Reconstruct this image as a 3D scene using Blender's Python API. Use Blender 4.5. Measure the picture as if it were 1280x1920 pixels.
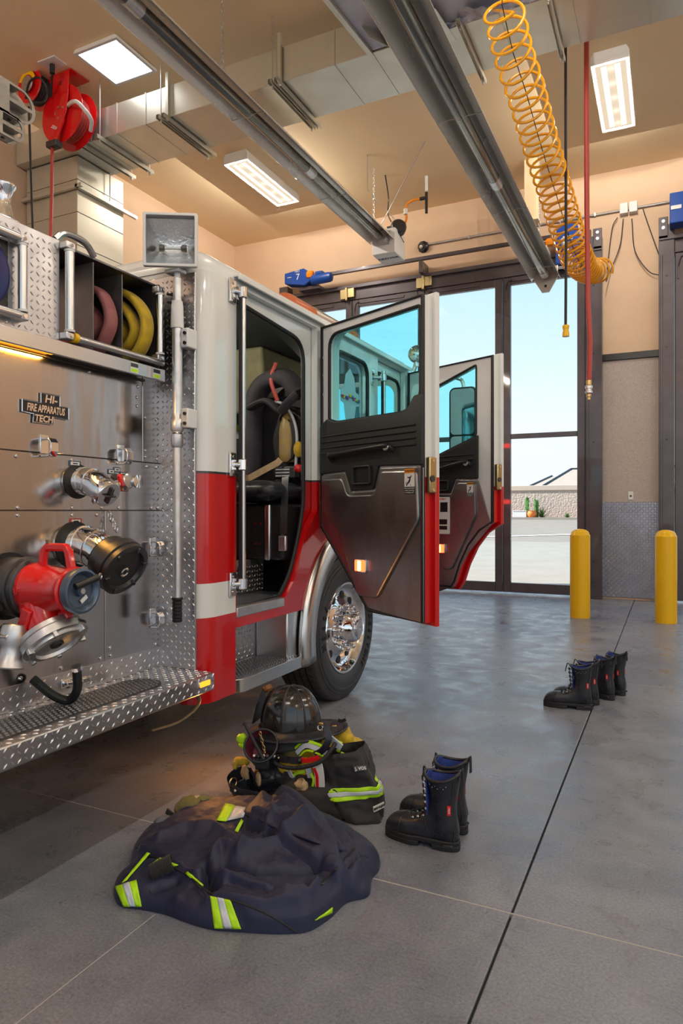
import bpy, bmesh, math, random
from mathutils import Vector, Matrix, noise as mnoise
PI = math.pi
for _o in list(bpy.data.objects):
    bpy.data.objects.remove(_o)
scene = bpy.context.scene
COL = scene.collection

# ------------------------------------------------------------------ camera
YAW = math.atan(615 / 1280)
CAMH = 1.30
cam_d = bpy.data.cameras.new('camera')
cam_d.sensor_fit = 'VERTICAL'
cam_d.sensor_height = 36.0
cam_d.lens = 24.0
cam_d.shift_y = -3 / 1920
cam_d.clip_start = 0.05
cam_d.clip_end = 400
cam = bpy.data.objects.new('camera', cam_d)
COL.objects.link(cam)
cam.location = (0, 0, CAMH)
cam.rotation_euler = (PI / 2, 0, YAW)
scene.camera = cam

# ------------------------------------------------------------------ colour management
scene.view_settings.view_transform = 'Standard'
scene.view_settings.look = 'None'
scene.view_settings.gamma = 1.0
scene.view_settings.use_curve_mapping = False
scene.view_settings.exposure = 1.4
scene.cycles.sample_clamp_indirect = 4.0
scene.cycles.caustics_reflective = False
scene.cycles.caustics_refractive = False

# ------------------------------------------------------------------ sky
world = bpy.data.worlds.new('sky')
scene.world = world
world.use_nodes = True
wn = world.node_tree.nodes
wl = world.node_tree.links
wn.clear()
w_out = wn.new('ShaderNodeOutputWorld')
w_bg = wn.new('ShaderNodeBackground')
w_tc = wn.new('ShaderNodeTexCoord')
w_sep = wn.new('ShaderNodeSeparateXYZ')
w_rmp = wn.new('ShaderNodeValToRGB')
w_rmp.color_ramp.elements[0].position = 0.0
w_rmp.color_ramp.elements[0].color = (0.93, 0.96, 1.0, 1)
w_rmp.color_ramp.elements[1].position = 0.75
w_rmp.color_ramp.elements[1].color = (0.20, 0.50, 0.95, 1)
e = w_rmp.color_ramp.elements.new(0.12)
e.color = (0.86, 0.95, 1.0, 1)
e = w_rmp.color_ramp.elements.new(0.34)
e.color = (0.55, 0.83, 1.0, 1)
wl.new(w_tc.outputs['Generated'], w_sep.inputs[0])
wl.new(w_sep.outputs['Z'], w_rmp.inputs[0])
wl.new(w_rmp.outputs[0], w_bg.inputs[0])
w_bg.inputs[1].default_value = 0.44
wl.new(w_bg.outputs[0], w_out.inputs[0])

# ------------------------------------------------------------------ sun (from the left, over the roof)
sun_d = bpy.data.lights.new('sun', 'SUN')
sun_d.energy = 4.6
sun_d.angle = math.radians(0.6)
sun_d.color = (1.0, 0.95, 0.87)
sun = bpy.data.objects.new('sun', sun_d)
COL.objects.link(sun)
sun.location = (-30, 10, 40)
sun.rotation_euler = Vector((0.82, 0.20, -0.60)).to_track_quat('-Z', 'Y').to_euler()


# ------------------------------------------------------------------ helpers
def U(x, y, X=None, Y=None, Z=None):
    """point of the photograph (1280x1920 pixels) on the plane X=, Y= or Z= of the room"""
    s = (x - 640) / 1280
    t = (957 - y) / 1280
    dx = -math.sin(YAW) + math.cos(YAW) * s
    dy = math.cos(YAW) + math.sin(YAW) * s
    d = X / dx if X is not None else (Y / dy if Y is not None else (Z - CAMH) / t)
    return Vector((d * dx, d * dy, CAMH + t * d))


def wloc(o):
    v = Vector((0, 0, 0))
    while o is not None:
        v += o.location
        o = o.parent
    return v


def frame(dirv, up=(0, 0, 1)):
    """rotation with local z along dirv"""
    z = Vector(dirv).normalized()
    u = Vector(up)
    if abs(z.dot(u)) > 0.98:
        u = Vector((1, 0, 0))
    x = u.cross(z).normalized()
    y = z.cross(x)
    return Matrix((x, y, z)).transposed()


class MB:
    """collects shapes in world coordinates and links them as ONE mesh object"""

    def __init__(self, M=None):
        self.v = []
        self.f = []
        self.m = []
        self.M = M
        self.cur = 0

    def add(self, vs, fs):
        b = len(self.v)
        if self.M is not None:
            vs = [self.M @ Vector(p) for p in vs]
        self.v += [tuple(p) for p in vs]
        self.f += [tuple(i + b for i in q) for q in fs]
        self.m += [self.cur] * len(fs)
        return self

    def box(self, c, s, rot=None, taper=1.0):
        x, y, z = s[0] / 2, s[1] / 2, s[2] / 2
        t = taper
        vs = [Vector(p) for p in ((-x, -y, -z), (x, -y, -z), (x, y, -z), (-x, y, -z), (-x * t, -y * t, z), (x * t, -y * t, z), (x * t, y * t, z), (-x * t, y * t, z))]
        if rot is not None:
            vs = [rot @ p for p in vs]
        c = Vector(c)
        return self.add([p + c for p in vs], [(0, 3, 2, 1), (4, 5, 6, 7), (0, 1, 5, 4), (1, 2, 6, 5), (2, 3, 7, 6), (3, 0, 4, 7)])

    def bb(self, x0, x1, y0, y1, z0, z1):
        return self.box(((x0 + x1) / 2, (y0 + y1) / 2, (z0 + z1) / 2), (abs(x1 - x0), abs(y1 - y0), abs(z1 - z0)))

    def lathe(self, prof, org, dirv, n=24, cap=True, up=(0, 0, 1), closed=False):
        """prof = [(r, h)...] turned about dirv through org"""
        R = frame(dirv, up)
        o = Vector(org)
        vs = []
        for r, h in prof:
            for k in range(n):
                a = 2 * PI * k / n
                vs.append(o + R @ Vector((r * math.cos(a), r * math.sin(a), h)))
        fs = []
        m = len(prof)
        for i in range(m if closed else m - 1):
            j = (i + 1) % m
            for k in range(n):
                k2 = (k + 1) % n
                fs.append((i * n + k, i * n + k2, j * n + k2, j * n + k))
        if cap and not closed:
            if prof[0][0] > 1e-5:
                fs.append(tuple(reversed(range(n))))
            if prof[-1][0] > 1e-5:
                fs.append(tuple((m - 1) * n + k for k in range(n)))
        return self.add(vs, fs)

    def cyl(self, p0, p1, r, r2=None, n=16):
        p0 = Vector(p0)
        p1 = Vector(p1)
        return self.lathe([(r, 0), (r if r2 is None else r2, (p1 - p0).length)], p0, p1 - p0, n)

    def ball(self, c, r, n=14, sq=(1, 1, 1)):
        m = n // 2
        vs = []
        for i in range(m + 1):
            t = PI * i / m
            for k in range(n):
                a = 2 * PI * k / n
                vs.append((c[0] + r * sq[0] * math.sin(t) * math.cos(a), c[1] + r * sq[1] * math.sin(t) * math.sin(a), c[2] + r * sq[2] * math.cos(t)))
        fs = []
        for i in range(m):
            for k in range(n):
                k2 = (k + 1) % n
                fs.append((i * n + k, (i + 1) * n + k, (i + 1) * n + k2, i * n + k2))
        return self.add(vs, fs)

    def sweep(self, path, prof, closed=False, up=(0, 0, 1), scales=None, cap=True):
        """2-D profile [(a, b)...] carried along path"""
        P = [Vector(p) for p in path]
        n = len(P)
        m = len(prof)
        vs = []
        prev = None
        for i in range(n):
            if closed:
                t = P[(i + 1) % n] - P[i - 1]
            else:
                t = P[min(i + 1, n - 1)] - P[max(i - 1, 0)]
            t = t.normalized()
            if prev is None:
                u = Vector(up)
                if abs(u.dot(t)) > 0.97:
                    u = Vector((1, 0, 0)) if abs(t.x) < 0.9 else Vector((0, 1, 0))
            else:
                u = prev
            a = (u - t * u.dot(t)).normalized()
            prev = a
            b = t.cross(a)
            s = 1.0 if scales is None else scales[i]
            for q in prof:
                vs.append(P[i] + a * (q[0] * s) + b * (q[1] * s))
        fs = []
        for i in range(n if closed else n - 1):
            j = (i + 1) % n
            for k in range(m):
                k2 = (k + 1) % m
                fs.append((i * m + k, i * m + k2, j * m + k2, j * m + k))
        if cap and not closed:
            fs.append(tuple(reversed(range(m))))
            fs.append(tuple((n - 1) * m + k for k in range(m)))
        return self.add(vs, fs)

    def tube(self, path, r, n=10, closed=False, scales=None, up=(0, 0, 1), b=None):
        b = r if b is None else b
        return self.sweep(path, [(r * math.cos(2 * PI * k / n), b * math.sin(2 * PI * k / n)) for k in range(n)], closed, up, scales)

    def prism(self, poly, o, u, v, th):
        """polygon in the (u, v) plane through o, pushed th along u x v"""
        o = Vector(o)
        u = Vector(u)
        v = Vector(v)
        w = u.cross(v).normalized() * th
        n = len(poly)
        vs = [o + u * p[0] + v * p[1] for p in poly]
        vs += [p + w for p in vs]
        fs = [tuple(reversed(range(n))), tuple(range(n, 2 * n))]
        fs += [(i, (i + 1) % n, n + (i + 1) % n, n + i) for i in range(n)]
        return self.add(vs, fs)

    def grid(self, fn, nu, nv, closeu=False):
        vs = [fn(i / (nu if closeu else nu - 1), j / (nv - 1)) for i in range(nu) for j in range(nv)]
        fs = []
        for i in range(nu if closeu else nu - 1):
            i2 = (i + 1) % nu
            for j in range(nv - 1):
                fs.append((i * nv + j, i2 * nv + j, i2 * nv + j + 1, i * nv + j + 1))
        return self.add(vs, fs)

    def lugs(self, o, u, v, w, h, pitch=0.03, ln=0.021, wd=0.0075, lift=0.0032, keep=None):
        """raised lozenges of a tread plate on the rectangle o, u*w, v*h"""
        o = Vector(o)
        u = Vector(u).normalized()
        v = Vector(v).normalized()
        nrm = u.cross(v)
        i = 0
        a = pitch / 2
        while a < w:
            b = pitch / 2
            j = 0
            while b < h:
                if keep is None or keep(a, b):
                    s = 1 if (i + j) % 2 else -1
                    c = o + u * a + v * b
                    e1 = (u + v * s).normalized() * ln * 0.5
                    e2 = (u * -s + v).normalized() * wd * 0.5
                    q = nrm * lift
                    self.add([c - e1, c - e2, c + e1, c + e2, c - e1 * 0.5 + q, c + e1 * 0.5 + q], [(0, 1, 4), (1, 5, 4), (1, 2, 5), (2, 3, 5), (3, 4, 5), (3, 0, 4)])
                b += pitch
                j += 1
            a += pitch
            i += 1
        return self

    def build(self, name, mat, parent=None, smooth=35, bevel=0, seg=2, sub=0, label=None, kind=None):
        off = wloc(parent)
        me = bpy.data.meshes.new(name)
        me.from_pydata([(p[0] - off.x, p[1] - off.y, p[2] - off.z) for p in self.v], [], self.f)
        me.validate()
        mats = mat if isinstance(mat, (list, tuple)) else [mat]
        for q in mats:
            me.materials.append(q)
        if len(mats) > 1:
            for p, k in zip(me.polygons, self.m):
                p.material_index = k
        if smooth:
            me.shade_smooth()
            me.set_sharp_from_angle(angle=math.radians(smooth))
        o = bpy.data.objects.new(name, me)
        COL.objects.link(o)
        o.parent = parent
        if bevel:
            b = o.modifiers.new('bevel', 'BEVEL')
            b.width = bevel
            b.segments = seg
            b.limit_method = 'ANGLE'
            b.angle_limit = math.radians(40)
            b.harden_normals = False
        if sub:
            s = o.modifiers.new('sub', 'SUBSURF')
            s.levels = sub
            s.render_levels = sub
        if label:
            o['label'] = label
        if kind:
            o['kind'] = kind
        return o


def plate(name, outer, holes, o, u, v, th, mat, parent=None, bevel=0.0, label=None, mirror=None):
    """flat plate with holes: outlines in (u, v), thickness th centred on o; filled 2-D curve turned into a mesh"""
    cu = bpy.data.curves.new(name, 'CURVE')
    cu.dimensions = '2D'
    cu.fill_mode = 'BOTH'
    for lp in [outer] + list(holes):
        sp = cu.splines.new('POLY')
        sp.points.add(len(lp) - 1)
        for q, p in zip(sp.points, lp):
            q.co = (p[0], p[1], 0, 1)
        sp.use_cyclic_u = True
    cu.extrude = max(th / 2 - bevel, 0.0002)
    cu.bevel_depth = bevel
    cu.bevel_resolution = 1
    cu.offset = -bevel
    ob = bpy.data.objects.new(name + '_tmp', cu)
    COL.objects.link(ob)
    dg = bpy.context.evaluated_depsgraph_get()
    me = bpy.data.meshes.new_from_object(ob.evaluated_get(dg))
    bpy.data.objects.remove(ob)
    bpy.data.curves.remove(cu)
    u = Vector(u).normalized()
    v = Vector(v).normalized()
    w = u.cross(v)
    off = wloc(parent)
    Mx = Matrix((u, v, w)).transposed().to_4x4()
    Mx.translation = Vector(o) - off
    me.transform(Mx)
    me.name = name
    me.materials.clear()
    me.materials.append(mat)
    me.shade_smooth()
    me.set_sharp_from_angle(angle=math.radians(35))
    r = bpy.data.objects.new(name, me)
    COL.objects.link(r)
    r.parent = parent
    if label:
        r['label'] = label
    return r


def text(name, body, size, o, u, v, mat, parent=None, th=0.001, align='CENTER', sx=1.0, shear=0.0, bold=0.0):
    cu = bpy.data.curves.new(name, 'FONT')
    cu.body = body
    cu.size = size
    cu.align_x = align
    cu.align_y = 'CENTER'
    cu.extrude = th
    cu.shear = shear
    cu.offset = bold
    cu.resolution_u = 2
    ob = bpy.data.objects.new(name + '_tmp', cu)
    COL.objects.link(ob)
    dg = bpy.context.evaluated_depsgraph_get()
    me = bpy.data.meshes.new_from_object(ob.evaluated_get(dg))
    bpy.data.objects.remove(ob)
    bpy.data.curves.remove(cu)
    u = Vector(u).normalized()
    v = Vector(v).normalized()
    w = u.cross(v)
    off = wloc(parent)
    Mx = Matrix((u * sx, v, w)).transposed().to_4x4()
    Mx.translation = Vector(o) - off
    me.transform(Mx)
    me.name = name
    me.materials.clear()
    me.materials.append(mat)
    r = bpy.data.objects.new(name, me)
    COL.objects.link(r)
    r.parent = parent
    return r


def thing(name, label, cat, loc=(0, 0, 0), group=None):
    o = bpy.data.objects.new(name, None)
    o.empty_display_size = 0.1
    COL.objects.link(o)
    o.location = loc
    o['label'] = label
    o['category'] = cat
    if group:
        o['group'] = group
    return o


def tag(o, label, cat, group=None):
    o['label'] = label
    o['category'] = cat
    if group:
        o['group'] = group
    return o


def struct(o):
    o['kind'] = 'structure'
    return o


def sroot(name, loc=(0, 0, 0)):
    o = bpy.data.objects.new(name, None)
    COL.objects.link(o)
    o.location = loc
    o['kind'] = 'structure'
    return o


def dup(o, parent=None):
    c = o.copy()
    COL.objects.link(c)
    c.parent = parent
    for ch in list(o.children):
        dup(ch, c)
    return c


def arc(cx, cy, r, a0, a1, n=10, ry=None):
    ry = r if ry is None else ry
    return [(cx + r * math.cos(math.radians(a0 + (a1 - a0) * i / n)), cy + ry * math.sin(math.radians(a0 + (a1 - a0) * i / n))) for i in range(n + 1)]


def rrect(x0, y0, x1, y1, r, n=5):
    return arc(x1 - r, y0 + r, r, -90, 0, n) + arc(x1 - r, y1 - r, r, 0, 90, n) + arc(x0 + r, y1 - r, r, 90, 180, n) + arc(x0 + r, y0 + r, r, 180, 270, n)


def roundpoly(pts, r, n=4):
    out = []
    m = len(pts)
    for i in range(m):
        p = Vector(pts[i]).to_2d() if len(pts[i]) > 2 else Vector(pts[i])
        a = Vector(pts[i - 1]) - p
        b = Vector(pts[(i + 1) % m]) - p
        rr = r[i] if isinstance(r, (list, tuple)) else r
        k = min(rr, a.length * 0.45, b.length * 0.45)
        if k < 1e-5:
            out.append(tuple(p))
            continue
        p0 = p + a.normalized() * k
        p1 = p + b.normalized() * k
        for j in range(n + 1):
            t = j / n
            q = p0 * (1 - t) ** 2 + p * 2 * t * (1 - t) + p1 * t * t
            out.append((q.x, q.y))
    return out


def spline(pts, n=8, closed=False):
    """Catmull-Rom through points"""
    P = [Vector(p) for p in pts]
    m = len(P)
    out = []
    rng = m if closed else m - 1
    for i in range(rng):
        p0 = P[(i - 1) % m] if closed or i > 0 else P[0] * 2 - P[1]
        p1 = P[i]
        p2 = P[(i + 1) % m]
        p3 = P[(i + 2) % m] if closed or i + 2 < m else P[m - 1] * 2 - P[m - 2]
        for j in range(n):
            t = j / n
            out.append(0.5 * ((2 * p1) + (p2 - p0) * t + (2 * p0 - 5 * p1 + 4 * p2 - p3) * t * t + (3 * p1 - p0 - 3 * p2 + p3) * t ** 3))
    if not closed:
        out.append(P[-1])
    return out


# ------------------------------------------------------------------ materials
def mat(name, c, r=0.5, m=0.0, c2=None, ns=6.0, nd=5, st=(1, 1, 1), rr=None, bump=0.0, bs=60.0, bst=None, coat=0.0, em=None, es=0.0, tr=0.0, ior=1.45, spec=0.5, lo=0.35, hi=0.65, sheen=0.0, dist=0.003, aniso=0.0):
    k = bpy.data.materials.new(name)
    k.use_nodes = True
    t = k.node_tree
    N = t.nodes
    L = t.links
    p = N['Principled BSDF']
    p.inputs['Base Color'].default_value = (*c, 1)
    p.inputs['Roughness'].default_value = r
    p.inputs['Metallic'].default_value = m
    p.inputs['Coat Weight'].default_value = coat
    p.inputs['Coat Roughness'].default_value = 0.04
    p.inputs['Transmission Weight'].default_value = tr
    p.inputs['IOR'].default_value = ior
    p.inputs['Specular IOR Level'].default_value = spec
    p.inputs['Sheen Weight'].default_value = sheen
    p.inputs['Anisotropic'].default_value = aniso
    if em:
        p.inputs['Emission Color'].default_value = (*em, 1)
        p.inputs['Emission Strength'].default_value = es
    if c2 is not None or rr is not None or bump:
        tc = N.new('ShaderNodeTexCoord')
    if c2 is not None or rr is not None:
        mp = N.new('ShaderNodeMapping')
        mp.inputs['Scale'].default_value = st
        L.new(tc.outputs['Object'], mp.inputs[0])
        nz = N.new('ShaderNodeTexNoise')
        nz.inputs['Scale'].default_value = ns
        nz.inputs['Detail'].default_value = nd
        nz.inputs['Roughness'].default_value = 0.6
        L.new(mp.outputs[0], nz.inputs['Vector'])
        mr = N.new('ShaderNodeMapRange')
        mr.inputs[1].default_value = lo
        mr.inputs[2].default_value = hi
        L.new(nz.outputs[0], mr.inputs[0])
        if c2 is not None:
            mx = N.new('ShaderNodeMix')
            mx.data_type = 'RGBA'
            mx.inputs[6].default_value = (*c, 1)
            mx.inputs[7].default_value = (*c2, 1)
            L.new(mr.outputs[0], mx.inputs[0])
            L.new(mx.outputs[2], p.inputs['Base Color'])
        if rr is not None:
            m2 = N.new('ShaderNodeMapRange')
            m2.inputs[3].default_value = r
            m2.inputs[4].default_value = rr
            L.new(mr.outputs[0], m2.inputs[0])
            L.new(m2.outputs[0], p.inputs['Roughness'])
    if bump:
        mp2 = N.new('ShaderNodeMapping')
        mp2.inputs['Scale'].default_value = bst or (1, 1, 1)
        L.new(tc.outputs['Object'], mp2.inputs[0])
        n2 = N.new('ShaderNodeTexNoise')
        n2.inputs['Scale'].default_value = bs
        n2.inputs['Detail'].default_value = 4
        L.new(mp2.outputs[0], n2.inputs['Vector'])
        bp = N.new('ShaderNodeBump')
        bp.inputs['Strength'].default_value = bump
        bp.inputs['Distance'].default_value = dist
        L.new(n2.outputs[0], bp.inputs['Height'])
        L.new(bp.outputs[0], p.inputs['Normal'])
    return k


def zbands(name, bands, r=0.25, coat=0.6):
    """paint with horizontal stripes: bands = [(z_from, colour)...] in object space"""
    k = mat(name, bands[0][1], r, coat=coat)
    t = k.node_tree
    N, L = t.nodes, t.links
    tc = N.new('ShaderNodeTexCoord')
    sp = N.new('ShaderNodeSeparateXYZ')
    L.new(tc.outputs['Object'], sp.inputs[0])
    dv = N.new('ShaderNodeMath')
    dv.operation = 'DIVIDE'
    dv.inputs[1].default_value = 3.0
    L.new(sp.outputs[2], dv.inputs[0])
    rp = N.new('ShaderNodeValToRGB')
    rp.color_ramp.interpolation = 'CONSTANT'
    els = rp.color_ramp.elements
    els[0].position = 0
    els[0].color = (*bands[0][1], 1)
    els.remove(els[1])
    for z, c in bands[1:]:
        e = els.new(z / 3.0)
        e.color = (*c, 1)
    L.new(dv.outputs[0], rp.inputs[0])
    L.new(rp.outputs[0], N['Principled BSDF'].inputs['Base Color'])
    return k


RED = (0.52, 0.003, 0.004)
WHITE = (0.74, 0.75, 0.73)
K = {}
K['concrete'] = mat('concrete', (0.140, 0.160, 0.212), 0.33, c2=(0.270, 0.285, 0.335), ns=1.6, nd=9, rr=0.2, bump=0.12, bs=24, spec=0.5, lo=0.34, hi=0.68)


def concrete_mat():
    """power-trowelled slab: cloudy tone, fine speckle, patchy sheen"""
    k = bpy.data.materials.new('concrete')
    k.use_nodes = True
    N, L = k.node_tree.nodes, k.node_tree.links
    p = N['Principled BSDF']
    tc = N.new('ShaderNodeTexCoord')

    def nz(scale, detail, rough=.6, dist=0.0):
        n_ = N.new('ShaderNodeTexNoise')
        n_.inputs['Scale'].default_value = scale
        n_.inputs['Detail'].default_value = detail
        n_.inputs['Roughness'].default_value = rough
        n_.inputs['Distortion'].default_value = dist
        L.new(tc.outputs['Object'], n_.inputs['Vector'])
        return n_

    def mr(src, a, b, c, d):
        m_ = N.new('ShaderNodeMapRange')
        for i_, v_ in enumerate((a, b, c, d)):
            m_.inputs[i_ + 1].default_value = v_
        L.new(src, m_.inputs[0])
        return m_.outputs[0]
    cloud = nz(0.9, 8, .65, .6)
    speck = nz(110, 3, .7)
    blot = nz(5, 7, .65, .4)
    mx = N.new('ShaderNodeMix')
    mx.data_type = 'RGBA'
    mx.inputs[6].default_value = (0.115, 0.132, 0.178, 1)
    mx.inputs[7].default_value = (0.275, 0.286, 0.330, 1)
    L.new(mr(cloud.outputs[0], .25, .75, 0, 1), mx.inputs[0])
    m2 = N.new('ShaderNodeMix')
    m2.data_type = 'RGBA'
    m2.blend_type = 'MULTIPLY'
    m2.inputs[0].default_value = 1.0
    L.new(mx.outputs[2], m2.inputs[6])
    ad = N.new('ShaderNodeMath')
    ad.operation = 'MULTIPLY'
    L.new(mr(speck.outputs[0], .3, .7, .70, 1.25), ad.inputs[0])
    L.new(mr(blot.outputs[0], .2, .8, .84, 1.14), ad.inputs[1])
    L.new(ad.outputs[0], m2.inputs[7])
    L.new(m2.outputs[2], p.inputs['Base Color'])
    L.new(mr(blot.outputs[0], .35, .65, .22, .46), p.inputs['Roughness'])
    bp = N.new('ShaderNodeBump')
    bp.inputs['Strength'].default_value = .10
    bp.inputs['Distance'].default_value = .003
    L.new(blot.outputs[0], bp.inputs['Height'])
    L.new(bp.outputs[0], p.inputs['Normal'])
    return k


K['concrete'] = concrete_mat()
K['joint'] = mat('joint_filler', (0.03, 0.03, 0.03), 0.8)
K['joint_pale'] = mat('joint_pale', (0.42, 0.40, 0.38), 0.8)
K['wall'] = mat('wall_paint', (0.72, 0.52, 0.36), 0.75, c2=(0.68, 0.49, 0.34), ns=2, bump=0.15, bs=140)
K['ceil'] = mat('ceiling_paint', (0.88, 0.70, 0.45), 0.8, c2=(0.85, 0.67, 0.43), ns=1.2, bump=0.1, bs=120)
K['stone'] = mat('wall_texture_panel', (0.40, 0.34, 0.31), 0.7, c2=(0.50, 0.43, 0.39), ns=70, nd=3, bump=0.3, bs=130)
K['bronze'] = mat('dark_bronze_steel', (0.062, 0.052, 0.062), 0.38, 0.35, c2=(0.085, 0.072, 0.082), ns=3, coat=0.5)
K['seal'] = mat('black_rubber', (0.012, 0.012, 0.014), 0.55)
K['blackp'] = mat('black_plastic', (0.018, 0.018, 0.02), 0.42, bump=0.25, bs=420, dist=0.001)
K['black'] = mat('black_paint', (0.014, 0.014, 0.016), 0.35)
K['steel'] = mat('brushed_steel', (0.54, 0.52, 0.52), 0.13, 1.0, c2=(0.43, 0.41, 0.41), ns=1.8, st=(1, 1, 0.25), rr=0.20, bump=0.5, bs=3.0, bst=(1, 1, 0.18), dist=0.012)
K['steel_fine'] = mat('stainless', (0.60, 0.60, 0.60), 0.25, 1.0)
K['door_steel'] = mat('door_panel_steel', (0.36, 0.345, 0.35), 0.28, 1.0, c2=(0.28, 0.27, 0.275), ns=9, st=(1, 1, .5), rr=0.4)
K['tread'] = mat('tread_plate', (0.60, 0.60, 0.63), 0.27, 1.0, c2=(0.50, 0.50, 0.53), ns=9, rr=0.4)
K['chrome'] = mat('chrome', (0.82, 0.82, 0.84), 0.05, 1.0)
K['alu'] = mat('aluminium', (0.66, 0.66, 0.67), 0.32, 1.0, c2=(0.56, 0.56, 0.57), ns=20, rr=0.45)
K['galv'] = mat('galvanised', (0.66, 0.64, 0.55), 0.30, 0.7, c2=(0.62, 0.60, 0.52), ns=3, nd=2, rr=0.36)
K['foil'] = mat('duct_wrap', (0.52, 0.53, 0.62), 0.5, 0.35, c2=(0.45, 0.46, 0.56), ns=5, bump=0.4, bs=8, dist=0.02)
K['white'] = mat('white_paint', WHITE, 0.25, coat=0.5)
K['whitem'] = mat('white_enamel', (0.70, 0.70, 0.70), 0.45)
K['red'] = mat('red_paint', RED, 0.25, coat=0.6)
K['redcast'] = mat('red_enamel', (0.64, 0.008, 0.01), 0.2, coat=0.7)
K['cab'] = zbands('cab_paint', [(0, RED), (0.785, WHITE), (0.947, RED), (1.475, (0.03, 0.03, 0.03)), (1.485, WHITE)])
K['cab2'] = zbands('cab_paint_front', [(0, RED), (1.475, (0.03, 0.03, 0.03)), (1.485, WHITE)])
K['doorskin'] = zbands('door_paint', [(0, RED), (1.475, WHITE)])
K['tyre'] = mat('tyre_rubber', (0.027, 0.028, 0.031), 0.45, c2=(0.040, 0.041, 0.044), ns=10, bump=0.1, bs=90)
K['tyretext'] = mat('tyre_letters', (0.007, 0.007, 0.008), 0.3)
K['amber'] = mat('amber_lens', (0.9, 0.25, 0.02), 0.2, em=(1.0, 0.30, 0.015), es=0.8)
K['redlens'] = mat('red_lens', (0.9, 0.08, 0.02), 0.2, em=(1.0, 0.07, 0.015), es=2.4)
K['hotlens'] = mat('lens_core', (0.9, 0.5, 0.1), 0.2, em=(1.0, 0.52, 0.10), es=3.5)
K['dome'] = mat('amber_dome', (0.9, 0.24, 0.10), 0.1, tr=0.5, ior=1.3)
K['yellow'] = mat('yellow_plastic', (0.80, 0.46, 0.005), 0.33)
K['yellowh'] = mat('yellow_canvas', (0.62, 0.42, 0.01), 0.75, c2=(0.42, 0.27, 0.02), ns=14, bump=0.4, bs=300, sheen=.2)
K['pinkh'] = mat('pink_canvas', (0.36, 0.13, 0.13), 0.8, c2=(0.24, 0.08, 0.09), ns=12, bump=0.4, bs=300)
K['redh'] = mat('red_canvas', (0.24, 0.035, 0.03), 0.8, c2=(0.16, 0.03, 0.03), ns=12)
K['redhose'] = mat('red_rubber_hose', (0.40, 0.045, 0.035), 0.45)
K['orange'] = mat('orange_hose', (0.80, 0.36, 0.01), 0.25, coat=0.4)
K['orange2'] = mat('orange_plastic', (0.78, 0.25, 0.01), 0.35)
K['blue'] = mat('blue_paint', (0.008, 0.06, 0.32), 0.35)
K['copper'] = mat('copper', (0.45, 0.17, 0.09), 0.35, 1.0)
K['brass'] = mat('brass', (0.6, 0.42, 0.18), 0.3, 1.0)
K['gold'] = mat('zinc_yellow', (0.52, 0.42, 0.22), 0.3, 1.0)
K['dgrey'] = mat('dark_anodised', (0.085, 0.085, 0.09), 0.35, 0.8)
K['bluegrey'] = mat('blue_grey_cast', (0.10, 0.14, 0.20), 0.35, 0.6)
K['greymetal'] = mat('grey_sheet', (0.12, 0.12, 0.13), 0.38, 0.8, c2=(0.17, 0.17, 0.18), ns=6, bump=0.05, bs=60)
K['navy'] = mat('navy_cloth', (0.008, 0.010, 0.036), 0.55, c2=(0.014, 0.018, 0.054), ns=5, bump=0.3, bs=600, dist=0.001, sheen=0.05)
K['blackc'] = mat('black_cloth', (0.014, 0.013, 0.015), 0.7, c2=(0.024, 0.022, 0.024), ns=9, bump=0.3, bs=500, dist=0.001, sheen=0.1)
K['lime'] = mat('lime_tape', (0.45, 0.80, 0.01), 0.5, em=(0.45, 0.80, 0.01), es=0.0)
K['silver'] = mat('silver_tape', (0.50, 0.55, 0.62), 0.45, c2=(0.58, 0.62, 0.68), ns=60)
K['leather'] = mat('black_leather', (0.012, 0.013, 0.019), 0.24, c2=(0.024, 0.025, 0.032), ns=18, rr=0.45, bump=0.3, bs=160, dist=0.002)
K['bluel'] = mat('blue_lining', (0.012, 0.03, 0.19), 0.8, c2=(0.02, 0.05, 0.26), ns=14)
K['maroon'] = mat('maroon_lining', (0.13, 0.012, 0.03), 0.6, c2=(0.09, 0.01, 0.022), ns=20)
K['tan'] = mat('tan_leather', (0.48, 0.34, 0.19), 0.6, c2=(0.38, 0.26, 0.14), ns=20, bump=0.2, bs=90)


def pane_mat(name, c):
    """thin window glass: lets light straight through, mirrors a little at grazing angles"""
    k = bpy.data.materials.new(name)
    k.use_nodes = True
    t = k.node_tree
    t.nodes.clear()
    o = t.nodes.new('ShaderNodeOutputMaterial')
    mx = t.nodes.new('ShaderNodeMixShader')
    tr = t.nodes.new('ShaderNodeBsdfTransparent')
    tr.inputs[0].default_value = (*c, 1)
    gl = t.nodes.new('ShaderNodeBsdfGlossy')
    gl.inputs['Roughness'].default_value = 0.0
    fr = t.nodes.new('ShaderNodeLayerWeight')
    fr.inputs[0].default_value = 0.5
    pw = t.nodes.new('ShaderNodeMath')
    pw.operation = 'POWER'
    pw.inputs[1].default_value = 4.0
    ma = t.nodes.new('ShaderNodeMath')
    ma.operation = 'MULTIPLY_ADD'
    ma.inputs[1].default_value = 0.4
    ma.inputs[2].default_value = 0.02
    t.links.new(fr.outputs['Facing'], pw.inputs[0])
    t.links.new(pw.outputs[0], ma.inputs[0])
    t.links.new(ma.outputs[0], mx.inputs[0])
    t.links.new(tr.outputs[0], mx.inputs[1])
    t.links.new(gl.outputs[0], mx.inputs[2])
    t.links.new(mx.outputs[0], o.inputs[0])
    return k


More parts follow.
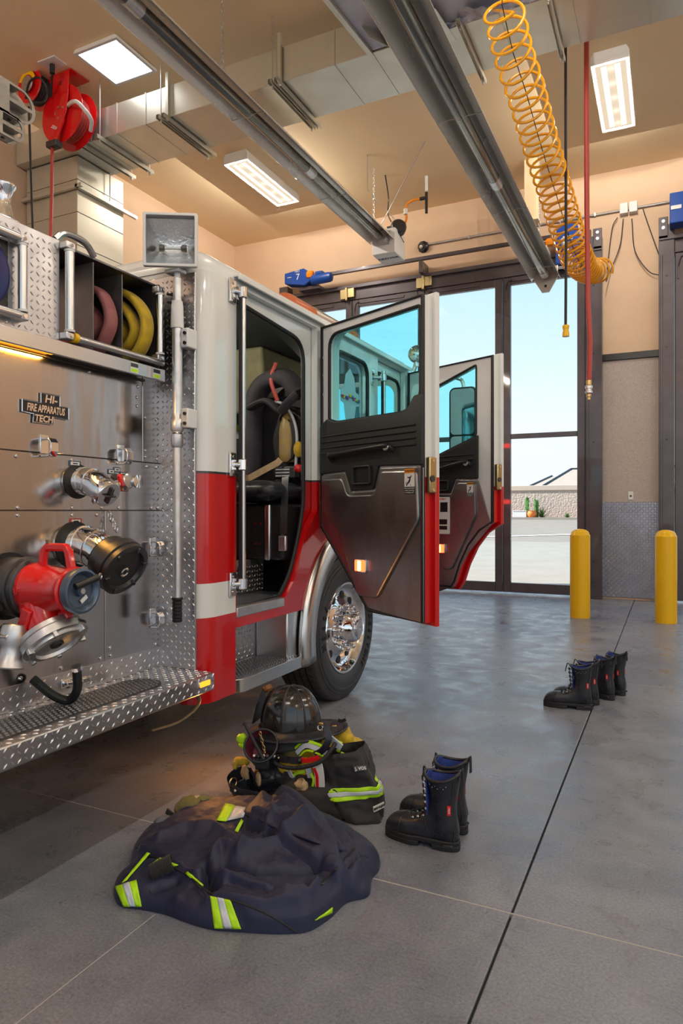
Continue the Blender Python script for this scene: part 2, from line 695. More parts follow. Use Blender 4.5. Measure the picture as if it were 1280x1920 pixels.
K['glass'] = pane_mat('clear_glass', (0.97, 0.99, 1.0))
K['tint'] = pane_mat('tinted_glass', (0.62, 0.95, 0.98))
K['lampw'] = mat('warm_diffuser', (0.9, 0.85, 0.75), 0.5, em=(1.0, 0.94, 0.84), es=9.0)
K['lampc'] = mat('skylight_diffuser', (0.9, 0.92, 0.95), 0.5, em=(0.95, 0.98, 1.0), es=2.5)
# ================================================================== THE SETTING
ZC = 6.30        # ceiling
YF = 10.80       # inside face of the wall with the bay doors
XL = -7.44       # left wall
XR = 12.2
YB = -6.0
# floor: slabs with open joints
floor = sroot('floor')
MB().bb(XL, XR, YB, YF + 0.3, -0.2, -0.016).build('floor_base', K['joint'], floor, 0)
ys = [YB, -4.5, -1.15, 2.225, 5.545, 8.9, YF + 0.3]
xs = [XL, -7.0, -3.75, -0.46, 2.85, 6.15, 9.45, XR]
for i in range(len(xs) - 1):
    for j in range(len(ys) - 1):
        g = 0.004
        MB().bb(xs[i] + g, xs[i + 1] - g, ys[j] + g * 0.5, ys[j + 1] - g * 0.5, -0.1, 0).build('slab', K['concrete'], floor, 0, bevel=0.003, seg=1)
# pale filler in the cross joints
for y in ys[1:-1]:
    MB().bb(XL, XR, y - 0.003, y + 0.003, -0.02, -0.0015).build('joint_filler', K['joint_pale'], floor, 0)
MB().bb(-1.4935, -1.4905, 0.4, 1.72, -0.01, 0.0006).build('saw_cut', K['joint_pale'], floor, 0)
struct(MB().bb(XL - 0.2, XR, YB, YF + 0.3, ZC, ZC + 0.2).build('ceiling', K['ceil'], None, 0))
struct(MB().bb(XL - 0.2, XL, YB, YF + 0.3, 0, ZC).build('wall_left', K['wall'], None, 0))
# unseen right and back walls; their wide openings are added to let daylight in
wr = MB().bb(XR, XR + 0.2, YB, YF + .3, 5.7, ZC)
for a, b in ((YB, -5.4), (-0.5, 0.3), (4.4, YF + .3)):
    wr.bb(XR, XR + 0.2, a, b, 0, 5.7)
struct(wr.build('wall_right', K['wall'], None, 0))
wb = MB()
wb.bb(XL, XR, YB - 0.2, YB, 5.7, ZC)
for a, b in ((XL, -6.9), (-1.2, -0.4), (5.2, 5.9), (11.5, XR)):
    wb.bb(a, b, YB - 0.2, YB, 0, 5.7)
struct(wb.build('wall_back', K['wall'], None, 0))
# far wall: pier between the bays, wall left of the left bay, head wall
wf = MB()
Y0, Y1 = YF, YF + 0.25
HD = 4.98
wf.bb(XL, -6.35, Y0, Y1, 0, HD)
wf.bb(-0.91, -0.13, Y0, Y1, 0, HD)
wf.bb(5.26, 5.70, Y0, Y1, 0, HD)
wf.bb(6.80, XR, Y0, Y1, 0, HD)
wf.bb(XL, XR, Y0, Y1, HD, ZC)
wall_far = struct(wf.build('wall_far', K['wall'], None, 0))
# wainscot of the pier: speckled board, dark rail, tread plate, socket
MB().bb(-0.905, -0.135, Y0 - 0.02, Y0 - .001, 1.42, 3.50).build('wall_board', K['stone'], wall_far, 0)
MB().bb(-0.905, -0.135, Y0 - 0.05, Y0 - .001, 3.50, 3.60).build('rail', K['black'], wall_far, bevel=0.006)
K['tread_dark'] = mat('worn_tread_plate', (0.34, 0.36, 0.42), 0.3, 1.0, c2=(0.26, 0.27, 0.32), ns=4, rr=0.42)
tp = MB().bb(-0.905, -0.135, Y0 - 0.028, Y0 - .001, 0.03, 1.42).build('tread_plate', K['tread_dark'], wall_far, 0)
MB().lugs((-0.905, Y0 - 0.0281, 0.03), (1, 0, 0), (0, 0, 1), 0.77, 1.39, pitch=0.036, ln=0.036, wd=0.012, lift=0.003).build('tread_lug', K['tread_dark'], tp, 0, kind='stuff')
so = MB().bb(-0.545, -0.475, Y0 - 0.03, Y0 - .021, 1.455, 1.575).build('socket_plate', K['whitem'], wall_far, bevel=0.003)
MB().cyl((-0.51, Y0 - 0.03, 1.51), (-0.51, Y0 - 0.036, 1.51), 0.014, n=12).build('socket_hole', K['black'], so)


# ---------------------------------------------------------------- folding bay doors
def hbar(mb, x0, x1, z0, z1, y0=10.68, y1=10.76):
    mb.bb(x0, x1, y0, y1, z0, z1)


def bay_door(name, xs_, jl, jr, lead=True):
    """xs_ = edges of the folding leaves; jl, jr = jambs"""
    r = sroot(name)
    for a, b in (jl, jr):
        j = MB().bb(a, b, 10.62, 10.80, 0, 5.32).build('jamb', K['bronze'], r, bevel=0.006)
        for zz in (0.25, 0.55, 2.3, 3.6, 4.6):
            MB().cyl(((a + b) / 2, 10.62, zz), ((a + b) / 2, 10.612, zz), 0.011, n=10).build('bolt', K['black'], j)
        MB().bb(a + 0.02, a + 0.05, 10.60, 10.62, 0.1, 4.9).build('jamb_channel', K['bronze'], j, bevel=0.004)
    h = MB().bb(jl[0], jr[1], 10.66, 10.80, 4.92, 5.16).build('header', K['bronze'], r, bevel=0.006)
    MB().bb(jl[0], jr[1], 10.60, 10.66, 5.10, 5.16).build('header_angle', K['bronze'], h, bevel=0.004)
    n = len(xs_) - 1
    for i in range(n):
        a, b = xs_[i] + 0.006, xs_[i + 1] - 0.006
        # stiles are wide where two leaves meet
        sl, sr = 0.115, 0.115
        lf = MB().bb(a, a + sl, 10.68, 10.76, 0.03, 4.92).build('leaf_stile', K['bronze'], r, bevel=0.008)
        MB().bb(b - sr, b, 10.68, 10.76, 0.03, 4.92).build('leaf_stile', K['bronze'], r, bevel=0.008)
        MB().bb(a + sl, b - sr, 10.68, 10.76, 0.03, 0.18).build('bottom_rail', K['bronze'], r, bevel=0.008)
        MB().bb(a + sl, b - sr, 10.68, 10.76, 4.80, 4.92).build('top_rail', K['bronze'], r, bevel=0.008)
        MB().bb(a + sl, b - sr, 10.685, 10.755, 2.41, 2.485).build('mid_rail', K['bronze'], r, bevel=0.006)
        for z0, z1 in ((0.18, 2.41), (2.485, 4.80)):
            MB().bb(a + sl, b - sr, 10.716, 10.724, z0, z1).build('pane', K['glass'], r, 0)
        MB().bb(a - 0.004, a + 0.006, 10.672, 10.68, 0.03, 4.9).build('edge_seal', K['seal'], r, 0)
        # cable covers and the cable loop at the top of the leaf
        c = MB().bb(a + 0.03, a + 0.055, 10.665, 10.68, 4.55, 4.72)
        c.bb(a + 0.15, b - 0.35, 10.665, 10.68, 4.84, 4.88)
        c.build('cable_cover', K['bronze'], r, bevel=0.003)
        MB().tube(spline([(a + 0.15, 10.672, 4.86), (a + 0.08, 10.668, 4.85), (a + 0.045, 10.668, 4.72)], 6), 0.006, 6).build('cable', K['seal'], r)
        if i in (1, 2):
            MB().tube(spline([(a + 0.045 if i == 2 else b - .045, 10.668, 4.55), (a + .02 if i == 2 else b - .02, 10.664, 4.1), ((a - 0.006) if i == 2 else b + .006, 10.66, 3.97)], 6), 0.005, 6).build('cable', K['seal'], r)
    # bottom hinge block at the jamb and a pull handle on the leading stile
    MB().bb(jr[0] - 0.12, jr[0] + 0.02, 10.58, 10.68, 0.32, 0.50).bb(jr[0] - 0.01, jr[0] + 0.07, 10.55, 10.62, 0.14, 0.50).build('pivot_block', K['black'], r, bevel=0.01)
    MB().bb(xs_[2] + 0.05, xs_[2] + 0.085, 10.655, 10.68, 1.38, 1.60).build('pull_handle', K['alu'], r, bevel=0.008)
    for xx in (jr[0] + 0.02, jr[0] + 0.17) if lead else (jl[0] + 0.06,):
        MB().bb(xx - 0.06, xx + 0.06, 10.60, 10.66, 5.12, 5.42).build('bracket', K['bronze'], r, bevel=0.005)
        for zz in (5.27, 5.36):
            MB().cyl((xx, 10.60, zz), (xx, 10.59, zz), 0.022, n=12).build('bracket_bolt', K['alu'], r)
    return r


bay_door('door_1', [-6.17, -4.93, -3.62, -2.345, -1.12], (-6.35, -6.17), (-1.12, -0.89))
bay_door('door_2', [0.06, 1.31, 2.57, 3.83, 5.08], (-0.14, 0.06), (5.08, 5.27), lead=False)
w1_ = sroot('window_1')
plate('window_frame', [(5.70, 0), (6.80, 0), (6.80, 4.98), (5.70, 4.98)], [[(5.78, .12), (6.72, .12), (6.72, 2.4), (5.78, 2.4)], [(5.78, 2.5), (6.72, 2.5), (6.72, 4.9), (5.78, 4.9)]], (0, 10.74, 0), (1, 0, 0), (0, 0, 1), .1, K['bronze'], w1_)
MB().bb(5.76, 6.74, 10.736, 10.744, .1, 4.92).build('pane', K['glass'], w1_, 0)
for xx in (-5.0, -3.62):
    MB().bb(xx - .12, xx - .02, 10.60, 10.66, 4.93, 5.1).bb(xx + .02, xx + .14, 10.60, 10.66, 4.95, 5.12).bb(xx - .02, xx + .02, 10.58, 10.64, 4.9, 5.12).build('hinge_bracket', K['gold'], bpy.data.objects['door_1'], bevel=0.006)

# ---------------------------------------------------------------- outside
def slope(y):
    return 0.0 if y < 12 else 0.029 * (y - 12)


K['drive'] = mat('pale_drive', (0.33, 0.295, 0.25), 0.8, c2=(0.29, 0.26, 0.22), ns=1.5, nd=8)
K['asphalt'] = mat('tan_asphalt', (0.27, 0.23, 0.19), 0.85, c2=(0.23, 0.195, 0.16), ns=2)  # tan asphalt with a mild random mottle
K['line'] = mat('road_paint', (0.70, 0.69, 0.67), 0.7)
K['block'] = mat('split_face_block', (0.58, 0.48, 0.40), 0.9, c2=(0.44, 0.36, 0.30), ns=7, nd=4, bump=0.9, bs=9, dist=0.06)
K['mulch'] = mat('red_mulch', (0.26, 0.10, 0.08), 0.9, c2=(0.36, 0.17, 0.13), ns=12)
K['rooft'] = mat('roof_tile', (0.42, 0.34, 0.27), 0.85, c2=(0.36, 0.29, 0.24), ns=8, bump=0.3, bs=10)
K['stucco'] = mat('stucco', (0.55, 0.46, 0.37), 0.9)
K['plant'] = mat('cactus_green', (0.05, 0.16, 0.04), 0.6, c2=(0.10, 0.26, 0.05), ns=14)
K['orangep'] = mat('orange_clay', (0.75, 0.22, 0.04), 0.6)


def ramp_quad(mb, x0, x1, y0, y1, dz=0.0):
    mb.add([(x0, y0, slope(y0) + dz), (x1, y0, slope(y0) + dz), (x1, y1, slope(y1) + dz), (x0, y1, slope(y1) + dz)], [(0, 1, 2, 3)])


g = MB()
ramp_quad(g, -60, 60, YF + .3, 12, -0.01)
ramp_quad(g, -60, 60, 12, 22.5, -0.01)
struct(g.build('driveway', K['drive'], None, 0))
g = MB()
ramp_quad(g, -70, 70, 22.5, 44, -0.012)
struct(g.build('road', K['asphalt'], None, 0))
g = MB().bb(-60, 60, -40, YB - .2, -0.12, -0.01)
struct(g.build('back_yard', K['drive'], None, 0))
g = MB().bb(XR + .2, 60, YB - .2, YF + .3, -0.12, -0.01)
struct(g.build('side_yard', K['drive'], None, 0))
for i, (x0, y0, x1, y1, w) in enumerate(((-6, 24.2, 3.4, 31.5, 0.35), (-0.8, 26.2, 8, 27.2, 0.9), (-1.4, 23.2, 8, 24.0, 0.9), (2.0, 30, 9, 31, .9))):
    d = Vector((x1 - x0, y1 - y0, 0)).normalized()
    nn = Vector((-d.y, d.x, 0)) * w / 2
    q = [Vector((x0, y0, 0)) - nn, Vector((x1, y1, 0)) - nn, Vector((x1, y1, 0)) + nn, Vector((x0, y0, 0)) + nn]
    m_ = MB()
    m_.add([(p.x, p.y, slope(p.y) + 0.004) for p in q], [(0, 1, 2, 3)])
    struct(m_.build('trim_%d' % (i + 1), K['line'], None, 0))
YW = 41.0
gz = slope(YW)
bw = struct(MB().bb(-60, 60, YW, YW + 0.3, gz - .3, gz + 1.62).build('wall_outer', K['block'], None, 0))
MB().bb(-60, 60, YW - 0.06, YW + 0.36, gz + 1.62, gz + 1.92).build('coping', K['stucco'], bw, bevel=0.02)
struct(MB().bb(-60, 60, YW - 1.6, YW, gz - .3, gz + 0.05).build('planting_bed', K['mulch'], None, 0))
struct(MB().bb(-60, 60, YW - 1.75, YW - 1.6, gz - .3, gz + 0.07).build('kerb', K['drive'], None, 0))
hr = thing('house', 'tan hip roofed house rising behind the block wall outside', 'house', (1.5, 60, 0))
hx = 2.4
MB().bb(-2.2, 14, 57.5, 70, 0, 3.4).build('house_wall', K['stucco'], hr, 0)


def hiproof(mb, x0, x1, y0, y1, z0, z1, hx0, hx1):
    ym = (y0 + y1) / 2
    mb.add([(x0, y0, z0), (x1, y0, z0), (x1, y1, z0), (x0, y1, z0), (hx0, ym, z1), (hx1, ym, z1), (x0, y0, z0 - .25), (x1, y0, z0 - .25), (x1, y1, z0 - .25), (x0, y1, z0 - .25)],
           [(0, 1, 5, 4), (1, 2, 5), (2, 3, 4, 5), (3, 0, 4), (6, 7, 1, 0), (7, 8, 2, 1), (8, 9, 3, 2), (9, 6, 0, 3), (9, 8, 7, 6)])


RA, RE = U(1070, 880, Y=63), U(1010, 916, Y=56)
RA2, RE2 = U(1034, 893, Y=68), U(984, 916, Y=62)
rf = MB()
hiproof(rf, RE.x, 15, 56, 70, RE.z, RA.z, RA.x, 9)
rfo = rf.build('roof', K['rooft'], hr, 0)
rf = MB()
hiproof(rf, RE2.x, 6, 62, 74, RE2.z, RA2.z, RA2.x, 3)
rf.build('roof', K['rooft'], hr, 0)
for p0, p1 in ((RE, RA), (RE2, RA2), ((15, 56, RE.z), (9, 63, RA.z)), (RA, (9, 63, RA.z))):
    MB().tube([p0, p1], 0.12, 6).build('ridge_cap', K['black'], hr)
random.seed(3)
# planting against the block wall
def shrub(name, label, px_, h, kind):
    base = U(px_, 970, Y=YW - 0.9)
    base.z = gz + 0.05
    t = thing(name, label, 'plant', base)
    m_ = MB()
    lf = MB()
    if kind == 'col':
        for s in range(7):
            a = random.uniform(0, 6.28)
            rr = random.uniform(0.02, 0.14)
            x, y = base.x + rr * math.cos(a), base.y + rr * math.sin(a)
            hh = h * random.uniform(0.8, 1.0)
            m_.tube([(x, y, base.z), (x + random.uniform(-.03, .03), y, base.z + hh)], 0.045, 6)
            for q in range(16):
                z = base.z + hh * (0.15 + 0.85 * q / 16)
                b_ = random.uniform(0, 6.28)
                l_ = random.uniform(.07, .13)
                lf.add([(x, y, z), (x + l_ * math.cos(b_), y + l_ * math.sin(b_), z + .05), (x + .01, y, z + .09)], [(0, 1, 2)])
    else:
        for s in range(70):
            a = random.uniform(0, 6.28)
            e_ = random.uniform(0.1, 1.3)
            l_ = h * random.uniform(.6, 1)
            d = Vector((math.cos(a) * math.cos(e_), math.sin(a) * math.cos(e_), math.sin(e_)))
            sd = Vector((-math.sin(a), math.cos(a), 0)) * 0.035
            lf.add([base - sd, base + sd, base + d * l_], [(0, 1, 2)])
        m_.tube([base, base + Vector((0, 0, h * .4))], 0.04, 6)
    m_.build('stem', K['plant'], t)
    lf.build('foliage', K['plant'], t, 0, kind='stuff')
    return t


shrub('columnar_plant', 'narrow upright green plant at the block wall, left of the orange pot', 989, 1.15, 'col')
shrub('columnar_plant', 'fuller green plant at the block wall, right of the orange pot', 1005, 1.15, 'col')
shrub('spiky_plant', 'low spiky green plant with long side leaves at the block wall', 1016, 0.85, 'spk')
shrub('low_shrub', 'small round shrub in the red mulch outside', 1063, 0.38, 'spk')
p = U(997, 970, Y=YW - 1.4)
p.z = gz + .05
pot = thing('clay_pot', 'orange clay pot before the block wall outside', 'pot', p)
MB().lathe([(0.14, 0), (0.24, 0.10), (0.27, 0.24), (0.22, 0.36), (0.25, 0.40), (0.2, 0.38)], p, (0, 0, 1), 14).build('pot_body', K['orangep'], pot)
p = U(977, 970, Y=YW - 1.3)
p.z = gz + .05
ub = thing('utility_box', 'low white utility box on the ground before the block wall', 'box', p)
MB().bb(p.x - .45, p.x + .32, p.y - .2, p.y + .2, p.z, p.z + 0.36).build('box_body', K['line'], ub, bevel=0.02)
MB().bb(p.x - .47, p.x + .34, p.y - .22, p.y + .22, p.z + .36, p.z + 0.40).build('box_lid', K['line'], ub, bevel=0.01)


# ---------------------------------------------------------------- bollards
def bollard(x, y, label):
    t = thing('bollard', label, 'bollard', (x, y, 0), 'yellow bollards by the bay doors')
    MB().lathe([(0.118, 0), (0.118, 1.0), (0.112, 1.005), (0.1, 1.04), (0.075, 1.06), (0.04, 1.072), (0, 1.076)], (x, y, 0), (0, 0, 1), 32).build('sleeve', K['yellow'], t, 50)
    MB().lathe([(0.1, 0), (0.1, 0.9)], (x, y, 0), (0, 0, 1), 20).build('core_pipe', K['black'], t, 50)
    return t


bollard(-0.984, 8.76, 'yellow bollard before the dark jamb beside the glass bay door')
bollard(-0.039, 8.77, 'yellow bollard at the right, before the second bay')
# ================================================================== CEILING
TUBE_W = 11.0


def troffer(x0, x1, y0, y1, label, group, mlamp, hang=0.13, seen=True):
    t = thing('ceiling_light', label, 'light', ((x0 + x1) / 2, (y0 + y1) / 2, ZC), group)
    zb = ZC - hang
    h = MB()
    # housing with chamfered long edges
    pr = [(x0 + 0.03, 0), (x1 - 0.03, 0), (x1, -hang * 0.45), (x1, -hang), (x0, -hang), (x0, -hang * 0.45)]
    h.prism([(p[0], p[1]) for p in pr], (0, y1, ZC - 0.001), (1, 0, 0), (0, 0, 1), y1 - y0)
    h.build('housing', K['whitem'], t, bevel=0.006)
    fr = 0.035
    plate('frame', [(x0, y0), (x1, y0), (x1, y1), (x0, y1)], [[(x0 + fr, y0 + fr), (x1 - fr, y0 + fr), (x1 - fr, y1 - fr), (x0 + fr, y1 - fr)]], (0, 0, zb - 0.008), (1, 0, 0), (0, 1, 0), 0.016, K['whitem'], t)
    d = MB().bb(x0 + fr, x1 - fr, y0 + fr, y1 - fr, zb - 0.006, zb - 0.002).build('diffuser', mlamp, t, 0)
    if hang > .1:
        for k in (.1, .3, .5, .7, .9):
            pl_ = bpy.data.lights.new('tube_light', 'POINT')
            pl_.energy = TUBE_W
            pl_.color = (1.0, .91, .78)
            pl_.shadow_soft_size = 0.0
            po_ = bpy.data.objects.new('tube_light', pl_)
            COL.objects.link(po_)
            po_.location = ((x0 + x1) / 2, y0 + (y1 - y0) * k, zb - .06)
    if seen:
        w = x1 - x0
        for k in (0.32, 0.68):
            MB().bb(x0 + w * k - 0.03, x0 + w * k + 0.03, y0 + 0.08, y1 - 0.08, zb - 0.009, zb - 0.0062).build('tube_glow', K['tubeglow'], d, 0)
    return t


K['tubeglow'] = mat('tube_glow', (0.002, .002, .002), 1.0, spec=0.0, em=(1.0, 0.88, 0.70), es=0.55)
K['lampv'] = mat('frosted_diffuser', (0.002, 0.002, 0.002), 1.0, spec=0.0, em=(1.0, 0.80, 0.58), es=0.32)
troffer(-5.65, -5.25, 7.93, 9.39, 'lit ceiling light over the cab roof, beside the heater tube', 'fluorescent ceiling lights', K['lampv'])
troffer(-0.78, -0.39, 7.91, 9.37, 'lit ceiling light above the red hose, right of the coil', 'fluorescent ceiling lights', K['lampv'])
for x in (-5.45, -0.58, 4.3, 9.2):  # unseen fixtures added to brighten the room
    for y in (-4.0, 0.0, 4.0, 8.65):
        if ((y < 6 or x > 3) and (x, y) != (-5.45, 4.0)):
            troffer(x - .2, x + .2, y - .73, y + .73, 'added ceiling light outside the picture, brightening the bays', 'added ceiling lights over the unseen part of the bays', K['lampv'])
sk = troffer(-5.83, -5.22, 5.42, 6.05, 'bright white square skylight panel above the red reel', 'skylights', K['lampc'], hang=0.03, seen=False)

# ------------------------------------------------------------- main duct
t = thing('air_duct', 'galvanised rectangular air duct crossing below the ceiling', 'duct', (-3, 6.3, 5.65))
DZ0, DZ1, DY0, DY1 = 5.65, 6.0, 5.98, 6.70
x = XL
k = 0
xsd = [-7.42, -6.15, -5.75, -5.32, -4.93, -4.25, -3.55, -2.95, -2.55, -1.95, -1.35, -0.75, -0.15, 0.45, 1.65, 2.9, 4.2]
for a, b in zip(xsd[:-1], xsd[1:]):
    MB().bb(a + 0.0015, b - 0.0015, DY0, DY1, DZ0, DZ1).build('duct_section', K['galv'], t, 0, bevel=0.004, seg=1)
    MB().bb(b - 0.005, b + 0.005, DY0 - 0.006, DY1 + 0.006, DZ0 - 0.006, DZ1 + 0.006).build('seam', K['galv'], t, 0)
# riser at the left wall
for z0, z1 in ((4.55, 4.95), (4.955, 5.35), (5.355, 5.64), (3.6, 4.545), (2.6, 3.595)):
    MB().bb(-7.40, -6.52, 6.12, 6.9, z0, z1).build('riser_section', K['galv'], t, 0, bevel=0.004, seg=1)
# plenum wrapped in foil, toward the camera
pl = MB()
v_ = [(-2.55, DY0 - .002, 5.66), (-0.85, DY0 - .002, 5.66), (-1.0, 3.6, 5.66), (-2.75, 3.6, 5.66)]
pl.add(v_ + [(p[0], p[1], 6.18) for p in v_], [(0, 1, 2, 3), (7, 6, 5, 4), (0, 4, 5, 1), (1, 5, 6, 2), (2, 6, 7, 3), (3, 7, 4, 0)])
plo = pl.build('plenum', K['foil'], t, bevel=0.02)
MB().tube([(-2.0, DY0 - .01, 5.655), (-2.1, 3.6, 5.655)], 0.012, 6).build('wrap_seam', K['foil'], plo)
MB().box((-2.66, 4.78, 5.67), (0.05, 2.4, 0.09), Matrix.Rotation(math.radians(-4.7), 3, 'Z')).build('flange', K['galv'], plo, bevel=0.004)
rg = MB()
random.seed(5)
rg.grid(lambda a, b: Vector((-1.95 + 1.15 * a, DY0 - 0.02 - 0.05 * b + 0.02 * mnoise.noise((a * 12, b * 3, 1)), 5.66 - 0.03 * math.sin(b * PI) + 0.02 * mnoise.noise((a * 14, b * 4, 7)))), 40, 6)
rg.build('torn_wrap', K['foil'], plo, 60)
rg = MB()
rg.grid(lambda a, b: Vector((-1.60 + 0.35 * a + 0.03 * mnoise.noise((a * 4, b * 5, 2)), 5.75 + 0.18 * b, 5.62 - 0.10 * a * (1 - b) + 0.05 * mnoise.noise((a * 5, b * 5, 3)))), 14, 10)
rg.build('torn_wrap', K['foil'], plo, 60)
# turning vanes hanging out of the open end of the plenum
for (q, n_) in ((((-2.50, 5.62, 5.66), (-2.42, 5.60, 5.52), (-2.22, 5.88, 5.50), (-2.28, 5.92, 5.66)), 1), (((-2.36, 5.7, 5.66), (-2.28, 5.72, 5.48), (-2.02, 5.98, 5.52), (-2.1, 5.98, 5.66)), 2), (((-2.28, 5.85, 5.62), (-2.2, 5.86, 5.44), (-2.05, 6.1, 5.40), (-2.12, 6.12, 5.60)), 3), (((-2.2, 5.5, 5.655), (-1.8, 5.6, 5.58), (-1.75, 6.05, 5.58), (-2.1, 6.05, 5.62)), 4)):
    m_ = MB()
    qv = [Vector(p) for p in q]
    nn = (qv[1] - qv[0]).cross(qv[2] - qv[0]).normalized() * 0.004
    m_.add(qv + [p + nn for p in qv], [(3, 2, 1, 0), (4, 5, 6, 7), (0, 1, 5, 4), (1, 2, 6, 5), (2, 3, 7, 6), (3, 0, 4, 7)])
    m_.build('deflector', K['galv'], plo, 0)


# trapeze hangers under the duct
def hanger(x, label, two=False, rod=True):
    t = thing('strut_hanger', label, 'hanger', (x, 6.3, 5.6), 'strut hangers carrying the duct')
    ch = MB()
    for dx in ((0, 0.07) if two else (0,)):
        ch.bb(x + dx - .021, x + dx - .017, DY0 - 0.12, DY1 + .12, 5.59, 5.635).bb(x + dx + .017, x + dx + .021, DY0 - 0.12, DY1 + .12, 5.59, 5.635).bb(x + dx - .017, x + dx + .017, DY0 - .12, DY1 + .12, 5.631, 5.635)
    ch.build('channel', K['galv'], t, 0)
    for y in (DY0 - 0.06, DY1 + 0.06):
        MB().cyl((x, y, 5.55), (x, y, ZC), 0.006, n=8).build('threaded_rod', K['alu'], t)
        MB().cyl((x, y, 5.57), (x, y, 5.59), 0.014, n=6).build('nut', K['galv'], t)
    if two:
        MB().bb(x + .05, x + .09, DY0 - 0.05, DY0 - .012, 5.6, 6.12).build('strut_post', K['galv'], t, 0, bevel=0.003)
    return t


hanger(-5.05, 'single strut hanger under the duct, beside the skylight', two=True)
hanger(-3.62, 'strut hanger with two channels under the duct, between the heater tubes', two=True)
hanger(-1.68, 'strut hanger under the duct, left of the coiled hose')
hanger(-0.92, 'strut hanger under the duct, right of the coiled hose')
hanger(-6.25, 'strut hanger under the duct end, below the hose reel')
hanger(-5.95, 'second strut hanger below the hose reel')
t = thing('strut_channel', 'strut channel clamped round the duct riser at the left wall', 'strut', (-7, 6.05, 5.2))
MB().bb(-7.45, -6.40, 6.06, 6.10, 5.22, 5.262).build('channel', K['galv'], t, bevel=0.003)
MB().bb(-6.50, -6.46, 6.06, 7.1, 5.22, 5.262).build('channel', K['galv'], t, bevel=0.003)
MB().cyl((-6.48, 6.62, 5.26), (-6.48, 6.62, 5.64), 0.006, n=8).build('threaded_rod', K['alu'], t)


# ------------------------------------------------------------- radiant heater tubes
def heater(name, label, xc, zt, y0, y1, flip=1):
    t = thing(name, label, 'heater', (xc, (y0 + y1) / 2, zt))
    # folded reflector, open below
    w, h = 0.20, 0.15
    pr = [(-w, -0.01), (-w + 0.012, 0.012), (-0.07, h), (0.07, h), (w - 0.012, 0.012), (w, -0.01)]
    th = 0.003
    prof = [(p[1] + zt * 0, p[0]) for p in pr] + [(p[1] + th, p[0] * 1.02) for p in reversed(pr)]
    nseg = max(1, int((y1 - y0) / 2.4))
    for k in range(nseg):
        a = y0 + (y1 - y0) * k / nseg
        b = y0 + (y1 - y0) * (k + 1) / nseg + 0.03
        m_ = MB()
        m_.sweep([(xc, a, zt), (xc, b, zt + 0.0015 * (k % 2))], prof, up=(0, 0, 1))
        m_.build('reflector', K['refl'], t, 20)
    L_ = y0
    while L_ < y1 - 0.2:
        e_ = min(L_ + 3.0, y1 - 0.05)
        MB().cyl((xc, L_, zt + 0.035), (xc, e_, zt + 0.035), 0.058, n=24).build('burner_tube', K['tubesteel'], t)
        MB().cyl((xc, e_ - .06, zt + 0.035), (xc, e_ + .12, zt + 0.035), 0.0615, n=24).build('tube_coupling', K['alu'], t)
        L_ += 3.0
    y = y0 + 0.7
    while y < y1:
        MB().tube(spline([(xc - w, y, zt - 0.005), (xc - 0.06, y, zt + 0.0), (xc, y, zt - 0.022), (xc + 0.06, y, zt + 0.0), (xc + w, y, zt - 0.005)], 5), 0.005, 6).build('wire_bracket', K['alu'], t)
        MB().tube([(xc - w, y, zt), (xc - .04, y, zt + 0.20), (xc + .04, y, zt + .20), (xc + w, y, zt)], 0.004, 6).build('hanger_wire', K['alu'], t)
        y += 2.0
    return t


K['refl'] = mat('reflector_aluminium', (0.80, 0.77, 0.70), 0.22, 0.4, c2=(0.74, 0.71, 0.65), ns=3, st=(1, .2, 1), rr=0.30)
K['tubesteel'] = mat('heat_tinted_steel', (0.30, 0.29, 0.24), 0.16, 1.0, c2=(0.18, 0.17, 0.16), ns=2.5, st=(1, .4, 1), rr=0.3)
h1 = heater('radiant_heater', 'long radiant tube heater ending in the white burner box', -3.9, 5.35, 1.2, 9.55)


def chain(mb, p0, p1, link=0.05):
    p0, p1 = Vector(p0), Vector(p1)
    n = max(2, int((p1 - p0).length / (link * 0.75)))
    for i in range(n):
        c = p0.lerp(p1, (i + 0.5) / n)
        a = min(0.013, link * .28)
        ph = (i % 2) * PI / 2
        pts = []
        for k in range(8):
            q = 2 * PI * k / 8
            pts.append(c + Vector((math.cos(ph) * a * math.cos(q), math.sin(ph) * a * math.cos(q), link * 0.5 * math.sin(q))))
        mb.tube(pts, min(0.004, link * .09), 5, closed=True)


for y in (5.46, 3.4, 9.2):
    m_ = MB()
    chain(m_, (-3.9, y, 5.56), (-3.9, y, ZC))
    m_.build('chain', K['alu'], h1)
# burner box
bx = MB().bb(-4.05, -3.68, 9.5, 9.92, 5.15, 5.52).build('burner_box', K['whitem'], h1, bevel=0.012)
text('maker_name', 'REZNOR', 0.085, (-3.865, 9.71, 5.1485), (1, 0, 0), (0, -1, 0), K['black'], bx, 0.002, bold=.002)
MB().cyl((-3.87, 9.42, 5.385), (-3.87, 9.5, 5.385), 0.075, n=20).bb(-3.97, -3.77, 9.485, 9.5, 5.28, 5.48).build('tube_flange', K['alu'], bx)
MB().lathe([(0.11, 0), (0.12, 0.03), (0.12, 0.12), (0.1, 0.15)], (-3.74, 9.75, 5.56), (0.5, -0.8, 0.2), 18).bb(-3.86, -3.72, 9.62, 9.78, 5.52, 5.6).build('blower', K['dgrey'], bx)
MB().tube([(-3.72, 9.66, 5.56), (-3.62, 9.72, 5.35)], 0.006, 6).build('air_line', K['black'], bx)
MB().tube(spline([(-3.66, 9.75, 5.58), (-3.60, 9.76, 5.72), (-3.60, 9.76, 5.92), (-3.5, 9.76, 5.98), (-3.36, 9.76, 5.98)], 8), 0.018, 8).build('gas_connector', K['orange2'], bx)
MB().cyl((-3.60, 9.73, 5.78), (-3.60, 9.73, 5.86), 0.03, n=10).build('tag_sleeve', K['whitem'], bx)
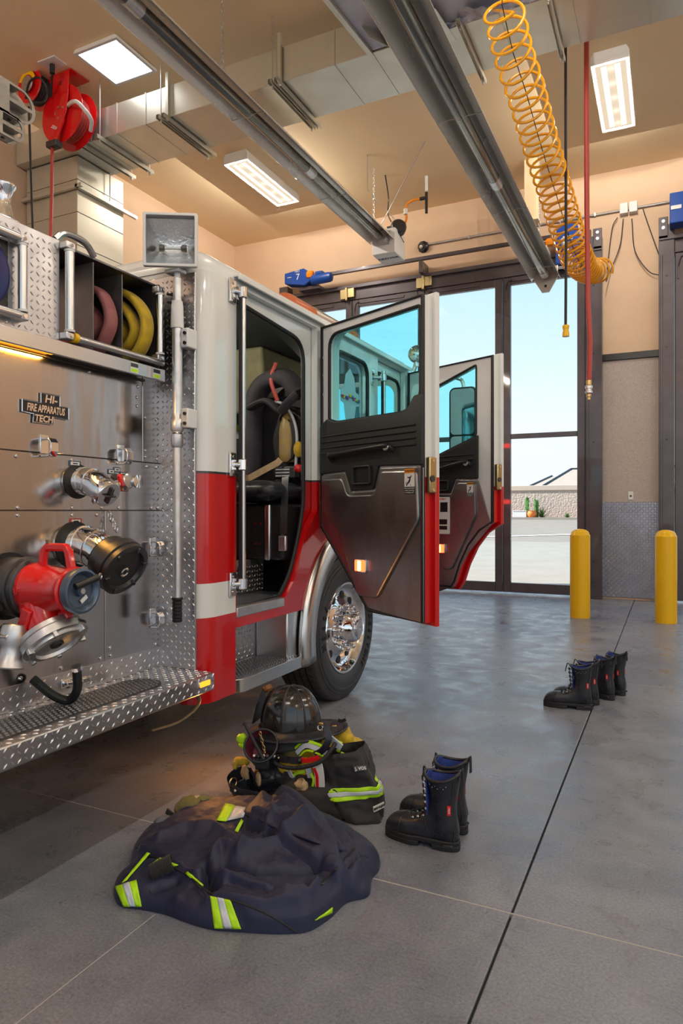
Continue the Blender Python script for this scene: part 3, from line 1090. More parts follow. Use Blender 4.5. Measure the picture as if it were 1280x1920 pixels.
m_ = MB().cyl((-3.28, 9.76, 5.75), (-3.28, 9.76, 6.08), 0.022, n=10).cyl((-3.38, 9.76, 5.98), (-3.28, 9.76, 5.98), 0.026, n=10)
m_.build('gas_drip_leg', K['black'], bx)
MB().cyl((-3.28, 9.76, 6.06), (-3.28, 9.76, ZC), 0.022, n=10).build('gas_riser', K['whitem'], bx)
MB().tube(spline([U(722, 328, Z=ZC), U(728, 370, Y=9.75), U(727, 400, Y=9.75), U(733, 416, Y=9.75)], 6), 0.009, 6).build('power_cord', K['black'], bx)
MB().tube([U(797, 265, Z=ZC), (-3.95, 9.5, 5.52)], 0.006, 6).build('brace_wire', K['alu'], bx)
MB().tube([U(688, 290, Z=ZC), U(689, 356, Y=9.45), U(740, 412, Y=9.75)], 0.006, 6).build('brace_wire', K['alu'], bx)

h2 = heater('radiant_heater', 'second radiant tube heater crossing in front of the duct, ending at the bay door', -1.62, 4.66, 1.0, 10.2)
m_ = MB()
m_.prism([(-0.17, 0.17), (0.17, 0.17), (0.17, 0.0), (0.05, -0.20), (-0.05, -0.20), (-0.17, 0.0)], (-1.62, 10.22, 4.66), (1, 0, 0), (0, 0, 1), 0.02)
ep = m_.build('end_plate', K['galv'], h2, bevel=0.004)
MB().cyl((-1.62, 10.2, 4.55), (-1.62, 10.19, 4.55), 0.02, n=10).build('end_plate_hole', K['black'], ep)
MB().bb(-1.78, -1.5, 9.55, 9.85, 4.80, 4.9).build('saddle', K['galv'], h2, bevel=0.005)
for y in (3.0, 9.7):
    m_ = MB()
    chain(m_, (-1.62, y, 4.86), (-1.62, y, ZC - (0.65 if y < 8 else 0)))
    m_.build('chain', K['alu'], h2)
# flue shaft behind the coil
p0 = U(982, 420, Y=9.9)
p1 = U(1007, 420, Y=9.9)
t = thing('vent_shaft', 'beige square vent shaft dropping from the ceiling behind the coiled hose', 'shaft', (p0.x, 9.9, ZC))
MB().bb(p0.x, p1.x, 9.9, 10.1, 5.45, ZC).build('shaft_body', K['wallp'] if 'wallp' in K else K['ceil'], t, bevel=0.008)
MB().bb(p0.x - .015, p1.x + .015, 9.885, 10.115, 5.42, 5.46).build('shaft_cap', K['ceil'], t, bevel=0.005)
# sprinkler head
q = U(521, 383, Z=ZC)
t = thing('sprinkler_head', 'small chrome sprinkler head in the ceiling over the cab', 'sprinkler', q)
MB().lathe([(0.05, 0), (0.05, -0.01), (0.018, -0.03), (0.018, -0.07), (0.03, -0.075), (0.03, -0.08), (0, -0.08)], q, (0, 0, 1), 14).build('head', K['alu'], t)


# ------------------------------------------------------------- reels
def reel(name, label, c, R, W, yawd, arm, cable):
    """spring reel below a ceiling bracket: c = axle centre, axis turned yawd"""
    t = thing(name, label, 'reel', (c[0], c[1], ZC), 'red reels under the ceiling')
    Rz = Matrix.Rotation(math.radians(yawd), 3, 'Z')
    ax = Rz @ Vector((1, 0, 0))
    sd = Rz @ Vector((0, 1, 0))
    c = Vector(c)
    hub = R * 0.45
    for s in (-1, 1):
        MB().lathe([(hub, 0), (R * 0.80, 0.0), (R * 0.86, 0.012 * s), (R, 0.018 * s), (R, 0.024 * s), (R * 0.84, 0.02 * s), (hub, 0.008 * s)], c + ax * (W / 2 * s), ax, 40).build('reel_side', K['redcast'], t)
    MB().lathe([(hub, -W / 2), (hub, W / 2)], c, ax, 28).build('drum', K['redcast'], t)
    # wound turns
    wm = MB()
    n = 5
    for k in range(n):
        x = -W / 2 + W * (k + .5) / n
        wm.lathe([(R * 0.72 + 0.02 * math.cos(a), x + 0.02 * math.sin(a)) for a in (2 * PI * q / 8 for q in range(8))], c, ax, 32, closed=True)
    wm.build('wound_line', cable, t)
    # bracket plate and side arms
    top = ZC - 0.012
    br = MB()
    br.box((c.x, c.y, top), (W * 1.7, R * 1.1, 0.012), Rz)
    o = c - ax * (W / 2 + 0.05)
    hh = top - c.z
    br.prism([(-R * .42, hh), (-R * .38, R * .5), (-R * .30, 0.0), (-R * .16, -R * .3), (R * .16, -R * .3), (R * .30, 0.0), (R * .38, R * .5), (R * .42, hh)], o, sd, (0, 0, 1), 0.012)
    br.build('bracket', K['redcast'], t, bevel=0.004)
    for a in (0, 72, 144, 216, 288):
        q = o - ax * 0.004 + (sd * math.cos(math.radians(a)) + Vector((0, 0, 1)) * math.sin(math.radians(a))) * R * 0.2
        MB().cyl(q, q - ax * 0.008, 0.012, n=8).build('bracket_bolt', K['alu'], t)
    return t, ax, sd, o


c2 = U(130, 222, Y=5.76)
t, ax, sd, o = reel('hose_reel', 'large red hose reel below the ceiling, nearer the duct', c2, 0.33, 0.16, 88, True, K['redhose'])
# guide arm and roller mouth
ar = MB()
g0 = o + Vector((0, 0, -0.02))
g1 = U(98, 268, Y=5.58)
ar.sweep([g0 + Vector((0, 0, 0.05)), g0 - Vector((0, 0, .08)), (g0 + g1) / 2 - Vector((0, 0, .03)), g1], [(-0.07, -0.012), (0.07, -0.012), (0.07, 0.012), (-0.07, 0.012)], up=sd)
ar.build('guide_arm', K['redcast'], t, bevel=0.004)
MB().box(g1 + Vector((0.03, 0, -0.03)), (0.16, 0.1, 0.07)).build('roller_guide', K['dgrey'], t, bevel=0.008)
text('maker_label', 'REEL', 0.05, (g0 + g1) / 2 - ax * 0.03, (sd + Vector((0, 0, .6))), (Vector((0, 0, 1)) - sd * .6), K['whitem'], t, 0.001)
# supply pipe and white lead
sp0 = U(120, 155, Z=ZC)
MB().lathe([(0.09, 0), (0.09, -0.012), (0.03, -0.03)], sp0, (0, 0, 1), 18).cyl(sp0, sp0 - Vector((0, 0, .17)), 0.024, n=10).build('supply_pipe', K['copper'], t)
MB().cyl(sp0 - Vector((0, 0, .17)), sp0 - Vector((0, 0, .32)), 0.03, n=10).build('valve', K['brass'], t)
MB().tube(spline([sp0 - Vector((0, 0, .31)), U(140, 190, Y=5.5), U(158, 205, Y=5.55), U(171, 225, Y=5.65), U(170, 245, Y=5.75)], 8), 0.022, 8).build('lead_hose', K['whitem'], t)
text('caution_print', '12', 0.06, o + Vector((0, 0, .33)) - ax * 0.008, sd * -1, (0, 0, 1), K['black'], t, 0.001)

c1 = U(68, 168, Y=5.6)
t, ax, sd, o = reel('cord_reel', 'smaller red cord reel at the far left, wound with black cable', c1, 0.20, 0.14, 88, False, K['seal'])
MB().lathe([(0, -.012), (0.085, -.012), (0.09, 0.0)], o + Vector((0, 0, -.0)), ax, 20).build('spring_cover', K['alu'], t)
plate('arc_label', arc(0, 0, 0.145, 20, 160, 10) + arc(0, 0, 0.10, 160, 20, 10), [], o - ax * 0.004, sd * -1, (0, 0, 1), 0.003, K['yellow'], t)
for dx in (-.1, .12):
    MB().box(o - ax * .004 + sd * dx + Vector((0, 0, .26)), (0.004, 0.09, 0.05), Matrix.Rotation(math.radians(88), 3, 'Z')).build('maker_label', K['whitem'], t)
MB().tube(spline([U(48, 185, Y=5.4), U(55, 155, Y=5.35), U(72, 145, Y=5.35), U(85, 160, Y=5.4), U(88, 180, Y=5.45), U(80, 192, Y=5.4), U(60, 190, Y=5.35), U(50, 175, Y=5.35)], 8), 0.012, 8).build('cable_loop', K['seal'], t)
pw = U(98, 118, Z=ZC)
MB().tube(spline([U(95, 182, Y=5.6), U(97, 160, Y=5.55), pw - Vector((0, 0, .1))], 6), 0.012, 8).cyl(pw - Vector((0, 0, .12)), pw - Vector((0, 0, .02)), 0.028, n=10).build('power_cord', K['seal'], t)
op = thing('ceiling_outlet', 'white outlet plate in the ceiling beside the cord reel', 'outlet', pw)
MB().box(pw - Vector((0, 0, .006)), (0.26, 0.18, 0.012)).build('outlet_plate', K['whitem'], op, bevel=0.004)

# lines dropping from the reels behind the hose bed
def drop(name, label, cat, pts, r, m_, group=None):
    p0 = Vector(pts[0])
    return tag(MB().tube(pts, r, 8).build(name, m_), label, cat, group)


drop('hanging_hose', 'red hose hanging straight down from the large red reel', 'hose', [g1 - Vector((0, 0, .03)), U(97, 360, Y=5.5), U(95, 440, Y=5.5), U(94, 700, Y=5.5)], 0.018, K['redhose'])
drop('hanging_cable', 'black cable hanging at the far left past the duct riser', 'cable', [U(54, 200, Y=5.45), U(57, 300, Y=5.5), U(61, 420, Y=5.5), U(62, 700, Y=5.5)], 0.012, K['seal'])
# right hand drops
t = thing('air_hose_drop', 'red air hose hanging at the right with a brass coupling end', 'hose', U(1100, 500, Y=7))
MB().tube([U(1099, -40, Y=7), U(1099, 200, Y=7), U(1100, 400, Y=7), U(1102, 560, Y=7), U(1106, 640, Y=7), U(1104, 712, Y=7)], 0.024, 10).build('hose', K['redhose'], t)
q = U(1103.5, 712, Y=7)
MB().lathe([(0.016, 0), (0.026, -.005), (0.026, -.05), (0.02, -.055)], q, (0, 0, 1), 12).build('ferrule', K['brass'], t)
MB().lathe([(0.024, -.055), (0.036, -.06), (0.036, -.085), (0.027, -.09), (0.027, -.105), (0.036, -.11), (0.036, -.13), (0.024, -.135)], q, (0, 0, 1), 14).build('quick_coupler', K['alu'], t)
MB().lathe([(0.017, -.135), (0.022, -.14), (0.022, -.165), (0.016, -.17), (0.016, -.195), (0, -.195)], q, (0, 0, 1), 12).build('plug', K['brass'], t)
t = thing('power_drop', 'black power cord hanging with a yellow socket at its end', 'cord', U(1060, 500, Y=7))
MB().tube([U(1060, -40, Y=7), U(1060, 250, Y=7), U(1061, 450, Y=7), U(1060, 612, Y=7)], 0.0135, 8).build('cord', K['seal'], t)
q = U(1060.5, 610, Y=7)
MB().lathe([(0.03, 0), (0.034, -.01), (0.03, -.03), (0.026, -.05), (0.032, -.07), (0.034, -.11), (0, -.11)], q, (0, 0, 1), 16).build('socket_end', K['yellow'], t)

# ------------------------------------------------------------- coiled orange hose
ctr = [(941, 10), (962, 100), (985, 170), (1003, 235), (1022, 300), (1044, 370), (1062, 430), (1079, 478), (1091, 498), (1107, 508), (1130, 506)]
path = spline([U(a, b, Y=(5.2, 5.6, 6.0, 6.4, 6.8, 7.25, 7.6, 7.9, 8.15, 8.4, 8.65)[i]) for i, (a, b) in enumerate(ctr)], 40)
# turns get tighter along the way
rad = [0.145, 0.15, 0.155, 0.158, 0.16, 0.162, 0.165, 0.165, 0.155, 0.14, 0.13]
turns = [3.2, 2.7, 2.8, 3.1, 4.1, 4.3, 4.4, 3.8, 3.8, 3.0]
pts = []
ph = 0.6
prevn = Vector((1, 0, 0))
NP = len(path)
lens = [0]
for i in range(1, NP):
    lens.append(lens[-1] + (path[i] - path[i - 1]).length)
for s in range(10):
    i0 = s * 40
    steps = int(turns[s] * 22)
    for k in range(steps):
        f_ = k / steps
        fi = i0 + f_ * 40
        a_ = min(int(fi), NP - 2)
        c = path[a_].lerp(path[a_ + 1], fi - a_)
        tn = (path[min(a_ + 2, NP - 1)] - path[max(a_ - 1, 0)]).normalized()
        prevn = (prevn - tn * prevn.dot(tn)).normalized()
        bn = tn.cross(prevn)
        r = rad[s] + (rad[s + 1] - rad[s]) * f_
        ph += 2 * PI / 22
        pts.append(c + prevn * (r * math.cos(ph)) + bn * (r * math.sin(ph)))
t = thing('coiled_hose', 'orange coiled air hose stretched from the plenum down to the bay door head', 'hose', path[0])
MB().tube(pts, 0.0125, 7).build('coil', K['orange'], t)
MB().tube([path[0] + Vector((0, 0, .6))] + path[::20], 0.004, 5).build('guide_wire', K['seal'], t)
q = U(975, 0, Y=5.65)
MB().tube([pts[0], U(915, 18, Y=5.6), U(960, -10, Y=5.6)], 0.0125, 7).build('lead', K['orange'], t)

# ------------------------------------------------------------- door machinery on the far wall
t = thing('torque_shaft', 'dark square shaft running along the far wall above the bay door', 'shaft', (-4, 10.6, 5.3))
MB().bb(-6.0, -1.55, 10.48, 10.535, 5.34, 5.395).build('shaft_bar', K['bronze'], t, bevel=0.004)
for x in (-5.7, -3.62, -1.9):
    MB().bb(x - .03, x + .03, 10.47, 10.79, 5.14, 5.33).build('shaft_bracket', K['bronze'], t, bevel=0.004)


def operator(x, label, num, s=1):
    t = thing('door_operator', label, 'motor', (x, 10.5, 5.3), 'blue bay door operators')
    # tapered gear housing, motor, coupling
    h = MB()
    h.prism([(-0.30, 0.10), (0.08, 0.14), (0.20, 0.06), (0.20, -0.10), (0.10, -0.16), (-0.30, -0.08)], (x - 0.40, 10.60, 5.36), (1, 0, 0), (0, 0, 1), 0.22)
    h.build('gear_housing', K['blue'], t, bevel=0.012)
    MB().lathe([(0.07, 0), (0.085, 0.02), (0.085, 0.34), (0.075, 0.38), (0.04, 0.40)], (x - 0.18, 10.42, 5.28), (1, 0, 0.02), 20).build('motor', K['blue'], t)
    MB().box((x - 0.02, 10.42, 5.38), (0.14, 0.1, 0.05)).build('terminal_box', K['blue'], t, bevel=0.008)
    MB().lathe([(0.055, 0), (0.075, 0.02), (0.075, 0.1), (0.05, 0.12)], (x - 0.25, 10.40, 5.37), (1, 0, 0), 8).build('coupling_guard', K['orange2'], t)
    MB().bb(x - .45, x - .05, 10.45, 10.79, 5.14, 5.2).build('mount_angle', K['bronze'], t, bevel=0.004)
    if num:
        text('number', 'NO', 0.06, (x - 0.44, 10.376, 5.46), (1, 0, 0), (0, 0, 1), K['line'], t, 0.002)
        text('number', num, 0.15, (x - 0.43, 10.376, 5.36), (1, 0, 0), (0, 0, 1), K['line'], t, 0.002)
        MB().bb(x - .64, x - .56, 10.372, 10.38, 5.37, 5.38).build('stripe', K['line'], t)
    return t


operator(-5.40, 'blue door operator with the number 7, above the cab roof', '7')
t = thing('door_operator', 'blue door operator partly behind the coiled hose', 'motor', (-1.4, 10.5, 5.3), 'blue bay door operators')
MB().prism([(-0.16, -0.36), (0.12, -0.36), (0.18, 0.0), (0.14, 0.22), (-0.14, 0.22)], (-1.36, 10.66, 5.28), (1, 0, 0), (0, 0, 1), 0.24).build('gear_housing', K['blue'], t, bevel=0.012)
MB().box((-1.34, 10.41, 5.28), (0.14, 0.012, 0.06)).build('label_plate', K['whitem'], t)
MB().lathe([(0.05, 0), (0.065, 0.02), (0.065, 0.1), (0.05, 0.12)], (-1.66, 10.48, 5.28), (1, 0, 0), 8).build('coupling_guard', K['orange2'], t)
MB().cyl((-1.86, 10.48, 5.26), (-1.64, 10.48, 5.28), 0.025, n=10).build('shaft_end', K['bronze'], t)
t = thing('operator_linkage', 'chrome operator arm with clevis joints above the bay door', 'arm', (-1.35, 10.5, 5.1))
MB().cyl(U(1051, 448, Y=10.3), U(1072, 488, Y=10.45), 0.035, n=14).build('arm_tube', K['alu'], t)
MB().cyl(U(1037, 502, Y=10.5), U(1085, 498, Y=10.5), 0.026, n=12).build('cross_rod', K['alu'], t)
MB().ball(U(1068, 496, Y=10.42), 0.055, 12).cyl(U(1068, 490, Y=10.42), U(1075, 522, Y=10.42), 0.018, n=8).build('joint', K['alu'], t)
t = thing('door_operator', 'blue door operator at the right edge, over the second bay', 'motor', (0.2, 10.5, 5.4), 'blue bay door operators')
MB().prism([(-0.10, -0.2), (0.4, -0.2), (0.45, 0.1), (0.3, 0.22), (-0.10, 0.22)], (0.10, 10.62, 5.43), (1, 0, 0), (0, 0, 1), 0.24).build('gear_housing', K['blue'], t, bevel=0.012)
MB().box((0.08, 10.375, 5.44), (0.13, 0.012, 0.05)).build('label_plate', K['whitem'], t)
MB().lathe([(0.085, 0), (0.085, 0.4), (0.04, 0.42)], (0.5, 10.5, 5.4), (1, 0, 0), 18).build('motor', K['blue'], t)

# conduit with switch boxes and loose cords
t = thing('conduit', 'grey conduit running along the far wall at the ceiling boxes', 'conduit', (-2, 10.77, 5.69))
MB().cyl((-3.66, 10.77, 5.69), (4.8, 10.77, 5.69), 0.016, n=10).build('pipe', K['alu'], t)
for x in (-2.9, -2.2, -1.5, -1.0):
    MB().bb(x - .012, x + .012, 10.75, 10.8, 5.665, 5.72).build('pipe_strap', K['alu'], t)
q = U(792, 460, Y=10.72)
t = thing('photo_eye', 'black round sensor at the end of the conduit on the far wall', 'sensor', q)
MB().lathe([(0.05, 0.0), (0.095, 0.01), (0.095, 0.05), (0.07, 0.07), (0.06, 0.1)], q + Vector((0, .08, 0)), (-.15, -1, -.3), 10).build('sensor_body', K['black'], t)
MB().lathe([(0.035, 0.1), (0.03, 0.12), (0, 0.125)], q + Vector((0, .08, 0)), (-.15, -1, -.3), 10).build('sensor_lens', K['chrome'], t)
for i, (x, cords) in enumerate(((-0.60, ((1157, 408, 1147, 430, 1138, 505), (1168, 410, 1162, 460, 1145, 505))), (-0.475, ((1184, 410, 1190, 470, 1215, 508, 1236, 516), (1205, 392, 1218, 430, 1236, 480))))):
    t = thing('switch_box', ('left' if i == 0 else 'right') + ' one of two small beige boxes on the conduit above the pier', 'box', (x, 10.75, 5.69), 'boxes on the conduit')
    MB().bb(x - .055, x + .055, 10.70, 10.80, 5.615, 5.765).build('box_body', K['whitem'], t, bevel=0.006)
    for c in cords:
        pp = [U(c[k], c[k + 1], Y=10.74) for k in range(0, len(c), 2)]
        if len(pp) == 3 and i == 0 and c[0] == 1168:
            pp.append(U(1136, 528, Y=10.6))
        MB().tube(spline(pp, 8), 0.007, 6).build('cord', K['seal'], t)
# ================================================================== FIRE ENGINE
XC = -1.98          # cab side
XS = -4.42          # far side of the cab
YR, YFR = 2.60, 5.55
truck = thing('fire_engine', 'red and white fire engine with its cab doors open and steel pump panel', 'fire truck', (-3.2, 3.0, 0))
Yv, Zv = (0, 1, 0), (0, 0, 1)
WC = (4.28, 0.49)   # front wheel centre (Y, Z)

# ---- cab shell
ro = MB()
rings = []
r0 = 0.13
for k in range(8):
    a = PI / 2 * k / 7
    ins = r0 * (1 - math.cos(a))
    z = 2.45 + 0.125 * math.sin(a)
    rings.append([(p[0], p[1], z) for p in rrect(XS + ins, YR + ins, XC - ins, YFR - ins + 0.02, max(0.14 - ins * .8, 0.02), 6)])
vs = [p for rg in rings for p in rg]
n = len(rings[0])
fs = []
for k in range(len(rings) - 1):
    for i in range(n):
        fs.append((k * n + i, k * n + (i + 1) % n, (k + 1) * n + (i + 1) % n, (k + 1) * n + i))
fs.append(tuple((len(rings) - 1) * n + i for i in range(n)))
ro.add(vs, fs)
roof = ro.build('roof', K['white'], truck, 50)
co = MB()
co.sweep([(-2.10, 2.72, 0.376), (-2.10, 2.72, 2.45)], [(0.12 * math.sin(a), -0.12 * math.cos(a)) for a in (PI / 2 * i / 10 for i in range(11))] + [(0.10, 0), (0, -.10)][0:0] + [(0.105, -0.0), (0.0, -0.105)], up=(1, 0, 0))
corner = MB()
aa = [PI / 2 * i / 12 for i in range(13)]
pf = [(-2.10 + 0.12 * math.sin(a), 2.72 - 0.12 * math.cos(a)) for a in aa] + [(-1.98, 2.884), (-2.02, 2.884)] + [(-2.10 + 0.08 * math.sin(a), 2.72 - 0.08 * math.cos(a)) for a in reversed(aa)]
corner.prism(pf, (0, 0, 0.376), (1, 0, 0), (0, 1, 0), 2.45 - 0.376)
corner.build('corner_panel', K['cab'], truck, 40)
arch = arc(WC[0], WC[1], 0.72, 162.6, 17.4, 26)
outer = [(2.8855, 0.705)] + arch + [(5.43, 0.705), (5.43, 2.45), (2.8855, 2.45)]
crew_cut = roundpoly([(2.885, 0.80), (3.39, 0.80), (3.52, 0.93), (3.60, 1.14), (3.77, 1.30), (3.77, 2.452), (2.885, 2.452)], [0.0, 0.05, .1, .1, .02, 0.0, 0.0])
crew_in = roundpoly([(2.90, 0.80), (3.37, 0.80), (3.50, 0.93), (3.60, 1.14), (3.665, 1.34), (3.665, 2.33), (2.90, 2.385)], [0.0, 0.05, .1, .1, .1, 0.14, 0.02], 6)
front_cut = roundpoly([(4.75, 2.452), (4.75, 1.42), (4.95, 1.28), (5.06, .80), (5.34, .80), (5.34, 2.452)], 0.02)
front_in = roundpoly([(4.80, 2.36), (4.80, 1.45), (4.99, 1.30), (5.09, .83), (5.30, .83), (5.30, 2.36)], 0.09, 5)
win = rrect(4.03, 1.72, 4.55, 2.36, 0.09)
crew_cut2 = [(2.8905, 0.80)] + crew_cut[1:-2] + [(3.77, 2.44), (2.8905, 2.44)]
plate('side_panel', outer, [crew_cut2, front_cut, win], (XC - 0.02, 0, 0), Yv, Zv, 0.04, K['cab2'], truck)
jm = [(2.80, 0.72), (3.45, 0.72)] + arc(WC[0], WC[1], 0.74, 160, 20, 20) + [(5.40, 0.72), (5.40, 2.46), (2.80, 2.46)]
plate('door_jamb', jm, [crew_in, front_in, rrect(4.05, 1.74, 4.53, 2.34, 0.08)], (XC - 0.05, 0, 0), Yv, Zv, 0.012, K['cab2'], truck, bevel=0.002)


def seal_loop(loop, x, r, name, par, m_=None):
    pts = [(x, p[0], p[1]) for p in loop]
    return MB().tube(pts, r, 8, closed=True, up=(1, 0, 0)).build(name, m_ or K['seal'], par)


seal_loop(crew_in, XC - 0.04, 0.013, 'door_seal', truck)
seal_loop(front_in, XC - 0.04, 0.013, 'door_seal', truck)
seal_loop(win, XC + 0.002, 0.014, 'window_seal', truck)
plate('side_window', rrect(4.03, 1.72, 4.55, 2.36, 0.09), [], (XC - 0.02, 0, 0), Yv, Zv, 0.006, K['glass'], truck)
# fire service cross sticker on the side window
K['decal'] = mat('window_decal', (0.45, 0.58, 0.66), 0.5)
cr = [(4.28 + p[0] * 1.15, 2.08 + p[1]) for p in ((0, .20), (-.06, .15), (-.085, .05), (-.13, .04), (-.13, -.04), (-.085, -.05), (-.06, -.15), (0, -.20), (.06, -.15), (.085, -.05), (.13, -.04), (.13, .04), (.085, .05), (.06, .15))]
dk = plate('cross_sticker', cr, [], (XC - 0.012, 0, 0), Yv, Zv, 0.002, K['decal'], truck)
random.seed(4)
for k in range(14):
    c_ = ((.6, .05, .05), (.7, .5, .05), (.05, .3, .08), (.03, .08, .5), (.5, .1, .3))[k % 5]
    kk = 'dot%d' % (k % 5)
    if kk not in K:
        K[kk] = mat('sticker_colour_%d' % (k % 5), c_, 0.5)
    MB().cyl((XC - 0.010, 4.15 + 0.02 * k, 2.08 + random.uniform(-.025, .025)), (XC - 0.0085, 4.15 + 0.02 * k, 2.08), 0.013, n=7).build('sticker_dot', K[kk], dk, 0)
# drip rail
MB().prism([(-.01, 2.478), (.022, 2.478), (.022, 2.462), (.035, 2.462), (.035, 2.492), (-.01, 2.492)], (XC, 5.42, 0), (1, 0, 0), Zv, 2.55).build('drip_rail', K['white'], truck, bevel=0.004)
# rear, far side, front
plate('cab_wall', [(XS + .1, .6), (-2.09, .6), (-2.09, 2.5), (XS + .1, 2.5)], [], (0, YR + .02, 0), (1, 0, 0), Zv, 0.03, K['cab'], truck)
plate('cab_side', [(2.62, .6), (5.45, .6), (5.45, 2.48), (2.62, 2.48)], [rrect(2.95, 1.55, 3.7, 2.3, .08), rrect(4.0, 1.6, 4.55, 2.3, .08), rrect(4.75, 1.45, 5.3, 2.3, .08)], (XS + .02, 0, 0), Yv, Zv, 0.04, K['cab'], truck)
plate('windscreen_wall', [(XS + .05, .6), (XC - .03, .6), (XC - .03, 2.5), (XS + .05, 2.5)], [rrect(XS + .16, 1.45, XC - .14, 2.38, .1)], (0, YFR - .08, 0), (1, 0, 0), Zv, 0.05, K['cab'], truck)
MB().bb(XS + .1, XC - .1, YFR - .085, YFR - .079, 1.4, 2.42).build('windscreen', K['tint'], truck, 0)
MB().bb(XS + .02, XC, 5.40, YFR, 0.55, 1.45).build('nose', K['cab'], truck, bevel=0.05)
MB().bb(XC - .12, XC, 5.40, YFR - .02, 1.4, 2.46).build('windscreen_pillar', K['cab'], truck, bevel=0.035)
MB().bb(XC - .035, XC + .006, 4.60, 4.74, 1.4, 2.44).build('door_pillar', K['cab'], truck, bevel=0.01)

# ---- grab rails
def grab(name, x, y, z0, z1, par, brk, dark=True, off=0.075):
    t = MB()
    t.cyl((x + off, y, z0), (x + off, y, z1), 0.0165, n=16)
    o = t.build(name, K['steel_fine'], par)
    if dark:
        MB().box((x + off - 0.002, y - 0.0135, (z0 + z1) / 2), (0.022, 0.012, z1 - z0 - .06)).build('grip_strip', K['seal'], o, bevel=0.004)
    for z in brk:
        b = MB()
        b.box((x + 0.008, y - 0.05, z), (0.014, 0.05, 0.12))
        b.cyl((x + 0.01, y - 0.045, z), (x + off, y, z), 0.016, 0.014, n=12)
        b.lathe([(0.019, -.03), (0.024, -.024), (0.024, 0.024), (0.019, .03)], (x + off, y, z), Zv, 16)
        b.build('rail_bracket', K['chrome'], o, bevel=0.004)
        for dz in (-.038, .038):
            MB().cyl((x + 0.014, y - 0.05, z + dz), (x + 0.02, y - 0.05, z + dz), 0.008, n=8).build('bracket_screw', K['chrome'], o)
    return o


grab('grab_rail', XC, 2.895, 0.915, 2.43, truck, (2.40, 1.53, 0.93), off=0.035)
grab('grab_rail', XC, 4.68, 1.30, 2.33, truck, (2.28, 1.35))

# ---- steps and sill
MB().prism([(-2.30, 2.90), (XC - .03, 2.90), (XC - .03, 3.37), (-2.10, 3.45), (-2.10, 3.62), (-2.30, 3.62)], (0, 0, .775), (1, 0, 0), (0, 1, 0), .025).build('entry_step', K['tread'], truck, bevel=0.004)
MB().bb(XC - 0.04, XC + .006, 2.89, 3.36, 0.755, 0.806).build('step_edge', K['alu'], truck, bevel=0.004)
st = MB().bb(-2.32, -2.29, 2.80, 3.64, 0.80, 1.0).build('step_riser', K['tread'], truck, 0)
MB().lugs((-2.2899, 2.80, 0.805), (0, 1, 0), (0, 0, 1), 0.83, 0.17, pitch=0.028).build('riser_lug', K['tread'], st, 0, kind='stuff')
MB().bb(-2.33, -2.265, 2.80, 3.46, 0.965, 1.005).build('step_edge', K['alu'], truck, bevel=0.006)
bk = MB().bb(-2.24, -2.22, 2.80, 3.62, 0.40, 0.74).build('step_back', K['tread'], truck, 0)
MB().lugs((-2.2199, 2.86, 0.44), (0, 1, 0), (0, 0, 1), 0.55, 0.27, pitch=0.028).build('back_lug', K['tread'], bk, 0, kind='stuff')
MB().bb(-2.22, -2.0, 3.44, 3.64, 0.42, 0.72).build('step_box', K['steel_fine'], truck, bevel=0.01)
ls = MB()
ls.prism(arc(-2.05, 2.97, 0.08, 270, 360, 6) + [(-1.97, 3.70), (-2.23, 3.70), (-2.23, 2.89)], (0, 0, 0.365), (1, 0, 0), (0, 1, 0), 0.07)
lstep = ls.build('entry_step', K['steel_fine'], truck, bevel=0.003)
gp = MB()
for i in range(8):
    for j in range(27):
        x = -2.20 + 0.028 * i
        y = 2.93 + 0.028 * j
        if x > -2.0 and y < 2.97:
            continue
        gp.lathe([(0.0085, 0), (0.006, 0.006), (0.003, 0.006), (0.002, 0.001)], (x, y, 0.435), Zv, 6, cap=False)
gp.build('grip_hole', K['dgrey'], lstep, 0, kind='stuff')

# ---- wheel arch
fd = MB()
pr = [(0.725, -1.99), (0.72, -1.968), (0.70, -1.952), (0.66, -1.945), (0.61, -1.945), (0.585, -1.955), (0.58, -1.98), (0.58, -2.16)]
na = 40
vs, fs = [], []
for i in range(na + 1):
    a = math.radians(190 - 174 * i / na)
    for r, x in pr:
        vs.append((x, WC[0] + r * math.cos(a), WC[1] + r * math.sin(a)))
m = len(pr)
for i in range(na):
    for k in range(m - 1):
        fs.append((i * m + k, (i + 1) * m + k, (i + 1) * m + k + 1, i * m + k + 1))
fd.add(vs, fs)
fe = fd.build('wheel_arch', K['chrome2'] if 'chrome2' in K else K['steel_fine'], truck, 50)
s_ = fe.modifiers.new('solid', 'SOLIDIFY')
s_.thickness = 0.006
wl_ = MB()
vs, fs = [], []
for i in range(25):
    a = math.radians(200 - 184 * i / 24)
    for x in (-2.14, -2.75):
        vs.append((x, WC[0] + 0.60 * math.cos(a), WC[1] + 0.60 * math.sin(a)))
for i in range(24):
    fs.append((2 * i, 2 * i + 1, 2 * i + 3, 2 * i + 2))
wl_.add(vs, fs)
wl_.build('wheel_well', K['black'], truck, 50)

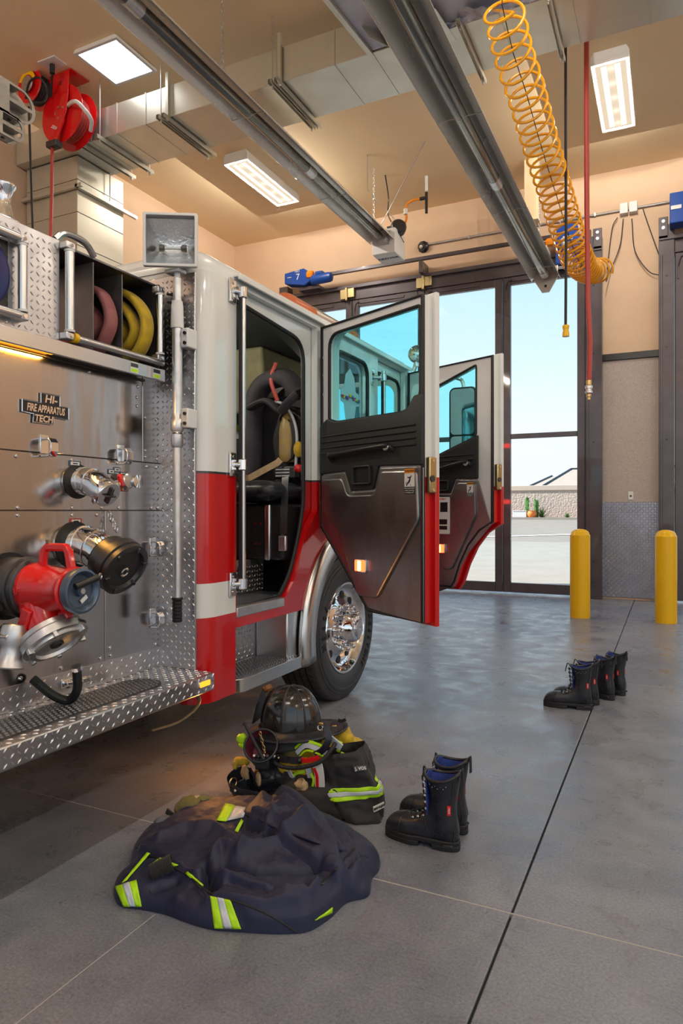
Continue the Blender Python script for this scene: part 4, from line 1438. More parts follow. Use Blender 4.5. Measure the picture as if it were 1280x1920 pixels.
# ---- front wheel
XT = -2.02
tx = lambda r, h: (r, h)
prof = [(0.30, -0.02), (0.315, 0.0), (0.34, 0.012), (0.38, 0.018), (0.41, 0.016), (0.413, 0.019), (0.43, 0.017), (0.433, 0.012), (0.452, 0.008), (0.455, 0.003), (0.475, -0.004), (0.488, -0.012), (0.497, -0.03)]
w = -0.03
for gq in (-0.075, -0.125, -0.175, -0.225):
    prof += [(0.50, gq + 0.008), (0.486, gq + 0.005), (0.486, gq - 0.005), (0.50, gq - 0.008)]
prof += [(0.497, -0.27), (0.48, -0.292), (0.42, -0.31), (0.34, -0.305), (0.30, -0.28)]
ty = MB().lathe(prof, (XT, WC[0], WC[1]), (1, 0, 0), 72, cap=False).build('tyre', K['tyre'], truck, 30)
tb = MB()
random.seed(8)
for k in range(60):
    a = 2 * PI * k / 60
    for (h0, h1, da) in ((-0.032, -0.066, 0.03), (-0.084, -0.116, -0.03), (-0.134, -0.166, 0.03), (-0.184, -0.216, -0.03), (-0.234, -0.266, 0.03)):
        q = []
        for (h, dd) in ((h0, da), (h1, -da)):
            for e_ in (-0.008, 0.008):
                b = a + dd + e_
                q.append((XT + h, WC[0] + 0.5012 * math.cos(b), WC[1] + 0.5012 * math.sin(b)))
        tb.add(q, [(0, 1, 3, 2)])
tb.build('tread_groove', K['seal'], ty, 0, kind='stuff')


def arctext(body, size, R, a0, da, x, par, name, m_):
    """letters standing radially on a wheel side, baseline at radius R, first letter at angle a0 (degrees, seen from outside)"""
    for i, ch in enumerate(body):
        a = math.radians(a0 + da * i)
        rad = Vector((0, math.cos(a), math.sin(a)))
        # seen from +X, Y runs to the right: reading direction is clockwise
        tang = Vector((0, math.sin(a), -math.cos(a)))
        o = Vector((x, WC[0], WC[1])) + rad * R
        text(name, ch, size, o, tang, rad, m_, par, 0.004, bold=.001)


arctext('M860A', 0.062, 0.375, 192, -9.8, XT + 0.0175, ty, 'tyre_letter', K['tyretext'])
arctext('BRIDGESTONE', 0.055, 0.375, 28, -8.0, XT + 0.0175, ty, 'tyre_letter', K['tyretext'])
rm = MB().lathe([(0.318, -0.006), (0.312, 0.006), (0.298, 0.004), (0.288, -0.012), (0.278, -0.03), (0.262, -0.045), (0.235, -0.05), (0.20, -0.044), (0.172, -0.030), (0.160, -0.025), (0.0, -0.025)], (XT, WC[0], WC[1]), (1, 0, 0), 64, cap=False).build('rim', K['chrome'], truck, 40)
for k in range(10):
    a = 2 * PI * (k + 0.3) / 10
    c = Vector((XT - 0.050, WC[0] + 0.224 * math.cos(a), WC[1] + 0.222 * math.sin(a)))
    MB().lathe([(0.028, -0.01), (0.028, 0.007), (0.025, 0.0075), (0, 0.0075)], c, (1, 0.0, 0.0), 16).build('hand_hole', K['seal'], rm)
hb = MB().lathe([(0.115, -0.05), (0.115, 0.02), (0.10, 0.035), (0.095, 0.07), (0.085, 0.085), (0.06, 0.09), (0.058, 0.10), (0, 0.10)], (XT, WC[0], WC[1]), (1, 0, 0), 32).build('hub', K['chrome'], truck, 40)
MB().lathe([(0.05, 0.10), (0.05, 0.104), (0.012, 0.104), (0.012, 0.1)], (XT, WC[0], WC[1]), (1, 0, 0), 20, closed=True).build('hub_ring', K['alu'], hb)
for k in range(10):
    a = 2 * PI * k / 10
    c = Vector((XT - 0.025, WC[0] + 0.1425 * math.cos(a), WC[1] + 0.1425 * math.sin(a)))
    MB().lathe([(0.024, 0), (0.024, 0.008), (0.019, 0.012), (0.019, 0.055), (0.016, 0.066), (0.008, 0.072), (0, 0.073)], c, (1, 0, 0), 12).build('lug_nut', K['chrome'], rm)

# ---- far axle and rear wheels so that the truck stands on the floor
def plain_wheel(x, y):
    t = MB().lathe([(0.30, 0), (0.34, 0.012), (0.44, 0.012), (0.49, -0.02), (0.50, -0.04), (0.50, -0.25), (0.48, -0.29), (0.34, -0.30), (0.30, -.28)], (x, y, 0.5), (1, 0, 0), 40).build('tyre', K['tyre'], truck)
    return t


plain_wheel(-4.10, WC[0])
plain_wheel(-2.15, -0.7)
plain_wheel(-3.95, -0.7)
MB().bb(-3.6, -3.35, -2.0, 5.4, 0.55, 0.8).bb(-3.05, -2.8, -2.0, 5.4, 0.55, 0.8).build('chassis_rail', K['black'], truck)
MB().cyl((-4.2, WC[0], .5), (-2.2, WC[0], .5), 0.07).build('axle', K['black'], truck)
MB().bb(-4.3, -2.3, 2.7, 3.6, 0.45, 0.75).build('underbody_tank', K['black'], truck, bevel=0.03)
MB().lathe([(0.10, 0), (0.13, .1), (0.13, .35)], (-2.45, 2.55, 0.42), (0.2, -1, 0), 16).build('air_tank', K['dgrey'], truck)
MB().tube(spline([(-2.02, 2.60, 0.46), (-1.97, 2.57, 0.40), (-2.03, 2.50, 0.33), (-2.1, 2.40, 0.31)], 6), 0.018, 8, b=0.006).build('mud_flap_strap', K['tan'], truck)

# ---- pump body behind the panel, body of the truck behind the picture edge
XP = -2.21
MB().bb(-4.2, XP - 0.012, -2.4, 2.56, 0.56, 1.95).build('pump_body', K['dgrey'], truck)
MB().bb(-4.2, -2.20, -2.4, 1.0, 0.56, 2.34).build('hose_body', K['red'], truck, bevel=0.02)


def panel(y0, y1, z0, z1, name='panel_plate'):
    return MB().bb(XP - 0.012, XP, y0 + .0015, y1 - .0015, z0 + .0015, z1 - .0015).build(name, K['steel'], truck, 0, bevel=0.002, seg=1)


pA = panel(0.9, 2.462, 1.525, 1.96)
pB = panel(2.462, 2.602, 1.525, 1.96)
pC = panel(0.9, 2.602, 1.30, 1.525)
pD = panel(0.9, 2.228, 0.64, 1.30)
pE = panel(2.228, 2.602, 0.64, 1.30)
kp = MB().bb(XP - 0.01, XP + 0.003, 0.9, 2.602, 0.552, 0.645).build('kick_plate', K['tread'], truck, 0)
MB().lugs((XP + 0.0031, 0.9, 0.555), Yv, Zv, 1.70, 0.088, pitch=0.03).build('kick_lug', K['tread'], kp, 0, kind='stuff')


def screws(par, pts, r=0.0085):
    for y, z in pts:
        MB().lathe([(r, 0), (r * .9, 0.004), (r * .45, 0.007), (r * .4, .0055), (0, 0.0055)], (XP, y, z), (1, 0, 0), 10).build('screw', K['chrome'], par)


screws(pC, [(1.78, 1.504), (2.044, 1.508), (2.302, 1.511), (1.787, 1.311), (2.047, 1.312), (2.207, 1.312), (2.309, 1.312), (2.52, 1.312), (2.565, 1.312), (2.49, 1.505), (2.555, 1.505)])
screws(pD, [(1.787, 1.282), (2.047, 1.282), (2.18, 1.282), (1.80, .665), (1.99, .665), (2.20, .665)])
screws(pE, [(2.26, .665), (2.55, .665), (2.255, .70)])
screws(pB, [(2.48, 1.733), (2.554, 1.733), (2.48, 1.58), (2.48, 1.55), (2.56, 1.545), (2.555, 1.91)], 0.007)
screws(pA, [(2.43, 1.87), (2.425, 1.82), (2.425, 1.78), (2.14, 1.885), (1.75, 1.93)], 0.007)

# badge
bd = plate('badge', [(1.80, 1.675), (1.852, 1.672), (1.848, 1.640), (1.945, 1.640), (1.945, 1.670), (2.02, 1.668), (2.02, 1.715), (1.976, 1.716), (1.976, 1.757), (1.885, 1.757), (1.885, 1.718), (1.80, 1.720)], [], (XP + .004, 0, 0), Yv, Zv, 0.008, K['black'], truck, bevel=0.001)
bdp = [(1.80, 1.675), (1.852, 1.672), (1.848, 1.640), (1.945, 1.640), (1.945, 1.670), (2.02, 1.668), (2.02, 1.715), (1.976, 1.716), (1.976, 1.757), (1.885, 1.757), (1.885, 1.718), (1.80, 1.720)]
MB().tube([(XP + .009, p[0], p[1]) for p in bdp], 0.0028, 6, closed=True, up=(1, 0, 0)).build('badge_rim', K['chrome'], bd)
for body, y, z, s, sx in (('HI-', 1.932, 1.736, .042, 1.1), ('FIRE APPARATUS', 1.910, 1.694, .040, 0.60), ('TECH', 1.898, 1.656, .036, .95)):
    text('badge_letters', body, s, (XP + .009, y, z), Yv, Zv, K['chrome'], bd, 0.0015, sx=sx, shear=.15, bold=.0012)


# hooks
def hook(y, z, par):
    m_ = MB()
    m_.bb(XP, XP + .006, y - .02, y + .02, z - .03, z + .045)
    m_.sweep([(XP + .004, y, z + .028), (XP + .045, y, z + .026), (XP + .058, y, z + .010), (XP + .058, y, z - .022), (XP + .045, y, z - .04), (XP + .004, y, z - .04)], [(0.019, -0.0035), (0.019, 0.0035), (-0.019, 0.0035), (-0.019, -0.0035)], up=Yv)
    return m_.build('hook', K['chrome'], par, bevel=0.002)


hook(1.906, 1.552, truck)
hook(2.319, 1.548, truck)
hook(2.528, 1.125, truck)
hook(2.528, 0.79, truck)


# small engraved tags
def tagplate(y, z, w, h, rim, par):
    t = MB().bb(XP, XP + .003, y - w / 2, y + w / 2, z - h / 2, z + h / 2).build('tag_plate', rim, par, bevel=0.001)
    MB().bb(XP + .003, XP + .0045, y - w * .36, y + w * .36, z - h * .30, z + h * .30).build('tag_field', K['whitem'], t)
    MB().bb(XP + .0045, XP + .005, y - w * .2, y + w * .2, z - h * .10, z + h * .10).build('tag_print', K['black'], t)


K['bluetag'] = mat('blue_tag', (0.03, 0.08, 0.16), 0.4)
K['redtag'] = mat('red_tag', (0.45, 0.05, 0.03), 0.4)
for y, z, w_, h_, c_ in ((2.06, 1.493, .062, .022, 'bluetag'), (2.065, 1.255, .062, .024, 'redtag'), (2.263, 1.47, .04, .022, 'bluetag'), (2.298, 1.48, .042, .022, 'bluetag'), (2.335, 1.462, .042, .02, 'dgrey'), (2.345, 1.395, .042, .02, 'redtag')):
    tagplate(y, z, w_, h_, K[c_], truck)
# push pull control and knobs
kb = MB().lathe([(0.012, 0), (0.012, 0.03), (0.036, 0.034), (0.036, 0.044), (0.03, 0.05), (0, .052)], (XP, 2.325, 1.43), (1, 0, 0), 24).build('gauge_knob', K['steel_fine'], truck)
MB().lathe([(0.016, 0), (0.016, .045), (0.03, .05), (0.03, .06), (0, .062)], (XP, 2.37, 1.43), (1, 0, 0), 18).build('pull_knob', K['chrome'], truck)
MB().box((XP + .07, 2.25, 1.43), (0.02, 0.022, 0.055), Matrix.Rotation(.25, 3, 'X')).build('red_lever', K['orange2'] if False else K['redcast'], truck, bevel=0.006)
MB().cyl((XP, 2.25, 1.42), (XP + .065, 2.25, 1.425), 0.008).build('lever_rod', K['chrome'], truck)


# discharges
def elbow(path, r, name, m_, par, n=24, rings_=()):
    P = spline(path, 8)
    o = MB().tube(P, r, n).build(name, m_, par, 50)
    for i in rings_:
        d = (P[min(i + 1, len(P) - 1)] - P[max(i - 1, 0)]).normalized()
        MB().lathe([(r * .98, -.008), (r * 1.06, -.006), (r * 1.06, .006), (r * .98, .008)], P[i], d, 28).build('collar', m_, o, 40)
    return o


y, z = 2.075, 1.42
MB().lathe([(0.072, 0.0), (0.072, 0.004), (0.05, 0.004)], (XP, y, z), (1, 0, 0), 28).build('rubber_gasket', K['seal'], truck)
elbow([(XP, y, z), (XP + .05, y, z), (XP + .10, y, z - .012), (XP + .14, y, z - .035)], 0.055, 'discharge_elbow', K['chrome'], truck, rings_=(6, 12))
dd = Vector((0.80, -0.05, -0.52)).normalized()
c = Vector((XP + .135, y, z - .032))
cp = MB().lathe([(0.050, 0), (0.056, .004), (0.056, .045), (0.052, .05), (0, .05)], c, dd, 28).build('discharge_cap', K['chrome'], truck, 40)
Rr = frame(dd)
for k in range(4):
    a = PI / 4 + PI / 2 * k
    MB().ball(c + dd * .03 + Rr @ Vector((0.058 * math.cos(a), 0.058 * math.sin(a), 0)), 0.011, 8).build('cap_lug', K['chrome'], cp)
MB().box(c + dd * 0.056, (0.010, 0.07, 0.014), Rr).box(c + dd * 0.058, (0.055, 0.008, 0.01), Rr).build('cap_mark', K['dgrey'], cp, bevel=0.003)
y, z = 2.06, 1.157
MB().lathe([(0.098, 0.0), (0.098, 0.005), (0.06, 0.005)], (XP, y, z), (1, 0, 0), 28).build('rubber_gasket', K['seal'], truck)
elbow([(XP, y, z), (XP + .06, y, z), (XP + .12, y, z - .012), (XP + .17, y, z - .035), (XP + .19, y, z - .045)], 0.076, 'discharge_elbow', K['chrome'], truck, rings_=(7, 15, 22))
dd = Vector((0.86, -0.02, -0.46)).normalized()
Rr = frame(dd)
c = Vector((XP + .175, y, z - .037))
ad = MB().lathe([(0.078, 0), (0.092, .004), (0.094, .05), (0.112, .056), (0.112, .088), (0.104, .092), (0.104, .096), (0.110, .099), (0.110, .118), (0.098, .122), (0.086, .122), (0.080, .108), (0, .106)], c, dd, 40).build('black_storz_cap', K['dgrey'], truck, 40, label='black large diameter cap on the lower discharge')
for k in range(6):
    a = PI / 3 * k + .3
    MB().box(c + dd * .112 + Rr @ Vector((0.092 * math.cos(a), 0.092 * math.sin(a), 0)), (0.022, 0.012, 0.034), Rr @ Matrix.Rotation(a, 3, 'Z')).build('cap_lug', K['dgrey'], ad, bevel=0.003)
MB().lathe([(0.011, .006), (0.016, .009), (0.021, .006), (.016, .003)], c + dd * .112 + Rr @ Vector((0, -.01, 0)), dd, 16, closed=True).build('cap_ring', K['chrome'], ad)
m_ = MB()
chain(m_, (XP + .012, 2.235, 1.295), (XP + .05, 2.25, 1.21), 0.03)
m_.build('cap_chain', K['chrome'], truck)

# ---- red intake valve
iv = bpy.data.objects.new('intake_valve', None)
COL.objects.link(iv)
iv.parent = truck
iv['label'] = 'red intake valve with handwheel and silver cap'
y, z = 1.745, 1.02
MB().lathe([(0.125, 0), (0.125, .005), (0.08, .005)], (XP, y, z), (1, 0, 0), 32).build('rubber_gasket', K['seal'], iv)
MB().lathe([(0.100, .0), (0.108, .01), (0.108, .10), (0.112, .102), (0.112, .112), (0.104, .114), (0.104, .14), (0.09, .145)], (XP, y, z), (1, 0, 0), 40).build('adapter', K['dgrey'], iv, 40)
MB().bb(XP + .02, XP + .10, y - .17, y - .09, z - .075, z - .045).build('adapter_lug', K['dgrey'], iv, bevel=0.008)
rbm = MB()
rbm.lathe([(0.085, .125), (0.092, .14), (0.090, .17), (0.082, .20), (0.084, .215), (0.080, .225), (0.080, .33), (0.084, .335), (0.07, .345)], (XP, y, z), (1, 0, 0), 36)
rbm.tube(spline([(XP + .17, y, z), (XP + .175, y, z - .06), (XP + .20, y, z - .12), (XP + .235, y, z - .175)], 8), 0.076, 28)
rbm.build('valve_body', K['redcast'], iv, 50)
dd = Vector((0.62, -0.02, -0.78)).normalized()
Rr = frame(dd)
c = Vector((XP + .215, y, z - .145))
sz = MB().lathe([(0.080, 0), (0.108, .004), (0.110, .022), (0.106, .024), (0.106, .028), (0.116, .03), (0.116, .056), (0.110, .059), (0.098, .06), (0.098, .07), (0.088, .074), (0.078, .074), (0.074, .062), (0, .06)], c, dd, 48).build('silver_cap', K['alu'], iv, 40)
for k in range(6):
    a = PI / 3 * k + .1
    MB().box(c + dd * .062 + Rr @ Vector((0.103 * math.cos(a), 0.103 * math.sin(a), 0)), (0.022, 0.016, 0.030), Rr @ Matrix.Rotation(a, 3, 'Z')).build('cap_lug', K['alu'], sz, bevel=0.003)
MB().lathe([(0.024, .06), (0.024, .068), (0.016, .07), (0.016, .066), (0, .066)], c, dd, 18).build('cap_bolt', K['dgrey'], sz)
q = c + dd * 0.044 + Rr @ Vector((0, 0.1165, 0))
# name strip on the ring
qn = (Rr @ Vector((0.45, 0.89, 0))).normalized()
text('cap_letters', 'STORZ', 0.016, c + dd * .043 + qn * .1165, dd.cross(qn), -dd, K['black'], sz, 0.001, bold=.0006)
# relief valve
MB().lathe([(0.042, 0), (0.046, .02), (0.046, .06), (0.036, .075), (0.036, .11), (0.05, .15), (0.044, .152)], (XP + .15, y - .085, z - .12), (0.05, -.25, -1), 18).box((XP + .13, y - .10, z - .16), (0.085, 0.07, 0.06), Matrix.Rotation(.5, 3, 'X')).build('relief_valve', K['alu'], iv, bevel=0.004)
MB().box((XP + .175, y - .06, z - .125), (0.045, 0.05, 0.13), Matrix.Rotation(.35, 3, 'Y')).build('relief_flange', K['redcast'], iv, bevel=0.006)
# handwheel
wc = Vector((XP + .365, y, z))
hw = MB().lathe([(0.060, -.010), (0.078, -.014), (0.081, .0), (0.078, .014), (0.070, .016), (0.062, .010), (0.056, -.004), (0.02, -.006), (0.016, .008), (0, .008)], wc, (1, 0, 0), 40).build('handwheel', K['bluegrey'], iv, 40)
MB().lathe([(0.011, .006), (0.011, .014), (0, .014)], wc, (1, 0, 0), 6).build('wheel_nut', K['alu'], hw)
MB().cyl(wc + Vector((.025, -.045, .02)), wc + Vector((.035, .048, .045)), 0.012, n=14).build('wheel_grip', K['black'], hw)
MB().lathe([(0.008, -.003), (0.013, 0), (0.008, .003), (.004, 0)], wc + Vector((.038, .055, .048)), (1, 0.2, 0), 14, closed=True).build('grip_ring', K['chrome'], hw)
MB().box(wc + Vector((.0, .016, -.030)), (0.004, 0.032, 0.014), Matrix.Rotation(.6, 3, 'X')).build('wheel_label', K['whitem'], hw)
# carrying handle on top
hp = [(-.03, .07), (-.02, .135), (-.005, .15), (.085, .15), (.10, .135), (.115, .07)]
hd = MB().sweep([(XP + .21 + p[0], y, z + p[1]) for p in hp], [(-0.012, -0.014), (0.012, -0.014), (0.012, 0.014), (-0.012, 0.014)], up=Yv).build('carry_handle', K['redcast'], iv, bevel=0.006)
MB().lathe([(0.012, 0), (0.014, .012), (0, .014)], (XP + .215, y, z + .163), Zv, 10).build('grease_cap', K['gold'], iv)
MB().bb(XP + .27, XP + .315, y - .015, y + .015, z - .13, z - .075).build('stop_lug', K['redcast'], iv, bevel=0.006)
text('cast_mark', 'A.F', 0.030, (XP + .155, y - .0915, z - .005), (1, 0, 0), Zv, K['dot0'], iv, 0.002)
# drain hose loop under the valve
MB().tube(spline([(XP + .03, 1.83, .66), (XP + .10, 1.86, .60), (XP + .14, 1.90, .575), (XP + .185, 1.90, .62), (XP + .20, 1.885, .70)], 8), 0.017, 10).build('drain_hose', K['seal'], truck)
MB().tube([(XP + .20, 1.885, .70), (XP + .202, 1.88, .715)], 0.02, 10).build('hose_clamp', K['chrome'], truck)
dv = MB().bb(XP + .003, XP + .02, 1.98, 2.06, .585, .62).cyl((XP + .02, 2.0, .60), (XP + .06, 2.05, .605), .012).build('drain_valve', K['chrome'], truck, bevel=0.006)
dv = MB().bb(XP + .035, XP + .055, 2.03, 2.10, .59, .62).build('drain_pull', K['chrome'], truck, bevel=0.009)
MB().lathe([(0.02, 0), (0.02, .01)], (XP + .004, 2.015, .60), (1, 0, 0), 14).build('drain_gasket', K['seal'], truck)

# ---- running board
rb = MB().bb(XP - .005, -1.90, 0.6, 2.598, 0.47, 0.55).build('running_board', K['tread'], truck, bevel=0.006)
MB().lugs((-1.8999, 0.62, 0.474), Yv, Zv, 1.97, 0.074, pitch=0.026, keep=lambda a, b: not (1.82 < a < 1.96 and 0.02 < b < 0.06)).build('edge_lug', K['tread'], rb, 0, kind='stuff')
tread_y0, tread_y1 = 1.0, 2.36
MB().lugs((-1.905, 0.62, 0.5501), Yv, (-1, 0, 0), 1.97, 0.30, pitch=0.026, keep=lambda a, b: not (0.055 < b < 0.245 and a < tread_y1 - .62)).build('top_lug', K['tread'], rb, 0, kind='stuff')
gr = MB().prism(arc(-2.055, tread_y1 - .095, 0.095, 0, 180, 12) + [(-2.15, tread_y0), (-1.96, tread_y0)], (0, 0, .5502), (1, 0, 0), (0, 1, 0), 0.004).build('grip_strip', K['dgrey'], rb)
gp = MB()
for i in range(8):
    yy = tread_y0 + .02
    j = 0
    while yy < tread_y1 - .02:
        x = -2.135 + 0.0228 * i
        if not (yy > tread_y1 - .095 and (x + 2.055) ** 2 + (yy - tread_y1 + .095) ** 2 > .083 ** 2):
            gp.lathe([(0.0075, 0), (0.0045, 0.005), (0, .005)], (x, yy + (0.01 if i % 2 else 0), 0.5542), Zv, 6, cap=False)
        yy += 0.022
gp.build('grip_stud', K['greymetal'], gr, 0, kind='stuff')
ml = MB().bb(-1.902, -1.894, 2.475, 2.56, 0.50, 0.532).build('marker_lamp', K['chrome'], rb, bevel=0.003)
MB().bb(-1.896, -1.889, 2.482, 2.553, 0.504, 0.528).build('marker_lens', K['amber'], ml, bevel=0.004)
lp = bpy.data.lights.new('marker_glow', 'POINT')
lp.energy = 1.6
lp.color = (1.0, 0.42, 0.08)
lp.shadow_soft_size = 0.0
lo_ = bpy.data.objects.new('marker_glow', lp)
COL.objects.link(lo_)
lo_.location = (-2.02, 2.74, 0.33)

# ---- diamond plate column beside the cab and floodlight
cl = MB().bb(XP - .3, -2.005, YR - .014, YR, 0.55, 2.42).build('tread_column', K['tread'], truck, bevel=0.004)
MB().lugs((XP + .003, YR - .0141, 0.56), (1, 0, 0), Zv, 0.20, 1.85, pitch=0.026).build('column_lug', K['tread'], cl, 0, kind='stuff')
fl = bpy.data.objects.new('floodlight', None)
COL.objects.link(fl)
fl.parent = truck
fl['label'] = 'white square floodlight on a telescoping pole'
px_, py_ = -2.05, 2.515
pole = MB().cyl((px_, py_, .88), (px_, py_, 1.70), 0.019, n=20).build('pole_section', K['alu'], fl)
MB().cyl((px_, py_, 1.70), (px_, py_, 2.24), 0.0235, n=20).build('pole_section', K['alu'], fl)
MB().cyl((px_, py_, 2.24), (px_, py_, 2.37), 0.02, n=18).build('pole_section', K['alu'], fl)
MB().lathe([(0.026, 0), (0.03, .01), (0.03, .05), (.024, .06), (.024, .09)], (px_, py_, 1.665), Zv, 20).build('pole_collar', K['alu'], fl)
MB().lathe([(0.024, 0), (0.028, .01), (0.028, .06), (0.024, .065), (.022, .07)], (px_, py_, 1.59), Zv, 20).build('pole_clutch', K['steel_fine'], fl)
MB().lathe([(0.029, 0), (0.03, .01), (0.028, .10), (0.025, .12), (.025, .125)], (px_, py_, 2.14), Zv, 20).build('clamp_sleeve', K['whitem'], fl)
for z in (2.10, 1.73):
    MB().bb(px_ + .01, px_ + .06, py_ - .0, YR - .012, z - .05, z + .04).build('pole_bracket', K['whitem'], fl, bevel=0.006)
    for dz in (-.03, .015):
        MB().cyl((px_ + .045, py_, z + dz), (px_ + .045, py_ - .008, z + dz), 0.008, n=8).build('bracket_screw', K['black'], fl)
gpz = [(0.020, 0)]
for k in range(6):
    gpz += [(0.023, .005 + .016 * k), (0.023, .014 + .016 * k), (0.020, .017 + .016 * k)]
MB().lathe(gpz + [(0.026, .105), (0.026, .112), (.018, .114)], (px_, py_, .785), Zv, 18).build('pole_grip', K['seal'], fl)
# lamp head: open tapered housing with reflector, tube and glass
Rh = Matrix.Rotation(math.radians(30), 3, 'Z')
hc = Vector((px_ - 0.015, py_ - 0.02, 2.53))
Mh = Matrix.Translation(hc) @ Rh.to_4x4()
hs = 0.118
hm = MB(Mh)
hm.add([(-hs, -.03, -hs), (hs, -.03, -hs), (hs, -.03, hs), (-hs, -.03, hs), (-hs * .55, .10, -hs * .5), (hs * .55, .10, -hs * .5), (hs * .55, .10, hs * .7), (-hs * .55, .10, hs * .7)], [(4, 5, 6, 7)][::1] + [(1, 0, 4, 5)[::-1], (2, 1, 5, 6)[::-1], (3, 2, 6, 7)[::-1], (0, 3, 7, 4)[::-1]])
ho = hm.build('lamp_housing', K['whitem'], fl, 0)
ho.modifiers.new('solid', 'SOLIDIFY').thickness = 0.004
i_ = hs - .009
u3 = Rh @ Vector((1, 0, 0))
plate('lamp_bezel', rrect(-hs - .004, -hs - .004, hs + .004, hs + .004, .006, 3), [rrect(-i_, -i_, i_, i_, .004, 3)], hc + Rh @ Vector((0, -.036, 0)), u3, Zv, .024, K['whitem'], fl, bevel=.003)
rfm = MB(Mh)
K['reflector'] = mat('hammered_reflector', (0.85, 0.86, 0.88), 0.2, 0.75, bump=0.8, bs=90, dist=0.006)
rfm.grid(lambda a, b: Vector(((a - .5) * 2 * i_ * (0.55 + .45 * abs(2 * b - 1)), -.02 + .085 * math.cos((b - .5) * PI * .9), (b - .5) * 2 * i_)), 12, 14)
rfm.build('reflector', K['reflector'], ho, 60)
for s in (-1, 1):
    rm_ = MB(Mh)
    rm_.grid(lambda a, b: Vector((s * i_ * (0.55 + .45 * abs(2 * b - 1) + .45 * (1 - abs(2 * b - 1)) * a), -.02 + .085 * math.cos((b - .5) * PI * .9) * (1 - a), (b - .5) * 2 * i_)), 6, 14)
    rm_.build('side_reflector', K['steel_fine'], ho, 60)
    MB(Mh).lathe([(.016, 0), (.016, .02), (.009, .025)], (s * .062, .03, -.012), (-s, 0, 0), 12).build('lamp_socket', K['dgrey'], ho)
MB(Mh).cyl((-.05, .03, -.012), (.05, .03, -.012), .006, n=10).build('halogen_tube', K['whitem'], ho)
MB(Mh).bb(-i_, i_, -.034, -.031, -i_, i_).build('lamp_glass', K['glass'], ho, 0)
MB().bb(px_ - .05, px_ + .03, py_ - .03, py_ + .03, 2.395, 2.41).cyl((px_, py_, 2.36), (px_, py_, 2.40), .014).build('swivel_yoke', K['whitem'], fl, bevel=.003)
# coiled lamp cable
cpts = []
for k in range(130):
    a = 2 * PI * k / 16
    zz = 2.33 - 0.30 * k / 130
    cpts.append((px_ - .042 + .022 * math.cos(a), py_ + .018 + .022 * math.sin(a), zz))
MB().tube([(px_, py_ + .02, 2.38)] + cpts, 0.0055, 6).build('coiled_cable', K['seal'], fl)

# ---- hose bay above the panel
XB = -2.155
tl = MB().bb(XB - .012, XB, 0.9, 1.935, 1.955, 2.36).build('tread_side', K['tread'], truck, bevel=.003)
MB().lugs((XB + .0001, 0.9, 1.965), Yv, Zv, 1.03, 0.38, pitch=0.027, keep=lambda a, b: a < 1.0 or 1).build('side_lug', K['tread'], tl, 0, kind='stuff')
# sheet metal trough: floor, top, back, dividers
MB().bb(-2.95, XB, 1.93, 2.52, 1.955, 1.965).build('bay_floor', K['greymetal'], truck)
MB().bb(-2.95, XB - .02, 1.93, 2.52, 2.352, 2.36).build('bay_lid', K['greymetal'], truck)
MB().bb(-2.96, -2.95, 1.93, 2.52, 1.955, 2.36).build('bay_back', K['greymetal'], truck)
MB().bb(-2.95, XB - .005, 2.515, 2.522, 1.955, 2.36).build('bay_end', K['greymetal'], truck)
for y in (2.118, 2.285):
    MB().bb(-2.9, XB - .01, y - .003, y + .003, 1.965, 2.335).build('bay_divider', K['greymetal'], truck, bevel=.001)


def roller(y, z0, z1, par, x=XB + .028, r=.0185):
    o = MB().cyl((x, y, z0 + .035), (x, y, z1 - .03), r, n=20).build('roller', K['steel_fine'], par)
    for z in (z0 + .02, z1 - .015):
        MB().bb(XB, x + .012, y - .026, y + .02, z - .014, z + .014).build('roller_block', K['alu'], o, bevel=.004)
        MB().cyl((x + .012, y, z), (x + .017, y, z), .007, n=8).build('roller_screw', K['chrome'], o)
    for z in (z0 + .04, z1 - .035):
        MB().cyl((x, y, z - .004), (x, y, z + .004), r + .002, n=20).build('roller_ring', K['whitem'], o)
    return o


roller(1.958, 1.965, 2.355, truck)
roller(2.487, 1.985, 2.335, truck)
MB().cyl((XB + .03, 1.975, 1.983), (XB + .03, 2.50, 1.983), .016, n=16).build('roller', K['steel_fine'], truck)
MB().lathe([(.02, 0), (.02, .02)], (XB + .03, 1.972, 1.983), (0, 1, 0), 14).build('roller_band', K['yellow'], truck)
MB().tube(spline([(XB - .02, 1.93, 2.365), (XB - .01, 1.97, 2.40), (XB - .01, 2.07, 2.40), (XB - .02, 2.13, 2.365)], 6), .014, 10).build('grab_bar', K['steel_fine'], truck)
# strip with trim and lamp below
MB().prism([(XP - .01, 1.935), (XB + .022, 1.935), (XB + .022, 1.898), (XB + .035, 1.898), (XB + .035, 1.956), (XP - .01, 1.956)], (0, 2.515, 0), (1, 0, 0), Zv, 1.615).build('trim_strip', K['steel_fine'], truck, bevel=.003)
MB().tube([(XP + .004, 0.9, 1.905), (XP + .004, 2.47, 1.905)], .006, 6).build('edge_bead', K['dgrey'], truck)
for y in (2.31, 2.455):
    q_ = MB().bb(XB + .0352, XB + .0365, y - .025, y + .025, 1.904, 1.95).build('caution_label', K['whitem'], truck)
    MB().bb(XB + .0366, XB + .037, y - .023, y + .023, 1.929, 1.946).build('label_print', K['dgrey'], q_)
    MB().bb(XB + .0366, XB + .037, y - .020, y + .020, 1.908, 1.922).build('label_print', K['lime'], q_)
pl_ = MB().bb(XP + .012, XB + .012, 1.55, 1.93, 1.912, 1.928).build('panel_lamp', K['amber'], truck, bevel=.004)
al = bpy.data.lights.new('panel_lamp_light', 'AREA')
al.shape = 'RECTANGLE'
al.size = .36
al.size_y = .03
al.energy = 1.8
al.color = (1.0, 0.48, 0.08)
alo = bpy.data.objects.new('panel_lamp_light', al)
